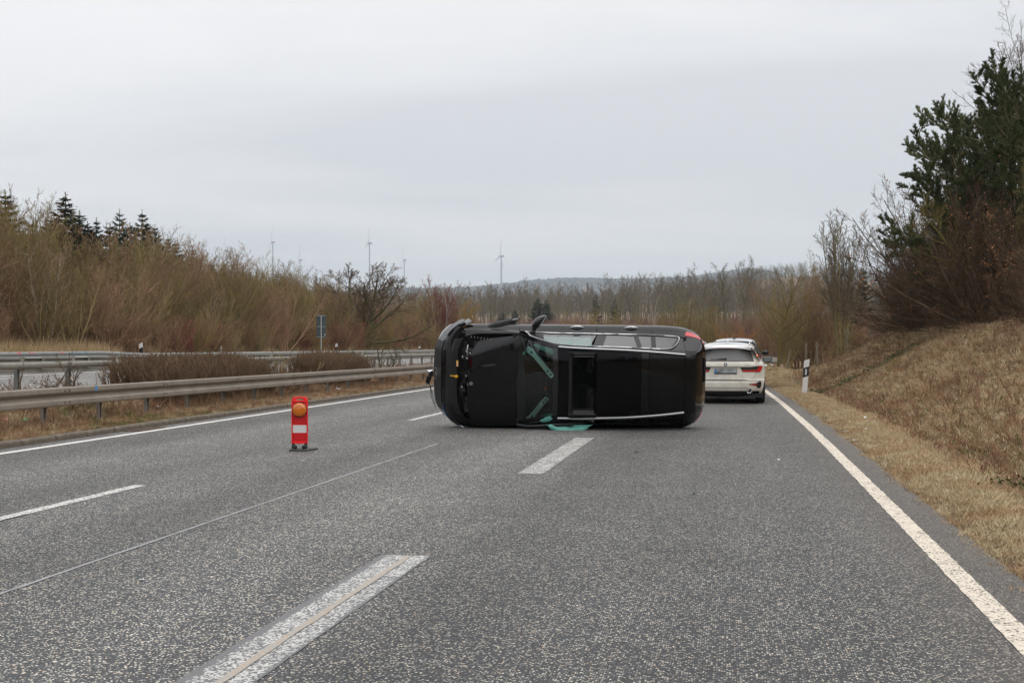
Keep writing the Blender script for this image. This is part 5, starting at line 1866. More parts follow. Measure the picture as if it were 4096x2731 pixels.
    for y in np.linspace(-.86, .86, 41):
        a = F(y, topz(y) - .012)
        rows.append([F(y, topz(y) - .10, -.012), a + Vector((.0, 0, .004)), a + Vector((.05, 0, .010)), a + Vector((.075, -.012 * (y > .6), -.012)), a + Vector((.15, 0, -.05)), a + Vector((.17, 0, -.25))])
    part(MB().grid(rows, flip=True), 'bumper_top_trim', M_BPLA, solid=.006)
    # slam panel with ribs, labels and dipstick tab
    rows = []
    for y in np.linspace(-.80, .66, 31):
        x0 = .29 + plan(y) * .95
        rows.append([Vector((x0 - .01, y, topz(y) + .0)), Vector((x0 + .035, y, topz(y) + .012)), Vector((x0 + .12, y, topz(y) + .004)), Vector((x0 + .125, y, topz(y) - .06))])
    sp = part(MB().grid(rows, flip=True), 'slam_panel', M_BPLA, solid=.01)
    rb = MB()
    for i in range(30):
        y = -.62 + 1.24 * i / 29
        if abs(y) < .05: continue
        rb.box((.285 + plan(y) * .95 + .075, y, topz(y) + .016), (.085, .008, .012))
    part(rb, 'ribs', M_BPLA, sp, solid=0)['kind'] = 'stuff'
    rb = MB()
    for i in range(7):
        rb.box((.30 + .02 * i, -.74, .86), (.006, .10, .02), (0, 0, R(40)))
    ol = part(MB().box((.42, .235, topz(.2) + .014), (.035, .105, .004)), 'warning_label', M_ORL, sp, solid=0)
    part(MB().box((.42, .245, topz(.2) + .0175), (.018, .03, .002)).box((.42, .205, topz(.2) + .0175), (.012, .03, .002)), 'label_mark', M_WHITE, ol, solid=0)
    part(MB().box((.405, .012, topz(0) + .02), (.055, .042, .012)).box((.345, .018, topz(0) + .02), (.09, .018, .008), (0, 0, R(-6))), 'hook_tab', M_YEL, solid=0, bevel=.003)
    # --- engine bay
    bay = MB()
    bay.box((.90, -.02, .52), (1.1, 1.5, .06))
    bay.box((1.40, 0, .80), (.06, 1.5, .5))
    part(bay, 'engine_bay', M_BPLA, solid=0)
    rr = random.Random(17)
    en = MB()
    en.box((.86, -.05, .76), (.46, .62, .26)).box((.62, .38, .74), (.22, .20, .20)).box((.66, -.50, .72), (.26, .26, .24)).box((.80, .52, .80), (.20, .18, .14))
    part(en, 'engine_block', M_DARKM, solid=0, bevel=.02)
    for k in range(26):
        y = rr.uniform(-.62, .58)
        x = .47 + plan(y) * .6 + rr.uniform(.02, .16)
        z = rr.uniform(.80, .90)
        m = rr.choice([M_BPLA, M_DARKM, M_BPLA, M_DARKM, M_ALU])
        b = MB()
        q = rr.random()
        if q < .4:
            b.tube([(x, y, z - .1), (x, y, z)], rr.uniform(.008, .022), 10)
            b.tube([(x, y, z), (x, y, z + .008)], rr.uniform(.010, .016), 8)
        else:
            b.box((x, y, z - .02), (rr.uniform(.03, .07), rr.uniform(.03, .10), rr.uniform(.03, .07)), (rr.uniform(-.3, .3), rr.uniform(-.3, .3), rr.uniform(-.5, .5)))
        if m is M_ALU:
            b = MB().tube([(x, y - .02, z), (x + .01, y, z + .01), (x, y + .02, z)], .006, 6)
        part(b, 'engine_fitting', m, solid=0)
    for k, (pa, r_) in enumerate([([(.50, -.10, .86), (.47, -.2, .88), (.50, -.34, .88), (.56, -.44, .84)], .018), ([(.52, .50, .86), (.55, .34, .90), (.56, .2, .90), (.60, .06, .86)], .007), ([(.60, .55, .86), (.58, .44, .92), (.60, .36, .90)], .010), ([(.55, -.5, .84), (.6, -.56, .88), (.7, -.62, .86)], .014), ([(.56, .1, .90), (.54, -.02, .92), (.55, -.14, .90)], .009)]):
        part(MB().tube(pa, r_, 8), 'hose', M_BPLA if k != 2 else M_ALU, solid=0, smooth=60)
    part(MB().tube([(.56, .45, .86), (.60, .42, .92)], .012, 8), 'strut_end', M_ALU, solid=0)
    part(MB().box((.66, -.60, .90), (.035, .05, .03)), 'blue_cap', M_BLUEL, solid=0, bevel=.005)
    part(MB().box((.72, -.70, .93), (.05, .03, .004), (0, 0, R(-40))), 'white_tag', M_WHITE, solid=0)
    b = MB()
    for i in range(8):
        x = .66 + .055 * i
        b.box((x, .70 - .006 * i, .965), (.012, .022, .02))
    part(b, 'clips', M_ALU, solid=0)['kind'] = 'stuff'
    # --- wheels, underbody (away from the viewer)
    def wheel(x, y, z, rot=(0, 0, 0)):
        w = MB()
        Mw = Matrix.Translation((x, y, z)) @ Euler(rot).to_matrix().to_4x4() @ Matrix.Rotation(R(-90), 4, 'X')
        prof = [(.235, -.115), (.30, -.125), (.345, -.118), (.362, -.095), (.366, -.05), (.366, .05), (.362, .095), (.345, .118), (.30, .125), (.235, .115)]
        w.lathe(prof, 48, Mw)
        wo = part(w, 'wheel', M_TYRE, solid=0, smooth=40)
        tr = MB()
        for k in range(64):
            a = 6.2832 * k / 64
            Mt = Mw @ Matrix.Rotation(a, 4, 'Z')
            for zz in (-.075, -.025, .025, .075):
                p = [Mt @ Vector((.366 + dx, dy, zz + dz)) for dx in (-.002, .008) for dy in (-.012, .012) for dz in (-.02, .02)]
                tr.add(p, [(0, 1, 3, 2), (4, 6, 7, 5), (0, 4, 5, 1), (2, 3, 7, 6), (0, 2, 6, 4), (1, 5, 7, 3)])
        part(tr, 'tread', M_TYRE, wo, solid=0)['kind'] = 'stuff'
        rm = MB().lathe([(.05, .09), (.22, .06), (.235, .115), (.235, -.10), (.05, -.02), (.0, -.02)], 24, Mw)
        for k in range(5):
            Mt = Mw @ Matrix.Rotation(6.2832 * k / 5, 4, 'Z')
            rm.box((0, 0, 0), (.001, .001, .001))
            p = [Mt @ Vector((a, b_, c_)) for a in (.02, .23) for b_ in (-.03, .03) for c_ in (.07, .105)]
            rm.add(p, [(0, 1, 3, 2), (4, 6, 7, 5), (0, 4, 5, 1), (2, 3, 7, 6), (0, 2, 6, 4), (1, 5, 7, 3)])
        part(rm, 'rim', M_DARKM, wo, solid=0)
        return wo
    wheel(1.06, .775, .52, (R(-4), R(0), R(15)))
    wheel(3.76, .69, .36)
    wheel(.87, -.78, .36)
    wheel(3.76, -.78, .36)
    ub = MB().box((2.3, 0, .30), (3.6, 1.5, .10)).box((3.76, 0, .42), (.5, 1.3, .2)).box((.9, 0, .42), (.4, 1.3, .2))
    part(ub, 'underbody', M_BPLA, solid=0)
    part(MB().tube([(2.2, .2, .22), (3.3, .25, .22), (4.5, .55, .3)], .035, 10), 'exhaust', M_DARKM, solid=0)
    # bent arch liner that stands up behind the front wheel
    rows = [[Vector((x, .90 + .075 * math.sin((x - 1.2) * 6) + dy, .70 + .02 * math.sin(x * 20))) for dy in (0, .02)] for x in np.linspace(1.18, 1.46, 9)]
    part(MB().grid([[p + Vector((0, 0, dz)) for p in (r[0],)] + [r[0] + Vector((0, .01, -.2))] for r in rows for dz in (0,)]), 'arch_liner', M_BPLA, solid=.01)
    # --- cabin
    cb = MB().box((2.9, 0, .40), (2.9, 1.6, .05)).box((1.62, 0, .80), (.30, 1.45, .36), (0, R(-8), 0)).box((4.3, 0, .75), (.05, 1.5, .7))
    part(cb, 'cabin_floor', M_SEAT, solid=0, bevel=.02)
    ds = [[Vector((x, y, .985 + .05 * math.sin((x - 1.5) * 5) - .05 * (y / .7) ** 2)) for y in np.linspace(-.72, .72, 13)] for x in np.linspace(1.50, 1.86, 7)]
    part(MB().grid(ds), 'dashboard', M_SEAT, solid=.03)
    for yy, xx in ((.37, 2.42), (-.37, 2.42), (.36, 3.35), (-.36, 3.35)):
        b = MB().box((xx - .1, yy, .62), (.52, .50, .16)).box((xx + .22, yy, .95), (.16, .48, .64), (0, R(14), 0)).box((xx + .30, yy, 1.33), (.10, .26, .18), (0, R(10), 0))
        part(b, 'seat', M_SEAT, solid=0, bevel=.05)
    Mw = Matrix.Translation((1.98, -.37, .98)) @ Matrix.Rotation(R(62), 4, 'Y')
    b = MB()
    ringp = [Mw @ Vector((.185 * math.cos(a), .185 * math.sin(a), 0)) for a in np.linspace(0, 6.2832, 25)]
    b.tube(ringp, .016, 8)
    b.lathe([(.07, 0), (.06, .03), (0, .035)], 16, Mw)
    part(b, 'steering_wheel', M_SEAT, solid=0, smooth=50)
    # loosened pillar trims behind the screen, with their clips
    def trim(pts, wd, flip):
        t = MB()
        n = len(pts)
        rows = []
        for i, p in enumerate(pts):
            p = Vector(p)
            d = (Vector(pts[min(i + 1, n - 1)]) - Vector(pts[max(i - 1, 0)])).normalized()
            sd = d.cross(Vector((0, 0, 1))).normalized()
            w = wd[i]
            rows.append([p - sd * w + Vector((0, 0, -.012)), p - sd * w * .8, p + Vector((0, 0, .008)), p + sd * w * .8, p + sd * w + Vector((0, 0, -.012))])
        o = part(t.grid(rows), 'pillar_trim', M_TRIMG, solid=.006)
        a, b_ = Vector(pts[2]), Vector(pts[4])
        d = (b_ - a).normalized()
        ang = math.atan2(d.y, d.x)
        part(MB().box((a + b_) / 2 + Vector((0, 0, .016)), ((b_ - a).length, .062, .008), (0, R(-28) * 0 - math.asin(d.z), ang)), 'foam_pad', mat('foam_pad_%d' % flip, (.62, .74, .70), .9, var=.15, vscale=30), o, solid=0)
        for q in (1.2, 4.6, 5.3):
            i = int(q); p = Vector(pts[i]).lerp(Vector(pts[min(i + 1, n - 1)]), q - i)
            part(MB().box(p + Vector((0, 0, .018)), (.035, .022, .03), (0, 0, ang + .4)), 'clip', M_BPLA, o, solid=0)
        return o
    ws = lambda x, y, d: L.S(x, L.wy(x, y)) - Vector((0, 0, d))
    trim([ws(1.60, .53, .035), ws(1.67, .49, .045), ws(1.75, .42, .05), ws(1.83, .33, .06), ws(1.91, .24, .06), ws(1.99, .15, .06), ws(2.04, .09, .055)], [.055, .055, .045, .044, .042, .042, .040], 1)
    trim([ws(1.64, -.70, .03), ws(1.70, -.64, .04), ws(1.74, -.58, .05), ws(1.80, -.49, .05), ws(1.86, -.40, .06), ws(1.92, -.32, .06), ws(1.955, -.27, .06)], [.05, .05, .045, .042, .04, .04, .038], 2)
    # airbags: curtain above the right windows, behind the screen corner, and the big one hanging out at the road
    def bag(cs, rad, nm, n=16, sq=1.0, seed=1, parent=e):
        r_ = random.Random(seed)
        ph = [r_.uniform(0, 6.28) for _ in range(4)]
        rows = []
        k = len(cs)
        for i in range(k * 4 - 3):
            f = i / 4; a = int(min(f, k - 2)); t = f - a
            p = Vector(cs[a]).lerp(Vector(cs[a + 1]), t)
            rr_ = rad[a] + (rad[a + 1] - rad[a]) * t
            row = []
            for j in range(n):
                q = 6.2832 * j / n
                w = rr_ * (1 + .07 * math.sin(3 * q + ph[0] + i * .7) + .05 * math.sin(7 * q + ph[1] - i * 1.3))
                row.append(p + Vector((0, math.cos(q) * w, math.sin(q) * w * sq)))
            rows.append(row)
        b = MB().grid(rows, cu=True)
        b.add([rows[0][j] for j in range(n)], [tuple(range(n))]); b.add([rows[-1][j] for j in range(n)], [tuple(range(n))])
        return part(b, nm, M_BAG, parent, solid=0, smooth=180)
    bag([(2.02 + .10 * i, .602, 1.36) for i in range(8)], [.03, .055, .035, .06, .035, .055, .035, .02], 'curtain_airbag', 14, .8, 3)
    rows = [[L.O(x, w, -.05 - .01 * math.sin(x * 30)) for w in (3.05, 3.3, 3.6, 3.92)] for x in np.linspace(1.66, 2.70, 14)]
    part(MB().grid(rows), 'curtain_airbag', mat('airbag_backing', (.30, .42, .40), .7, var=.1, vscale=5), solid=.004)
    bag([ws(1.72, .60, .03), ws(1.85, .57, .04), ws(1.98, .53, .05), ws(2.06, .50, .06)], [.02, .05, .062, .03], 'curtain_airbag', 12, .5, 5)
    bag([ws(1.84, -.66, .02), ws(1.91, -.64, .02), ws(2.0, -.60, .02), ws(2.07, -.57, .03)], [.05, .075, .08, .04], 'curtain_airbag', 14, .35, 6)
    # side bag squeezed out below the pillar onto the road
    rows = []
    for i in range(15):
        t = i / 14
        x = 1.93 + .80 * t
        bulge = math.sin(math.pi * min(1, t * 1.02)) ** .75
        low = -.735 - .245 * bulge
        row = []
        for j in range(11):
            q = j / 10
            y = -.715 + .0 * t + (low + .715) * q
            z = 1.45 + .07 * math.sin(math.pi * q) * bulge + .012 * math.sin(9 * t + 5 * q) * bulge + .010 * math.sin(23 * t - 9 * q) - .16 * max(0, q - .6)
            row.append(Vector((x - .1 * q * (t - .5), y, z)))
        rows.append(row)
    part(MB().grid(rows), 'side_airbag', M_BAG, solid=.004, smooth=180)
    part(MB().tube([(2.0, -.93, 1.26), (2.06, -.965, 1.28), (2.14, -.97, 1.26)], [.01, .025, .01], 8), 'red_cloth', mat('crimson_cloth', (.18, .005, .03), .8), solid=0, smooth=60)
    # bent pillar and door frame pieces lying low
    part(MB().tube([(1.46, -.79, 1.10), (1.62, -.80, 1.20), (1.86, -.76, 1.36), (2.12, -.72, 1.46), (2.4, -.70, 1.49)], [.035, .034, .032, .03, .024], 10), 'bent_pillar', M_PAINT, solid=0, smooth=60)
    part(MB().tube([(1.75, -.86, 1.15), (2.05, -.83, 1.30), (2.3, -.78, 1.42), (2.42, -.76, 1.45)], [.012, .03, .034, .014], 8), 'bent_door_frame', M_BPLA, solid=0, smooth=60)
    for pa in ([(2.45, -.80, 1.38), (3.0, -.80, 1.40), (3.6, -.79, 1.38), (4.1, -.80, 1.28)], [(2.5, -.86, 1.24), (3.4, -.87, 1.22), (4.1, -.88, 1.12)]):
        part(MB().tube(pa, .006, 6), 'window_seal', M_BPLA, solid=0)
    part(MB().tube([(3.30, -.965, 1.0), (3.33, -.975, 1.02), (3.45, -.975, 1.02), (3.48, -.955, 1.0)], .009, 6), 'door_handle', M_CHROME, solid=0)
    # things seen through the screen
    part(MB().lathe([(0, 0), (.033, 0), (.033, .002), (0, .002)], 20, Matrix.Translation(ws(1.56, .45, .008)) @ L.N(1.56, 1.3).to_track_quat('Z', 'Y').to_matrix().to_4x4()), 'green_badge_sticker', M_STICK, solid=0)
    part(MB().box(ws(1.555, .452, .003), (.012, .042, .002), (0, R(-30), R(-10))), 'sticker_field', M_WHITE, solid=0)
    part(MB().box(ws(1.60, -.72, .05), (.06, .03, .03), (0, R(-25), R(50))).box(ws(1.63, -.68, .05), (.03, .04, .03), (0, R(-25), R(40))), 'pink_wrapper', mat('pink_wrapper', (.55, .06, .22), .4), solid=0, bevel=.006)
    part(MB().box(ws(1.665, -.635, .03), (.025, .025, .02)), 'white_cap', M_WHITE, solid=0)
    part(MB().box(ws(1.68, -.72, .028), (.022, .022, .01)), 'green_led', mat('green_plastic', (.03, .6, .06), .4), solid=0)
    part(MB().box(ws(1.93, -.12, .10), (.04, .06, .03)), 'amber_tag', mat('amber_tag', (.30, .07, .02), .5), solid=0)
    part(MB().tube([ws(1.92, -.15, .1), ws(1.95, -.19, .08), ws(1.90, -.21, .09), ws(1.96, -.24, .09)], .005, 6), 'loose_bracket', M_ALU, solid=0)
    part(MB().box(ws(1.97, .20, .12), (.10, .006, .006)).box(ws(1.92, .205, .1), (.03, .04, .02)).box(ws(1.92, .08, .1), (.025, .03, .02)).box(ws(1.92, -.03, .1), (.025, .03, .02)), 'header_clips', M_TRIMG, solid=0)['kind'] = 'stuff'
    part(MB().box(ws(1.94, .02, .075), (.07, .22, .05), (0, R(-25), 0)), 'inner_mirror', M_SEAT, solid=0, bevel=.015)
    # --- door mirror (right one points up)
    rows = []
    secs = [(1.665, .83, 1.00, .035, .030), (1.68, .88, 1.01, .045, .045), (1.70, .93, 1.02, .075, .080), (1.735, .99, 1.03, .090, .100), (1.775, 1.045, 1.03, .085, .105), (1.82, 1.095, 1.03, .065, .095), (1.855, 1.125, 1.03, .035, .07), (1.87, 1.132, 1.03, .008, .03)]
    for x, y, z, a, b_ in secs:
        row = []
        for j in range(18):
            q = 6.2832 * j / 18
            cx, cz = math.cos(q), math.sin(q)
            dx = a * cx * (.55 if cx > 0 else 1.0)
            row.append(Vector((x + .055 + dx * .86, y - .045 - dx * .35, z + b_ * cz)))
        rows.append(row)
    b = MB().grid(rows, cu=True)
    b.add(rows[0], [tuple(range(18))]); b.add(rows[-1], [tuple(range(17, -1, -1))])
    mo = part(b, 'door_mirror', M_PAINT, solid=0, smooth=60)
    rows = [[Vector((x + .055 + a * .55 * .86 + .006, y - .045 - a * .15, z + b_ * t)) for t in (-.75, 0, .75)] for x, y, z, a, b_ in secs[2:7]]
    part(MB().grid(rows), 'mirror_glass', M_BGLOSS, mo, solid=.006)
    part(MB().box((1.70, .795, 1.02), (.10, .05, .07), (0, R(-20), R(20))), 'mirror_foot', M_BPLA, mo, solid=0, bevel=.012)
    rows = [[L.O(1.56 + .11 * i, 3.95 - .24 * i * j, .002) for j in range(4)] for i in range(4)]
    part(MB().grid(rows), 'mirror_triangle', M_BPLA, solid=.004)
    # wipers lying at the cowl
    part(MB().tube([L.O(1.50, 1.9, .02), L.O(1.56, 1.75, .03), L.O(1.60, 1.2, .02)], .008, 6), 'wiper', M_BPLA, solid=0)
    return e


build_suv()

# ------------------------------------------------------------------ white estate car and the grey car ahead of it (seen from behind)
M_WPAINT = mat('dirty_white_paint', (0.60, 0.565, 0.49), 0.4, coat=0.5, var=0.16, vscale=3.5)
M_WROOF = mat('white_roof_paint', (0.70, 0.70, 0.69), 0.3, coat=0.8)
M_GPAINT = mat('silver_grey_paint', (0.50, 0.515, 0.53), 0.35, metal=0.3, coat=0.8)
M_DGLASS = mat('dusty_rear_glass', (0.075, 0.073, 0.07), 0.35, spec=0.6, var=0.12, vscale=3)
M_SEAM = mat('panel_gap', (0.05, 0.045, 0.04), 0.8)
M_TLDARK = mat('dark_tail_lamp', (0.035, 0.03, 0.03), 0.2, coat=0.6)
M_TLRED = mat('tail_lamp_red', (0.52, 0.018, 0.022), 0.2, coat=0.6)
M_LIT = mat('lit_tail_lamp', (0.9, 0.25, 0.12), 0.3, emit=(1.0, 0.30, 0.14, 2.2))
M_MIRR = mat('mirror_surface', (0.42, 0.46, 0.47), 0.06, metal=1.0)
M_PLATE2 = mat('plate_grey', (0.30, 0.31, 0.32), 0.5, var=0.75, vscale=5)
M_PLATEB = mat('plate_blue_band', (0.06, 0.20, 0.42), 0.5)


class Rear:
    """Tail as a height field y(x, z) inside a silhouette half-width w(z); local x right, y forward, z up."""

    def __init__(self, zs, ws, yz, yv, bow=.26, pw=3.2):
        self.w = pchip(zs, ws)
        self.y = pchip(yz, yv)
        self.bow, self.pw = bow, pw
        self.z0, self.z1 = zs[0], zs[-1]

    def P(self, x, z, d=0.0):
        w = max(self.w(z), .02)
        t = min(1.0, abs(x) / w)
        return Vector((x * (1 + d * .2), self.y(z) + self.bow * t ** self.pw + .05 * (x / .9) ** 2 - d, z))

    def panel(self, rows, d, nx=10):
        """rows: (z, xleft, xright)."""
        g = [[self.P(a + (b - a) * i / nx, z, d) for i in range(nx + 1)] for z, a, b in rows]
        return MB().grid(g)

    def shell(self, n=36, m=30, z0=None, z1=None):
        z0, z1 = z0 or self.z0, z1 or self.z1
        g = []
        for k in range(n + 1):
            z = z0 + (z1 - z0) * k / n
            w = max(self.w(z), .02)
            g.append([self.P(w * math.sin(-1.5708 + 3.1416 * i / m), z) for i in range(m + 1)])
        return g


def roundrows(z0, z1, xl, xr, r=.02, n=6, slant=0.0):
    out = []
    for i in range(n + 1):
        t = i / n
        z = z0 + (z1 - z0) * t
        e = 0
        for zz in (z - z0, z1 - z):
            if zz < r: e = max(e, r - math.sqrt(max(0, r * r - (r - zz) ** 2)))
        out.append((z, xl + e, xr - e))
    return out


def side_skin(e, RR, secs, y0, y1, mp, name, parts):
    pass


def build_estate():
    sc = 1.0
    ctr = D(2902, 1400, 33.4)
    rz = -R(10.6)
    e = empty('white_estate_car', (ctr.x, ctr.y, 0.0), rz, 'dirty white estate car seen from behind, standing right of the overturned car', 'car')
    S = 40
    zs = [.20, .30, .42, .575, .75, .90, .98, 1.045, 1.12, 1.25, 1.36, 1.42, 1.455]
    ws = [.80, .865, .90, .925, .935, .925, .895, .835, .775, .70, .64, .575, .45]
    RR = Rear(zs, ws, [.20, .30, .40, .55, .60, .86, .90, 1.04, 1.06, 1.34, 1.36, 1.46], [.10, .03, .0, .0, .07, .08, .055, .09, .12, .32, .30, .36])
    def pt(mb, nm, m, parent=e, **k):
        return mb.build(nm, m, parent, smooth=k.pop('smooth', S), **k)
    # body: tail shell swept forward into flanks
    tail = RR.shell(34, 36, .26, 1.43)
    pt(MB().grid(tail), 'body', M_WPAINT)
    secs = [( .925, .575), (.935, .75), (.925, .90), (.90, .97), (.85, 1.03)]
    for sg in (1, -1):
        rows = []
        for i in range(25):
            f = i / 24
            y = .27 + 4.0 * f
            row = []
            for z, w in ((.22, .86), (.32, .89), (.45, .915), (.58, .928), (.70, .937), (.80, .938), (.88, .93), (.94, .912), (1.0, .872), (1.05, .83)):
                k = 1 - .10 * max(0, f - .75) / .25
                yy = y if f > 0 else RR.P(RR.w(z), z).y
                row.append(Vector((sg * w * k, yy, z + .03 * f * (z > .8))))
            rows.append(row)
        b = MB()
        nrow = len(rows[0])
        f_ = []
        for i in range(24):
            for j in range(nrow - 1):
                c = (rows[i][j] + rows[i + 1][j + 1]) / 2
                if any((c.y - yc) ** 2 + (c.z - .33) ** 2 < .36 ** 2 for yc in (.98, 3.80)): continue
                q = (i * nrow + j, i * nrow + j + 1, (i + 1) * nrow + j + 1, (i + 1) * nrow + j)
                f_.append(q if sg < 0 else q[::-1])
        b.add([p for r in rows for p in r], f_)
        pt(b, 'side_panel', M_WPAINT)
        # cabin side: pillars and dark windows
        def cab(y, t):
            lo = Vector((sg * (.835 - .02 * y / 3), y, 1.05 + .015 * y))
            f = max(0.0, (y - .34) / 2.2)
            hi = Vector((sg * (.585 + .045 * math.sin(f * 2.2)), max(y, .34), 1.452 - .065 + .055 * math.sin(min(1, f * 1.5) * 1.57) - .10 * max(0, f - .72)))
            bl = lo.lerp(hi, t)
            bl.x += sg * .03 * math.sin(t * 3.14)
            return bl
        rows = [[cab(y, t) for t in (0, .2, .4, .6, .8, 1)] for y in (.22, .34, .46, .6, 1.0, 1.5, 2.0, 2.5, 2.8)]
        b = MB().grid(rows, flip=sg < 0)
        pt(b, 'cabin_side', M_WPAINT)
        rows = [[cab(y, t) + Vector((sg * .006, 0, .002)) for t in (.06, .3, .55, .80)] for y in (.50, .75, 1.15)]
        pt(MB().grid(rows, flip=sg < 0), 'rear_side_window', M_BGLOSS)
        rows = [[cab(y, t) + Vector((sg * .006, 0, .002)) for t in (.06, .3, .55, .82)] for y in (1.19, 1.6, 2.0, 2.5)]
        pt(MB().grid(rows, flip=sg < 0), 'door_window', M_BGLOSS)
        for y in (1.55, 2.5):
            pt(MB().tube([(sg * .93, y - .12, .90), (sg * .965, y - .08, .905), (sg * .968, y + .08, .91), (sg * .93, y + .12, .91)], .015, 8), 'door_handle', M_WROOF, smooth=60)
        # mirror
        Mx = Matrix.Translation((sg * 1.0, 2.68, 1.055))
        mo = MB().box(Mx @ Vector((0, 0, 0)), (.215, .12, .155)).build('mirror', M_BLACK, e, bevel=.045)
        MB().box(Mx @ Vector((0, -.061, 0)), (.175, .008, .115)).build('mirror_glass', M_MIRR, mo, bevel=.003)
        MB().box((sg * .89, 2.70, 1.0), (.12, .05, .03), (0, sg * R(-20), 0)).build('mirror_foot', M_BLACK, mo)
        for yc in (.98, 3.80):
            Mw = Matrix.Translation((sg * .815, yc, .33)) @ Matrix.Rotation(R(90), 4, 'Y')
            wo = MB().lathe([(.20, -.10), (.30, -.115), (.325, -.09), (.332, -.04), (.332, .04), (.325, .09), (.30, .115), (.20, .10)], 36, Mw).build('wheel', M_TYRE, e, smooth=40)
            MB().lathe([(.0, .05), (.20, .06), (.215, .10), (.215, -.08), (0, -.06)], 20, Mw).build('rim', M_ALU, wo, smooth=40)
    # roof
    rows = []
    for i in range(14):
        f = i / 13
        y = .34 + 2.2 * f
        zr = 1.452 + .055 * math.sin(min(1, f * 1.5) * 1.57) - .10 * max(0, f - .72)
        w = .585 + .045 * math.sin(f * 2.2)
        rows.append([Vector((w * t, y, zr - .045 * abs(t) ** 3 - .02 * t * t)) for t in np.linspace(-1, 1, 17)])
    pt(MB().grid(rows, flip=True), 'roof', M_WROOF)
    # spoiler over the window: lip bowed across the car
    rows = []
    for t in np.linspace(-1, 1, 25):
        x = .605 * t
        zl = 1.362 - .045 * abs(t) ** 2.6
        yl = .235 + .10 * abs(t) ** 2.5
        rows.append([Vector((x * 1.0, .37, 1.452 - .065 * abs(t) ** 3)), Vector((x, .30, 1.425 - .06 * abs(t) ** 3)), Vector((x, yl, zl + .012)), Vector((x, yl + .003, zl - .012)), Vector((x, yl + .12, zl - .03))])
    pt(MB().grid(rows), 'spoiler', M_WROOF, smooth=50)
    pt(MB().box((0, .255, 1.346), (.42, .012, .010)), 'high_brake_light', M_TLRED)
    # roof rails, fin
    for sg in (1, -1):
        pt(MB().tube([(sg * .565, .52, 1.43), (sg * .565, .56, 1.475), (sg * .57, .9, 1.50), (sg * .575, 2.0, 1.49), (sg * .57, 2.3, 1.455)], .018, 8), 'roof_rail', M_ALU, smooth=60)
    pt(MB().prism([(-.10, 0), (.11, 0), (.09, .02), (-.045, .085), (-.065, .08)], .03, Matrix.Translation((.015, .85, 1.485)) @ Matrix.Rotation(R(90), 4, 'Z') @ Matrix.Rotation(R(90), 4, 'X')), 'roof_fin', M_WROOF, bevel=.006)
    # rear window
    wr = [(1.048, -.665, .665), (1.10, -.655, .655), (1.18, -.63, .63), (1.26, -.60, .60), (1.32, -.575, .575), (1.35, -.55, .55)]
    pt(RR.panel(wr, .012, 14), 'rear_window', M_DGLASS)
    pt(RR.panel([(1.03, -.675, .675), (1.048, -.672, .672)], .014, 24), 'window_seal', M_SEAM)
    b = MB().tube([(.0, RR.P(0, 1.085, .03).y, 1.085), (-.10, RR.P(.1, 1.09, .03).y, 1.088), (-.20, RR.P(.2, 1.082, .03).y, 1.082)], [.022, .018, .011], 8).tube([(-.18, RR.P(.2, 1.08, .026).y, 1.082), (-.37, RR.P(.37, 1.075, .026).y, 1.076)], .007, 6).tube([(.0, RR.P(0, 1.085, .0).y, 1.088), (.0, RR.P(0, 1.085, .045).y, 1.088)], .024, 10)
    pt(b, 'rear_wiper', M_BPLA)
    # tailgate and its gap
    def gate(z):
        return ip(z, [.578, .60, .64, .70, .80, .90, 1.03], [.50, .60, .665, .70, .715, .72, .725])
    zz = list(np.linspace(.578, 1.03, 14))
    pt(RR.panel([(z, -gate(z) - .006, gate(z) + .006) for z in zz], .007, 40), 'gate_gap', M_SEAM)
    tg = pt(RR.panel([(z, -gate(z), gate(z)) for z in list(np.linspace(.586, 1.026, 22))], .013, 40), 'tailgate', M_WPAINT)
    # crease above the lamps
    pt(RR.panel([(.888, -.60, .60), (.897, -.60, .60)], .0155, 24), 'gate_shadow_gap', M_SEAM, tg)
    # badge: blue and white quarters in a black ring
    q = Matrix.Translation(RR.P(0, .957, .015)) @ Matrix.Rotation(R(90 - 10), 4, 'X')
    bd = pt(MB().lathe([(0, 0), (.041, 0), (.043, .004), (.038, .007), (0, .007)], 28, q), 'badge', M_BLACK, tg)
    for k in range(4):
        pl = [(0, 0)] + [(.026 * math.cos(R(90 * k + 10 * i)), .026 * math.sin(R(90 * k + 10 * i))) for i in range(10)]
        pt(MB().prism(pl, .0095, q), 'badge_quarter', M_PLATEB if k in (1, 3) else M_WROOF, bd)
    # model lettering, raised
    cu = bpy.data.curves.new('lettering', 'FONT')
    cu.body, cu.size, cu.extrude, cu.shear, cu.align_x = '330 d', .082, .0015, .15, 'CENTER'
    to = bpy.data.objects.new('lettering', cu)
    C.objects.link(to)
    cu.materials.append(M_ALU)
    bpy.context.view_layer.update()
    me = bpy.data.meshes.new_from_object(to.evaluated_get(bpy.context.evaluated_depsgraph_get()))
    bpy.data.objects.remove(to)
    to = bpy.data.objects.new('lettering', me)
    C.objects.link(to); to.parent = tg
    p = RR.P(.50, .928, .019)
    to.location = p
    to.rotation_euler = (R(82), 0, R(4))
    # number plate (numbers blurred in the photograph)
    pc = RR.P(0, .785, .020)
    pf = pt(MB().box((0, pc.y, .79), (.535, .014, .128)), 'number_plate', M_BLACK, tg, bevel=.004)
    pt(MB().box((.02, pc.y - .009, .80), (.475, .004, .095)), 'plate_face', M_PLATE2, pf)
    pt(MB().box((-.243, pc.y - .009, .80), (.042, .004, .095)), 'plate_band', M_PLATEB, pf)
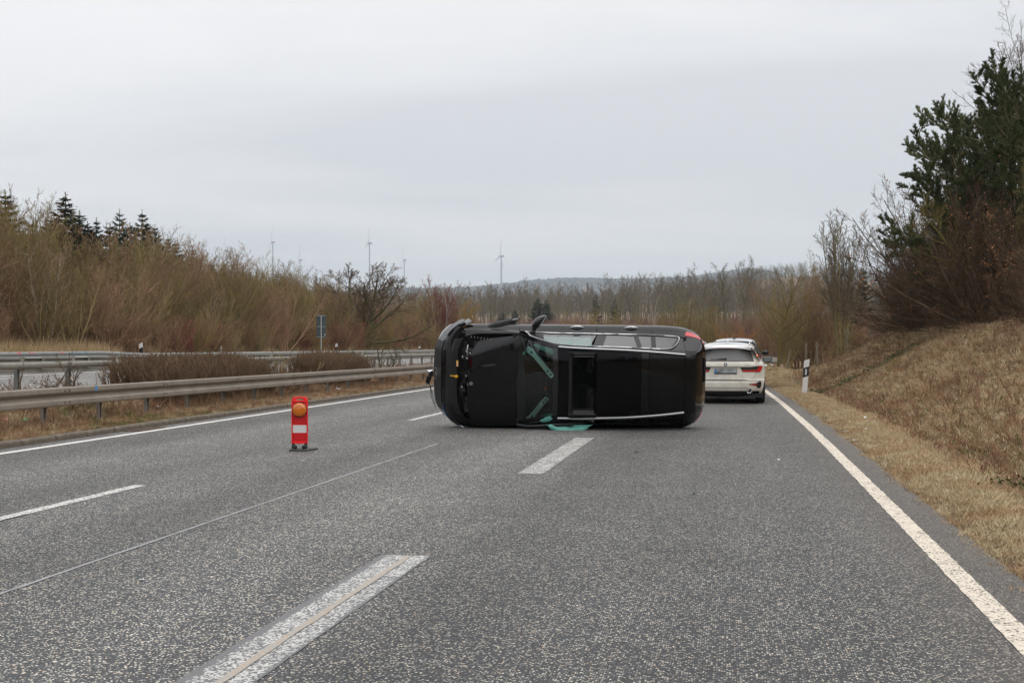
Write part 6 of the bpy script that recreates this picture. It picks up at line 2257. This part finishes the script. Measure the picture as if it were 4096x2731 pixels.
    # lamps: dark upper part, red L-shaped band
    for sg in (1, -1):
        def rows_(r):
            return [(z, min(a * sg, b * sg), max(a * sg, b * sg)) for z, a, b in r]
        tl = pt(RR.panel(rows_([(.775, .405, .825), (.81, .385, .845), (.85, .368, .862), (.893, .352, .875), (.908, .62, .872), (.925, .80, .866)]), .018, 16), 'tail_lamp', M_TLDARK)
        pt(RR.panel(rows_([(.782, .42, .825), (.80, .41, .838), (.818, .40, .846)]), .024, 14), 'light_bar', M_TLRED, tl)
        pt(RR.panel(rows_([(.818, .74, .846), (.85, .765, .860), (.90, .785, .872), (.922, .81, .866)]), .024, 5), 'light_bar', M_TLRED, tl)
        pt(RR.panel(rows_([(.775, .712, .717), (.893, .718, .723)]), .0255, 1), 'lamp_gap', M_SEAM, tl)
        # bumper vents, reflectors, exhaust
        v = pt(RR.panel(rows_([(.385, .76, .825), (.44, .735, .845), (.47, .56, .85), (.485, .555, .85), (.50, .72, .85), (.55, .80, .845)]), .012, 8), 'bumper_vent', M_BPLA)
        pt(RR.panel(rows_([(.462, .60, .745), (.485, .575, .755)]), .018, 6), 'reflector', M_TLRED, v)
        Mx = Matrix.Translation((sg * .565, RR.P(.565, .335, .0).y + .06, .325)) @ Matrix.Rotation(R(90), 4, 'X')
        pt(MB().lathe([(.045, .0), (.052, .085), (.059, .09), (.061, .04), (.058, 0)], 24, Mx), 'exhaust_tip', M_CHROME)
        pt(MB().lathe([(0, .06), (.0515, .062)], 20, Mx), 'exhaust_opening', M_BPLA)
    pt(RR.panel([(.50, .335, .395), (.565 - .01, .335, .395)], .004, 3), 'tow_cover', M_WPAINT)
    # bumper edges and black diffuser
    pt(RR.panel([(.566, -.90, .90), (.574, -.90, .90)], .010, 40), 'bumper_gap', M_SEAM)
    pt(RR.panel([(.392, -.56, .56), (.40, -.545, .545), (.409, -.53, .53)], .010, 30), 'bumper_crease', mat('tan_crease', (.36, .32, .26), .6))  # crease drawn as a thin darker tan strip
    pt(MB().grid([[RR.P(x, z, d) for x in np.linspace(-.80, .80, 17)] for z, d in ((.17, -.12), (.20, -.05), (.27, .008), (.315, .018))]), 'diffuser', M_BPLA)
    ub = MB().box((0, 2.2, .20), (1.78, 4.0, .09)).box((-.1, .25, .17), (.26, .12, .05)).box((.42, .3, .17), (.5, .14, .03)).box((0, 4.35, .55), (1.6, .4, .5)).box((0, 2.6, .6), (1.4, 2.6, .5))
    pt(ub, 'underbody', M_BPLA)
    # bonnet and windscreen beyond
    rows = [[Vector((x * (1 - .12 * f), 2.5 + .95 * f, 1.44 - .46 * f)) for x in np.linspace(-.62, .62, 9)] for f in (0, .5, 1)]
    pt(MB().grid(rows, flip=True), 'windscreen', M_BGLOSS)
    rows = [[Vector((x, 3.45 + .95 * f, 1.0 - .16 * f * f)) for x in np.linspace(-.85 + .12 * f, .85 - .12 * f, 9)] for f in (0, .5, 1)]
    pt(MB().grid(rows, flip=True), 'bonnet', M_WPAINT)
    return e


def build_grey_car():
    Y = 45.0
    ctr = D(2934, 1400, Y)
    e = empty('grey_car', (ctr.x, ctr.y, 0.0), -R(11), 'silver grey car with a lit brake lamp, half hidden ahead of the white estate car', 'car')
    def pt(mb, nm, m, parent=e, **k):
        return mb.build(nm, m, parent, smooth=k.pop('smooth', 40), **k)
    zs = [.25, .4, .7, .95, 1.05, 1.15, 1.3, 1.45, 1.56, 1.61]
    ws = [.80, .88, .92, .93, .91, .86, .78, .70, .63, .50]
    RR = Rear(zs, ws, [.25, .5, .95, 1.08, 1.5, 1.62], [.05, .0, .06, .10, .36, .42], .22)
    pt(MB().grid(RR.shell(30, 30, .3, 1.59)), 'body', M_GPAINT)
    rows = []
    for i in range(14):
        f = i / 13
        y = .44 + 2.0 * f
        zr = 1.60 + .05 * math.sin(min(1, f * 1.6) * 1.57) - .10 * max(0, f - .75)
        w = .60 + .04 * math.sin(f * 2)
        rows.append([Vector((w * t, y, zr - .05 * abs(t) ** 3.5 - .015 * t * t)) for t in np.linspace(-1, 1, 17)])
    pt(MB().grid(rows, flip=True), 'roof', M_GPAINT)
    rows = []
    for t in np.linspace(-1, 1, 21):
        x = .60 * t
        zl = 1.545 - .03 * abs(t) ** 3
        rows.append([Vector((x, .45, 1.598 - .05 * abs(t) ** 3.5)), Vector((x, .27 + .10 * t * t, zl + .012)), Vector((x, .275 + .10 * t * t, zl - .012)), Vector((x, .42, zl - .03))])
    pt(MB().grid(rows), 'spoiler', M_GPAINT, smooth=50)
    pt(RR.panel([(1.10, -.72, .72), (1.3, -.66, .66), (1.50, -.57, .57), (1.535, -.55, .55)], .012, 12), 'rear_window', M_BGLOSS)
    pt(MB().box((0, .31, 1.528), (.5, .02, .012)), 'high_brake_light', M_TLRED)
    pt(MB().prism([(-.09, 0), (.11, 0), (-.05, .12)], .02, Matrix.Translation((.0, .62, 1.62)) @ Matrix.Rotation(R(90), 4, 'Z') @ Matrix.Rotation(R(90), 4, 'X')).prism([(-.06, 0), (.06, 0), (.0, .035)], .10, Matrix.Translation((-.05, .62, 1.62)) @ Matrix.Rotation(R(90), 4, 'Z') @ Matrix.Rotation(R(90), 4, 'X')), 'roof_fin', M_BLACK)
    for sg in (1, -1):
        rows = [[Vector((sg * w, y, z)) for z, w in ((.25, .86), (.45, .91), (.7, .93), (.95, .93), (1.05, .90))] for y in np.linspace(.26, 4.2, 12)]
        pt(MB().grid(rows, flip=sg > 0), 'side_panel', M_GPAINT)
        rows = [[Vector((sg * (.905 + (.605 - .905) * t + .03 * math.sin(3.1 * t)), max(y, .44 * t), 1.05 + (1.565 - 1.05) * t)) for t in (0, .3, .6, .85, 1.03)] for y in (.24, .44, .6, 1.2, 1.8, 2.4)]
        pt(MB().grid(rows, flip=sg < 0), 'cabin_side', M_GPAINT)
        rows = [[Vector((sg * (.912 + (.62 - .905) * t + .03 * math.sin(3.1 * t)), y + .1 * (1 - t), 1.05 + (1.57 - 1.05) * t)) for t in (.05, .3, .6, .88)] for y in (.6, 1.2, 1.8, 2.4)]
        pt(MB().grid(rows, flip=sg < 0), 'door_window', M_BGLOSS)
        tl = pt(RR.panel([(.98, min(sg * .74, sg * .87), max(sg * .74, sg * .87)), (1.02, min(sg * .70, sg * .885), max(sg * .70, sg * .885)), (1.10, min(sg * .70, sg * .86), max(sg * .70, sg * .86)), (1.15, min(sg * .72, sg * .83), max(sg * .72, sg * .83))], .015, 5), 'tail_lamp', M_TLRED)
        if sg > 0:
            pt(RR.panel([(1.05, .70, .76), (1.10, .70, .76)], .022, 3), 'lit_lamp', M_LIT, tl)
        mo = MB().lathe([(.0, -.06), (.08, -.05), (.105, -.01), (.10, .03), (.06, .065), (.0, .07)], 18, Matrix.Translation((sg * 1.0, 2.3, 1.16)) @ Matrix.Diagonal((1, 1, .75, 1)) @ Matrix.Rotation(R(90), 4, 'X')).build('mirror', M_BLACK, e, smooth=50)
        MB().box((sg * .90, 2.32, 1.10), (.10, .05, .03)).build('mirror_foot', M_BLACK, mo)
        for yc in (.95, 3.55):
            Mw = Matrix.Translation((sg * .80, yc, .34)) @ Matrix.Rotation(R(90), 4, 'Y')
            MB().lathe([(.0, -.1), (.31, -.11), (.34, -.07), (.34, .07), (.31, .11), (.0, .1)], 28, Mw).build('wheel', M_TYRE, e, smooth=40)
    pt(MB().box((0, 2.2, .55), (1.5, 4.0, .6)), 'underbody', M_BPLA)
    rows = [[Vector((x, 2.44 + .9 * f, 1.60 - .5 * f)) for x in (-.6, 0, .6)] for f in (0, 1)]
    pt(MB().grid(rows, flip=True), 'windscreen', M_BGLOSS)
    rows = [[Vector((x, 3.3 + .9 * f, 1.08 - .2 * f * f)) for x in (-.85, 0, .85)] for f in (0, .5, 1)]
    pt(MB().grid(rows, flip=True), 'bonnet', M_GPAINT)
    return e


build_estate()
build_grey_car()

# ------------------------------------------------------------------ wind turbines on the far ridge
M_TURB = mat('turbine_white', (0.27, 0.315, 0.345), 0.5)
M_TRED = mat('turbine_red_band', (0.38, 0.10, 0.10), 0.5)


def turbine(px, hub_y, blade_px, a0, label, Y):
    k = Y / FPX
    hub = D(px, hub_y, Y)
    bl = blade_px * k
    gz = terrain_z(hub.x, hub.y) - 5
    e = empty('wind_turbine', (hub.x, hub.y, gz), label=label, cat='wind turbine', group='wind turbines on the far ridge')
    H = hub.z - gz
    prof = [(bl * .060, 0), (bl * .045, H * .6), (bl * .036, H)]
    MB().lathe(prof, 14).build('tower', M_TURB, e, smooth=60)
    for zz in (.52,):
        MB().lathe([(bl * .0485, H * zz), (bl * .0475, H * (zz + .03))], 14).build('tower_band', M_TRED, e, smooth=60)
    nc = MB().box((bl * .04, 0, H + bl * .02), (bl * .24, bl * .10, bl * .10)).build('nacelle', M_TURB, e, bevel=bl * .015)
    MB().box((bl * .08, 0, H + bl * .02), (bl * .12, bl * .105, bl * .105)).build('nacelle_band', M_TRED, nc)
    ax = Vector((-.95, -.31, 0))                  # rotors face left and towards the viewer
    u = Vector((0, 0, 1)); v = ax.cross(u).normalized()
    o = Vector((0, 0, H + bl * .02)) + ax * bl * .08
    MB().lathe([(bl * .045, -bl * .03), (bl * .04, bl * .02), (0, bl * .06)], 12, Matrix.Translation(o) @ ax.to_track_quat('Z', 'Y').to_matrix().to_4x4()).build('hub', M_TURB, e, smooth=60)
    for i in range(3):
        a = R(a0 + 120 * i)
        d = u * math.cos(a) + v * math.sin(a) * 1.0
        c = ax.cross(d).normalized()
        rows = []
        for t, w in ((.0, .04), (.10, .070), (.22, .080), (.5, .058), (.8, .036), (1.0, .012)):
            p = o + d * bl * t
            rows.append([p + c * bl * w * .35 + ax * bl * .008, p + c * bl * w * .35 - ax * bl * .006, p - c * bl * w * .65 - ax * bl * .002, p - c * bl * w * .3 + ax * bl * .010])
        b = MB().grid(rows, cu=True)
        b.add(rows[-1], [(0, 1, 2, 3)])
        bo = b.build('blade', M_TURB, e, smooth=50)
        rows2 = [[q + (q - (o + d * bl * t)) * .06 for q in r] for (t, w), r in zip(((.0, .04), (.10, .070), (.22, .080), (.5, .058), (.8, .036), (1.0, .012)), rows)][4:]
        MB().grid(rows2, cu=True).build('blade_tip', M_TRED, bo)
    return e


for px, hy, bp, a0, lab, Y in ((905, 1005, 60, 12, 'leftmost wind turbine, low and pale behind the tree line', 5200), (1091, 970, 60, -20, 'tall wind turbine second from the left', 4600), (1201, 1041, 58, -12, 'smaller wind turbine third from the left', 5600), (1478, 974, 62, -18, 'tall wind turbine above the lone bare tree', 4600), (1617, 1041, 52, 14, 'wind turbine right of the lone bare tree', 5600), (2005, 1026, 68, -16, 'rightmost wind turbine above the overturned car', 5000)):
    turbine(px, hy, bp, a0, lab, Y)

# pale field strip and small far building on the ridge foot
fld = MB()
for px0, px1, y0, y1, Y in ((1180, 1500, 1199, 1187, 2600), (2120, 2165, 1212, 1204, 2600)):
    a, b_, c_, d_ = D(px0, y0, Y), D(px1, y0, Y), D(px1, y1, Y + 180), D(px0, y1, Y + 180)
    fld.add([a, b_, c_, d_], [(0, 1, 2, 3)])
o = fld.build('pale_field', mat('pale_field', (.62, .63, .64), .9))
o['kind'] = 'structure'

# ------------------------------------------------------------------ grass and low growth
def blade_mat(name, c1, c2):
    m = bark_mat(name, c1, c2, rough=.9)
    return m


M_STRAW = blade_mat('straw_grass', (0.33, 0.258, 0.150), (0.60, 0.505, 0.325))
M_TAN = blade_mat('tan_grass', (0.29, 0.193, 0.103), (0.54, 0.385, 0.225))
M_BROWNG = blade_mat('brown_weeds', (0.18, 0.100, 0.058), (0.36, 0.215, 0.130))
M_GREENG = blade_mat('green_grass', (0.070, 0.085, 0.022), (0.150, 0.165, 0.050))
M_REED = blade_mat('reed_straw', (0.33, 0.225, 0.12), (0.56, 0.42, 0.25))
M_IVY = blade_mat('ivy_leaves', (0.050, 0.062, 0.026), (0.110, 0.125, 0.055))


def tuft(seed, n, h, spread, w, m, lean=.5, bend=.5):
    r = random.Random(seed)
    V, F = [], []
    for _ in range(n):
        a, q = r.uniform(0, 6.28), spread * r.random() ** .5
        p = Vector((math.cos(a) * q, math.sin(a) * q, -.01))
        d = Vector((r.gauss(0, lean), r.gauss(0, lean), 1)).normalized()
        L = h * r.uniform(.55, 1.25)
        b = Vector((r.gauss(0, 1), r.gauss(0, 1), 0)).normalized() * w * .5
        k = Vector((r.gauss(0, bend), r.gauss(0, bend), -.25 * bend)) * L * .5
        m1 = p + d * L * .55 + k * .3
        t = p + d * L + k
        i = len(V)
        V += [tuple(p - b), tuple(p + b), tuple(m1 + b * .7), tuple(m1 - b * .7), tuple(t)]
        F += [(i, i + 1, i + 2, i + 3), (i + 3, i + 2, i + 4)]
    return npmesh('tuft', V, F, m, False)


def weed(seed, h, m, n=3):
    pl = Plant(seed)
    for i in range(n):
        d = Vector((pl.r.gauss(0, .25), pl.r.gauss(0, .25), 1))
        pl.grow(Vector((pl.r.gauss(0, .04), pl.r.gauss(0, .04), -.02)), d, h * pl.r.uniform(.6, 1.1), .006, 0, [dict(n=6, seg=4, wig=.12, up=.04, tip=.5, **{'from': .35}), dict(len=.32, ang=40, rr=.6, n=3, seg=2, wig=.1, up=.1, rmin=.0025), dict(len=.5, ang=40, rr=.7, seg=1, rmin=.002)])
    return npmesh('weed', *pl.tubes((0, 1, 2), 3), m)


T_STRAW = [tuft(1, 46, .075, .11, .006, M_STRAW, .75, .8), tuft(2, 46, .06, .12, .006, M_STRAW, .9, .9), tuft(3, 40, .085, .11, .006, M_TAN, .8, .8)]
T_SLOPE = [tuft(11, 44, .13, .15, .007, M_TAN, .8, .9), tuft(12, 44, .10, .15, .007, M_STRAW, .9, .9), tuft(13, 44, .11, .16, .007, M_BROWNG, .95, .9), tuft(14, 44, .09, .17, .007, M_BROWNG, 1.0, .9), weed(15, .27, M_BROWNG), weed(16, .20, M_BROWNG, 4), tuft(17, 40, .07, .14, .008, M_GREENG, .8, .6)]
T_MED = [tuft(21, 40, .16, .13, .007, M_STRAW, .6, .8), tuft(22, 40, .13, .13, .007, M_TAN, .7, .8), tuft(23, 40, .10, .14, .008, M_GREENG, .7, .6), weed(24, .42, M_BROWNG), tuft(25, 40, .20, .12, .007, M_BROWNG, .6, .8)]
T_REED = [tuft(31, 34, .75, .22, .012, M_REED, .22, .35), tuft(32, 34, .55, .22, .012, M_REED, .3, .4), tuft(33, 34, .40, .25, .012, M_TAN, .4, .5)]
M_EMB = T_SLOPE


def noise2(x, y):
    return .5 + .25 * math.sin(x * 1.3 + 2.1 * math.sin(y * .37)) + .25 * math.sin(y * .8 + 1.7 * math.sin(x * .9 + 1))


rg = random.Random(55)
pts = []
for _ in range(15000):
    s = 6.5 + 62 * rg.random() ** 1.5
    e_ = EDGE(min(s, 100)) - 1.79
    u = rg.uniform(1.60, 2.95)
    if u < 1.74 and rg.random() < .8: continue
    if u < 1.95 and rg.random() < .55 + .35 * math.sin(s * 2.3) * math.sin(s * .7 + 1): continue
    p = at_us(u + e_, s)
    pts.append((p, rg.uniform(0, 6.28), rg.uniform(0, .25), rg.uniform(.6, 1.1) * (0.75 if u < 2.0 else 1), 2 if rg.random() < .25 + .5 * (noise2(s * 2, u * 4) < .4) else rg.randrange(2)))
scatter('verge_grass', T_STRAW, pts)
pts = []
for _ in range(34000):
    s = 7 + 56 * rg.random() ** 1.35
    u = 2.8 + 7.5 * rg.random() ** 1.15
    p = at_us(u, s)
    nz = noise2(s * .55 + u * .6, u * 1.4 - s * .2)
    q = rg.random()
    ditch = math.exp(-((u - 3.2) / .35) ** 2)
    if q < .06: k = rg.choice((4, 5))
    elif q < .13 + .10 * (1 - nz) * (u < 4): k = 6
    elif q < .08 + .42 * (1 - nz) + .35 * ditch: k = rg.choice((2, 3))
    else: k = rg.randrange(2)
    pts.append((p, rg.uniform(0, 6.28), rg.uniform(0, .35), rg.uniform(.6, 1.25), k))
for _ in range(5000):                                  # flat grass past the end of the bank
    s, u = rg.uniform(52, 92), rg.uniform(1.2, 12)
    p = at_us(u, s)
    pts.append((p, rg.uniform(0, 6.28), rg.uniform(0, .3), rg.uniform(.9, 1.5), rg.choice((0, 1, 1, 2, 6))))
scatter('bank_grass', T_SLOPE, pts)
pts = []
for _ in range(16000):
    s = 14 + 48 * rg.random() ** 1.2
    u = rg.uniform(-13.8, -10.05)
    p = at_us(u, s)
    nz = noise2(s * .9, u * 1.5)
    q = rg.random()
    k = 3 if q < .04 else (2 if q < .16 + .55 * (nz > .5) * (s < 29) else rg.choice((0, 1, 1, 4, 4)))
    sc = rg.uniform(.5, 1.2) * (.55 if u > -10.4 else (.75 if u > -11.0 else 1.0))
    pts.append((p, rg.uniform(0, 6.28), rg.uniform(0, .3), sc, k))
scatter('median_grass', T_MED, pts)
pts = []
for _ in range(5200):
    s = rg.uniform(40, 130)
    u = rg.uniform(-29.6, -25.6)
    p = at_us(u, s)
    tall = u < -27.2
    dens = .95 if s < 60 else .12
    if tall and rg.random() > dens: continue
    pts.append((p, rg.uniform(0, 6.28), rg.uniform(0, .2), rg.uniform(.7, 1.3) * (1 if tall else .5), rg.randrange(3) if tall else 2))
for _ in range(1600):
    s, u = rg.uniform(34, 120), rg.uniform(-24.7, -23.75)
    pts.append((at_us(u, s), rg.uniform(0, 6.28), rg.uniform(0, .2), rg.uniform(.25, .4), 2))
scatter('far_verge_grass', T_REED, pts)

# ivy creeping across the bank, fallen twigs
iv = []
rvi = random.Random(8)
V, F = [], []
for _ in range(26):
    p = Vector((rvi.gauss(0, .10), rvi.gauss(0, .10), rvi.uniform(0, .12)))
    a = Vector((rvi.gauss(0, 1), rvi.gauss(0, 1), rvi.gauss(0, .6))).normalized() * .05
    b = a.orthogonal().normalized() * .022
    i = len(V)
    V += [tuple(p), tuple(p + a * .5 + b), tuple(p + a), tuple(p + a * .5 - b)]
    F.append((i, i + 1, i + 2, i + 3))
ivm = npmesh('ivy_clump', V, F, M_IVY, False)
def on_bank(px, py):
    """Bank surface point seen at a pixel (march along the sight line)."""
    for k in range(200, 1600):
        Y = k * .05
        p = D(px, py, Y)
        if p.z <= terrain_z(p.x, p.y): return Vector((p.x, p.y, terrain_z(p.x, p.y)))
    return D(px, py, 60)
path = [on_bank(*q) for q in ((3285, 1578), (3330, 1560), (3400, 1530), (3450, 1500), (3540, 1460), (3600, 1430), (3640, 1400), (3690, 1380))]
pts = []
for i in range(len(path) - 1):
    for _ in range((10, 12, 14, 10, 26, 30, 16)[i]):
        p = path[i].lerp(path[i + 1], rvi.random()) + Vector((rvi.gauss(0, .16), rvi.gauss(0, .22), 0))
        p.z = terrain_z(p.x, p.y) + .02
        pts.append((p, rvi.uniform(0, 6.28), 0, rvi.uniform(.5, 1.1), 0))
for q in ((3290, 1580), (4080, 1975)):
    c = on_bank(*q)
    for _ in range(8):
        p = c + Vector((rvi.gauss(0, .12), rvi.gauss(0, .15), 0)); p.z = terrain_z(p.x, p.y) + .02
        pts.append((p, rvi.uniform(0, 6.28), 0, rvi.uniform(.5, 1.0), 0))
scatter('ivy', [ivm], pts)
for k, (px, py, L, lab) in enumerate(((3330, 1490, .9, 'tangled fallen branch low on the bank behind the leaning delineator'), (3520, 1530, .8, 'yellow lichened stick standing out of the bank'), (3430, 1450, 1.2, 'dark fallen branch lying up the bank'), (3820, 1390, 1.4, 'fallen branch lying high on the bank under the thorn thicket'))):
    p = on_bank(px, py)
    pl = Plant(700 + k)
    pl.grow(Vector((0, 0, .03)), Vector((.8, .3, .25 if k != 1 else .9)), L, .018, 0, [dict(n=7, seg=5, wig=.14, up=.02, tip=.3, **{'from': .2}), dict(len=.5, ang=38, rr=.6, n=4, seg=3, wig=.15, up=.03, rmin=.005), dict(len=.5, ang=38, rr=.6, seg=2, wig=.1, rmin=.004)])
    o = bpy.data.objects.new('fallen_branch', npmesh('fallen_branch', *pl.tubes((0, 1, 2), 4), M_TW_LICHEN if k == 1 else M_TW_DARK))
    C.objects.link(o); o.location = p
    tag(o, lab, 'branch')

# litter
M_LIT1 = mat('white_scrap', (.72, .73, .73), .5)
M_LIT2 = mat('orange_scrap', (.70, .13, .02), .5)
M_LIT3 = mat('green_scrap', (.10, .36, .14), .4)
M_LIT4 = mat('pink_scrap', (.60, .16, .17), .5)
M_LIT5 = mat('dark_scrap', (.02, .02, .02), .6)
rlit = random.Random(12)
def scrap(px, py, size, m, label, z=None, group=None):
    p = G(px, py, 0.006) if z is None else z
    n = 9
    b = MB()
    rows = [[Vector(((i / 3 - .5) * size * rlit.uniform(.8, 1.2), (j / 2 - .5) * size * .6, abs(rlit.gauss(0, size * .16)) + .002)) for j in range(3)] for i in range(4)]
    b.grid(rows, flip=True)
    o = b.build('litter_scrap', m, solid=.002)
    o.location = p; o.rotation_euler = (0, 0, rlit.uniform(0, 6))
    return tag(o, label, 'litter', group)
scrap(567, 2317, .028, M_LIT1, 'small white scrap on the middle lane left of the long joint line end, nearest the viewer')['label'] = 'white scrap on the asphalt, lowest of the two left of the near block line'
scrap(709, 2205, .026, M_LIT1, 'white scrap on the asphalt just right of the thin joint line')
scrap(850, 2307, .026, M_LIT1, 'white scrap on the asphalt midway between joint line and near block line')
scrap(3115, 1839, .035, M_LIT1, 'white scrap on the right lane near the cream edge line')
scrap(1210, 1841, .03, M_LIT1, 'white scrap on the asphalt in front of the warning beacon')
scrap(2774, 1979, .05, M_LIT5, 'black crumb on the right lane below the overturned car tail')
scrap(2548, 1808, .10, M_LIT5, 'flat black plastic shard on the asphalt right of the second block line')
for px, py, sz, m, lab in ((3268, 1673, .05, M_LIT1, 'pale shard at the asphalt edge left of the dark scrap'), (3300, 1687, .09, M_LIT5, 'dark plastic scrap at the edge of the asphalt'), (3384, 1738, .06, M_LIT1, 'bluish white scrap between asphalt and verge grass'), (3463, 1728, .05, M_LIT1, 'white scrap in the verge grass below the pink one'), (3475, 1697, .07, M_LIT4, 'pink scrap in the verge grass'), (3460, 1681, .08, M_LIT1, 'crumpled white paper in the grass above the pink scrap'), (3415, 1774, .035, M_LIT1, 'white crumb on the shoulder asphalt'), (3860, 1853, .06, M_LIT1, 'white scrap far right at the foot of the bank'), (3920, 1880, .05, M_LIT1, 'white paper scrap in the ditch at the right edge'), (3674, 1757, .05, M_LIT1, 'white bit in the ditch right of the pink scrap'), (3820, 1931, .04, M_LIT1, 'white crumb in the verge grass nearest the viewer'), (3090, 1466, .14, M_LIT1, 'white bag on the flat grass behind the estate car mirror')):
    scrap(px, py, sz, m, lab, on_bank(px, py) + Vector((0, 0, .05)))
def on_med(px, py):
    for k in range(240, 1400):
        Y = k * .05
        p = D(px, py, Y)
        if p.z <= terrain_z(p.x, p.y): return Vector((p.x, p.y, terrain_z(p.x, p.y)))
for px, py, sz, m, lab in ((105, 1700, .13, M_LIT3, 'green wrapper in the median grass at the lower left'), (24, 1695, .06, M_LIT4, 'pink scrap in the median at the left edge'), (730, 1630, .12, M_LIT2, 'orange red wrapper beside a rail post under the hedge'), (1355, 1567, .12, M_LIT1, 'pale plastic bottle piece under the guard rail'), (632, 1643, .10, M_LIT1, 'white litter under the larger hedge')):
    scrap(px, py, sz, m, lab, on_med(px, py) + Vector((0, 0, .07)))

# ------------------------------------------------------------------ the air
hz = MB().box((0, 3450, 210), (8800, 8900, 427))
m = bpy.data.materials.new('haze')
m.use_nodes = True
t = m.node_tree
t.nodes.clear()
out = nd(t, 'ShaderNodeOutputMaterial')
pv = nd(t, 'ShaderNodeVolumePrincipled')
pv.inputs['Color'].default_value = (0.80, 0.90, 1.0, 1)
pv.inputs['Density'].default_value = 1.35e-4
t.links.new(pv.outputs[0], out.inputs['Volume'])
o = hz.build('haze', m)
o['kind'] = 'stuff'
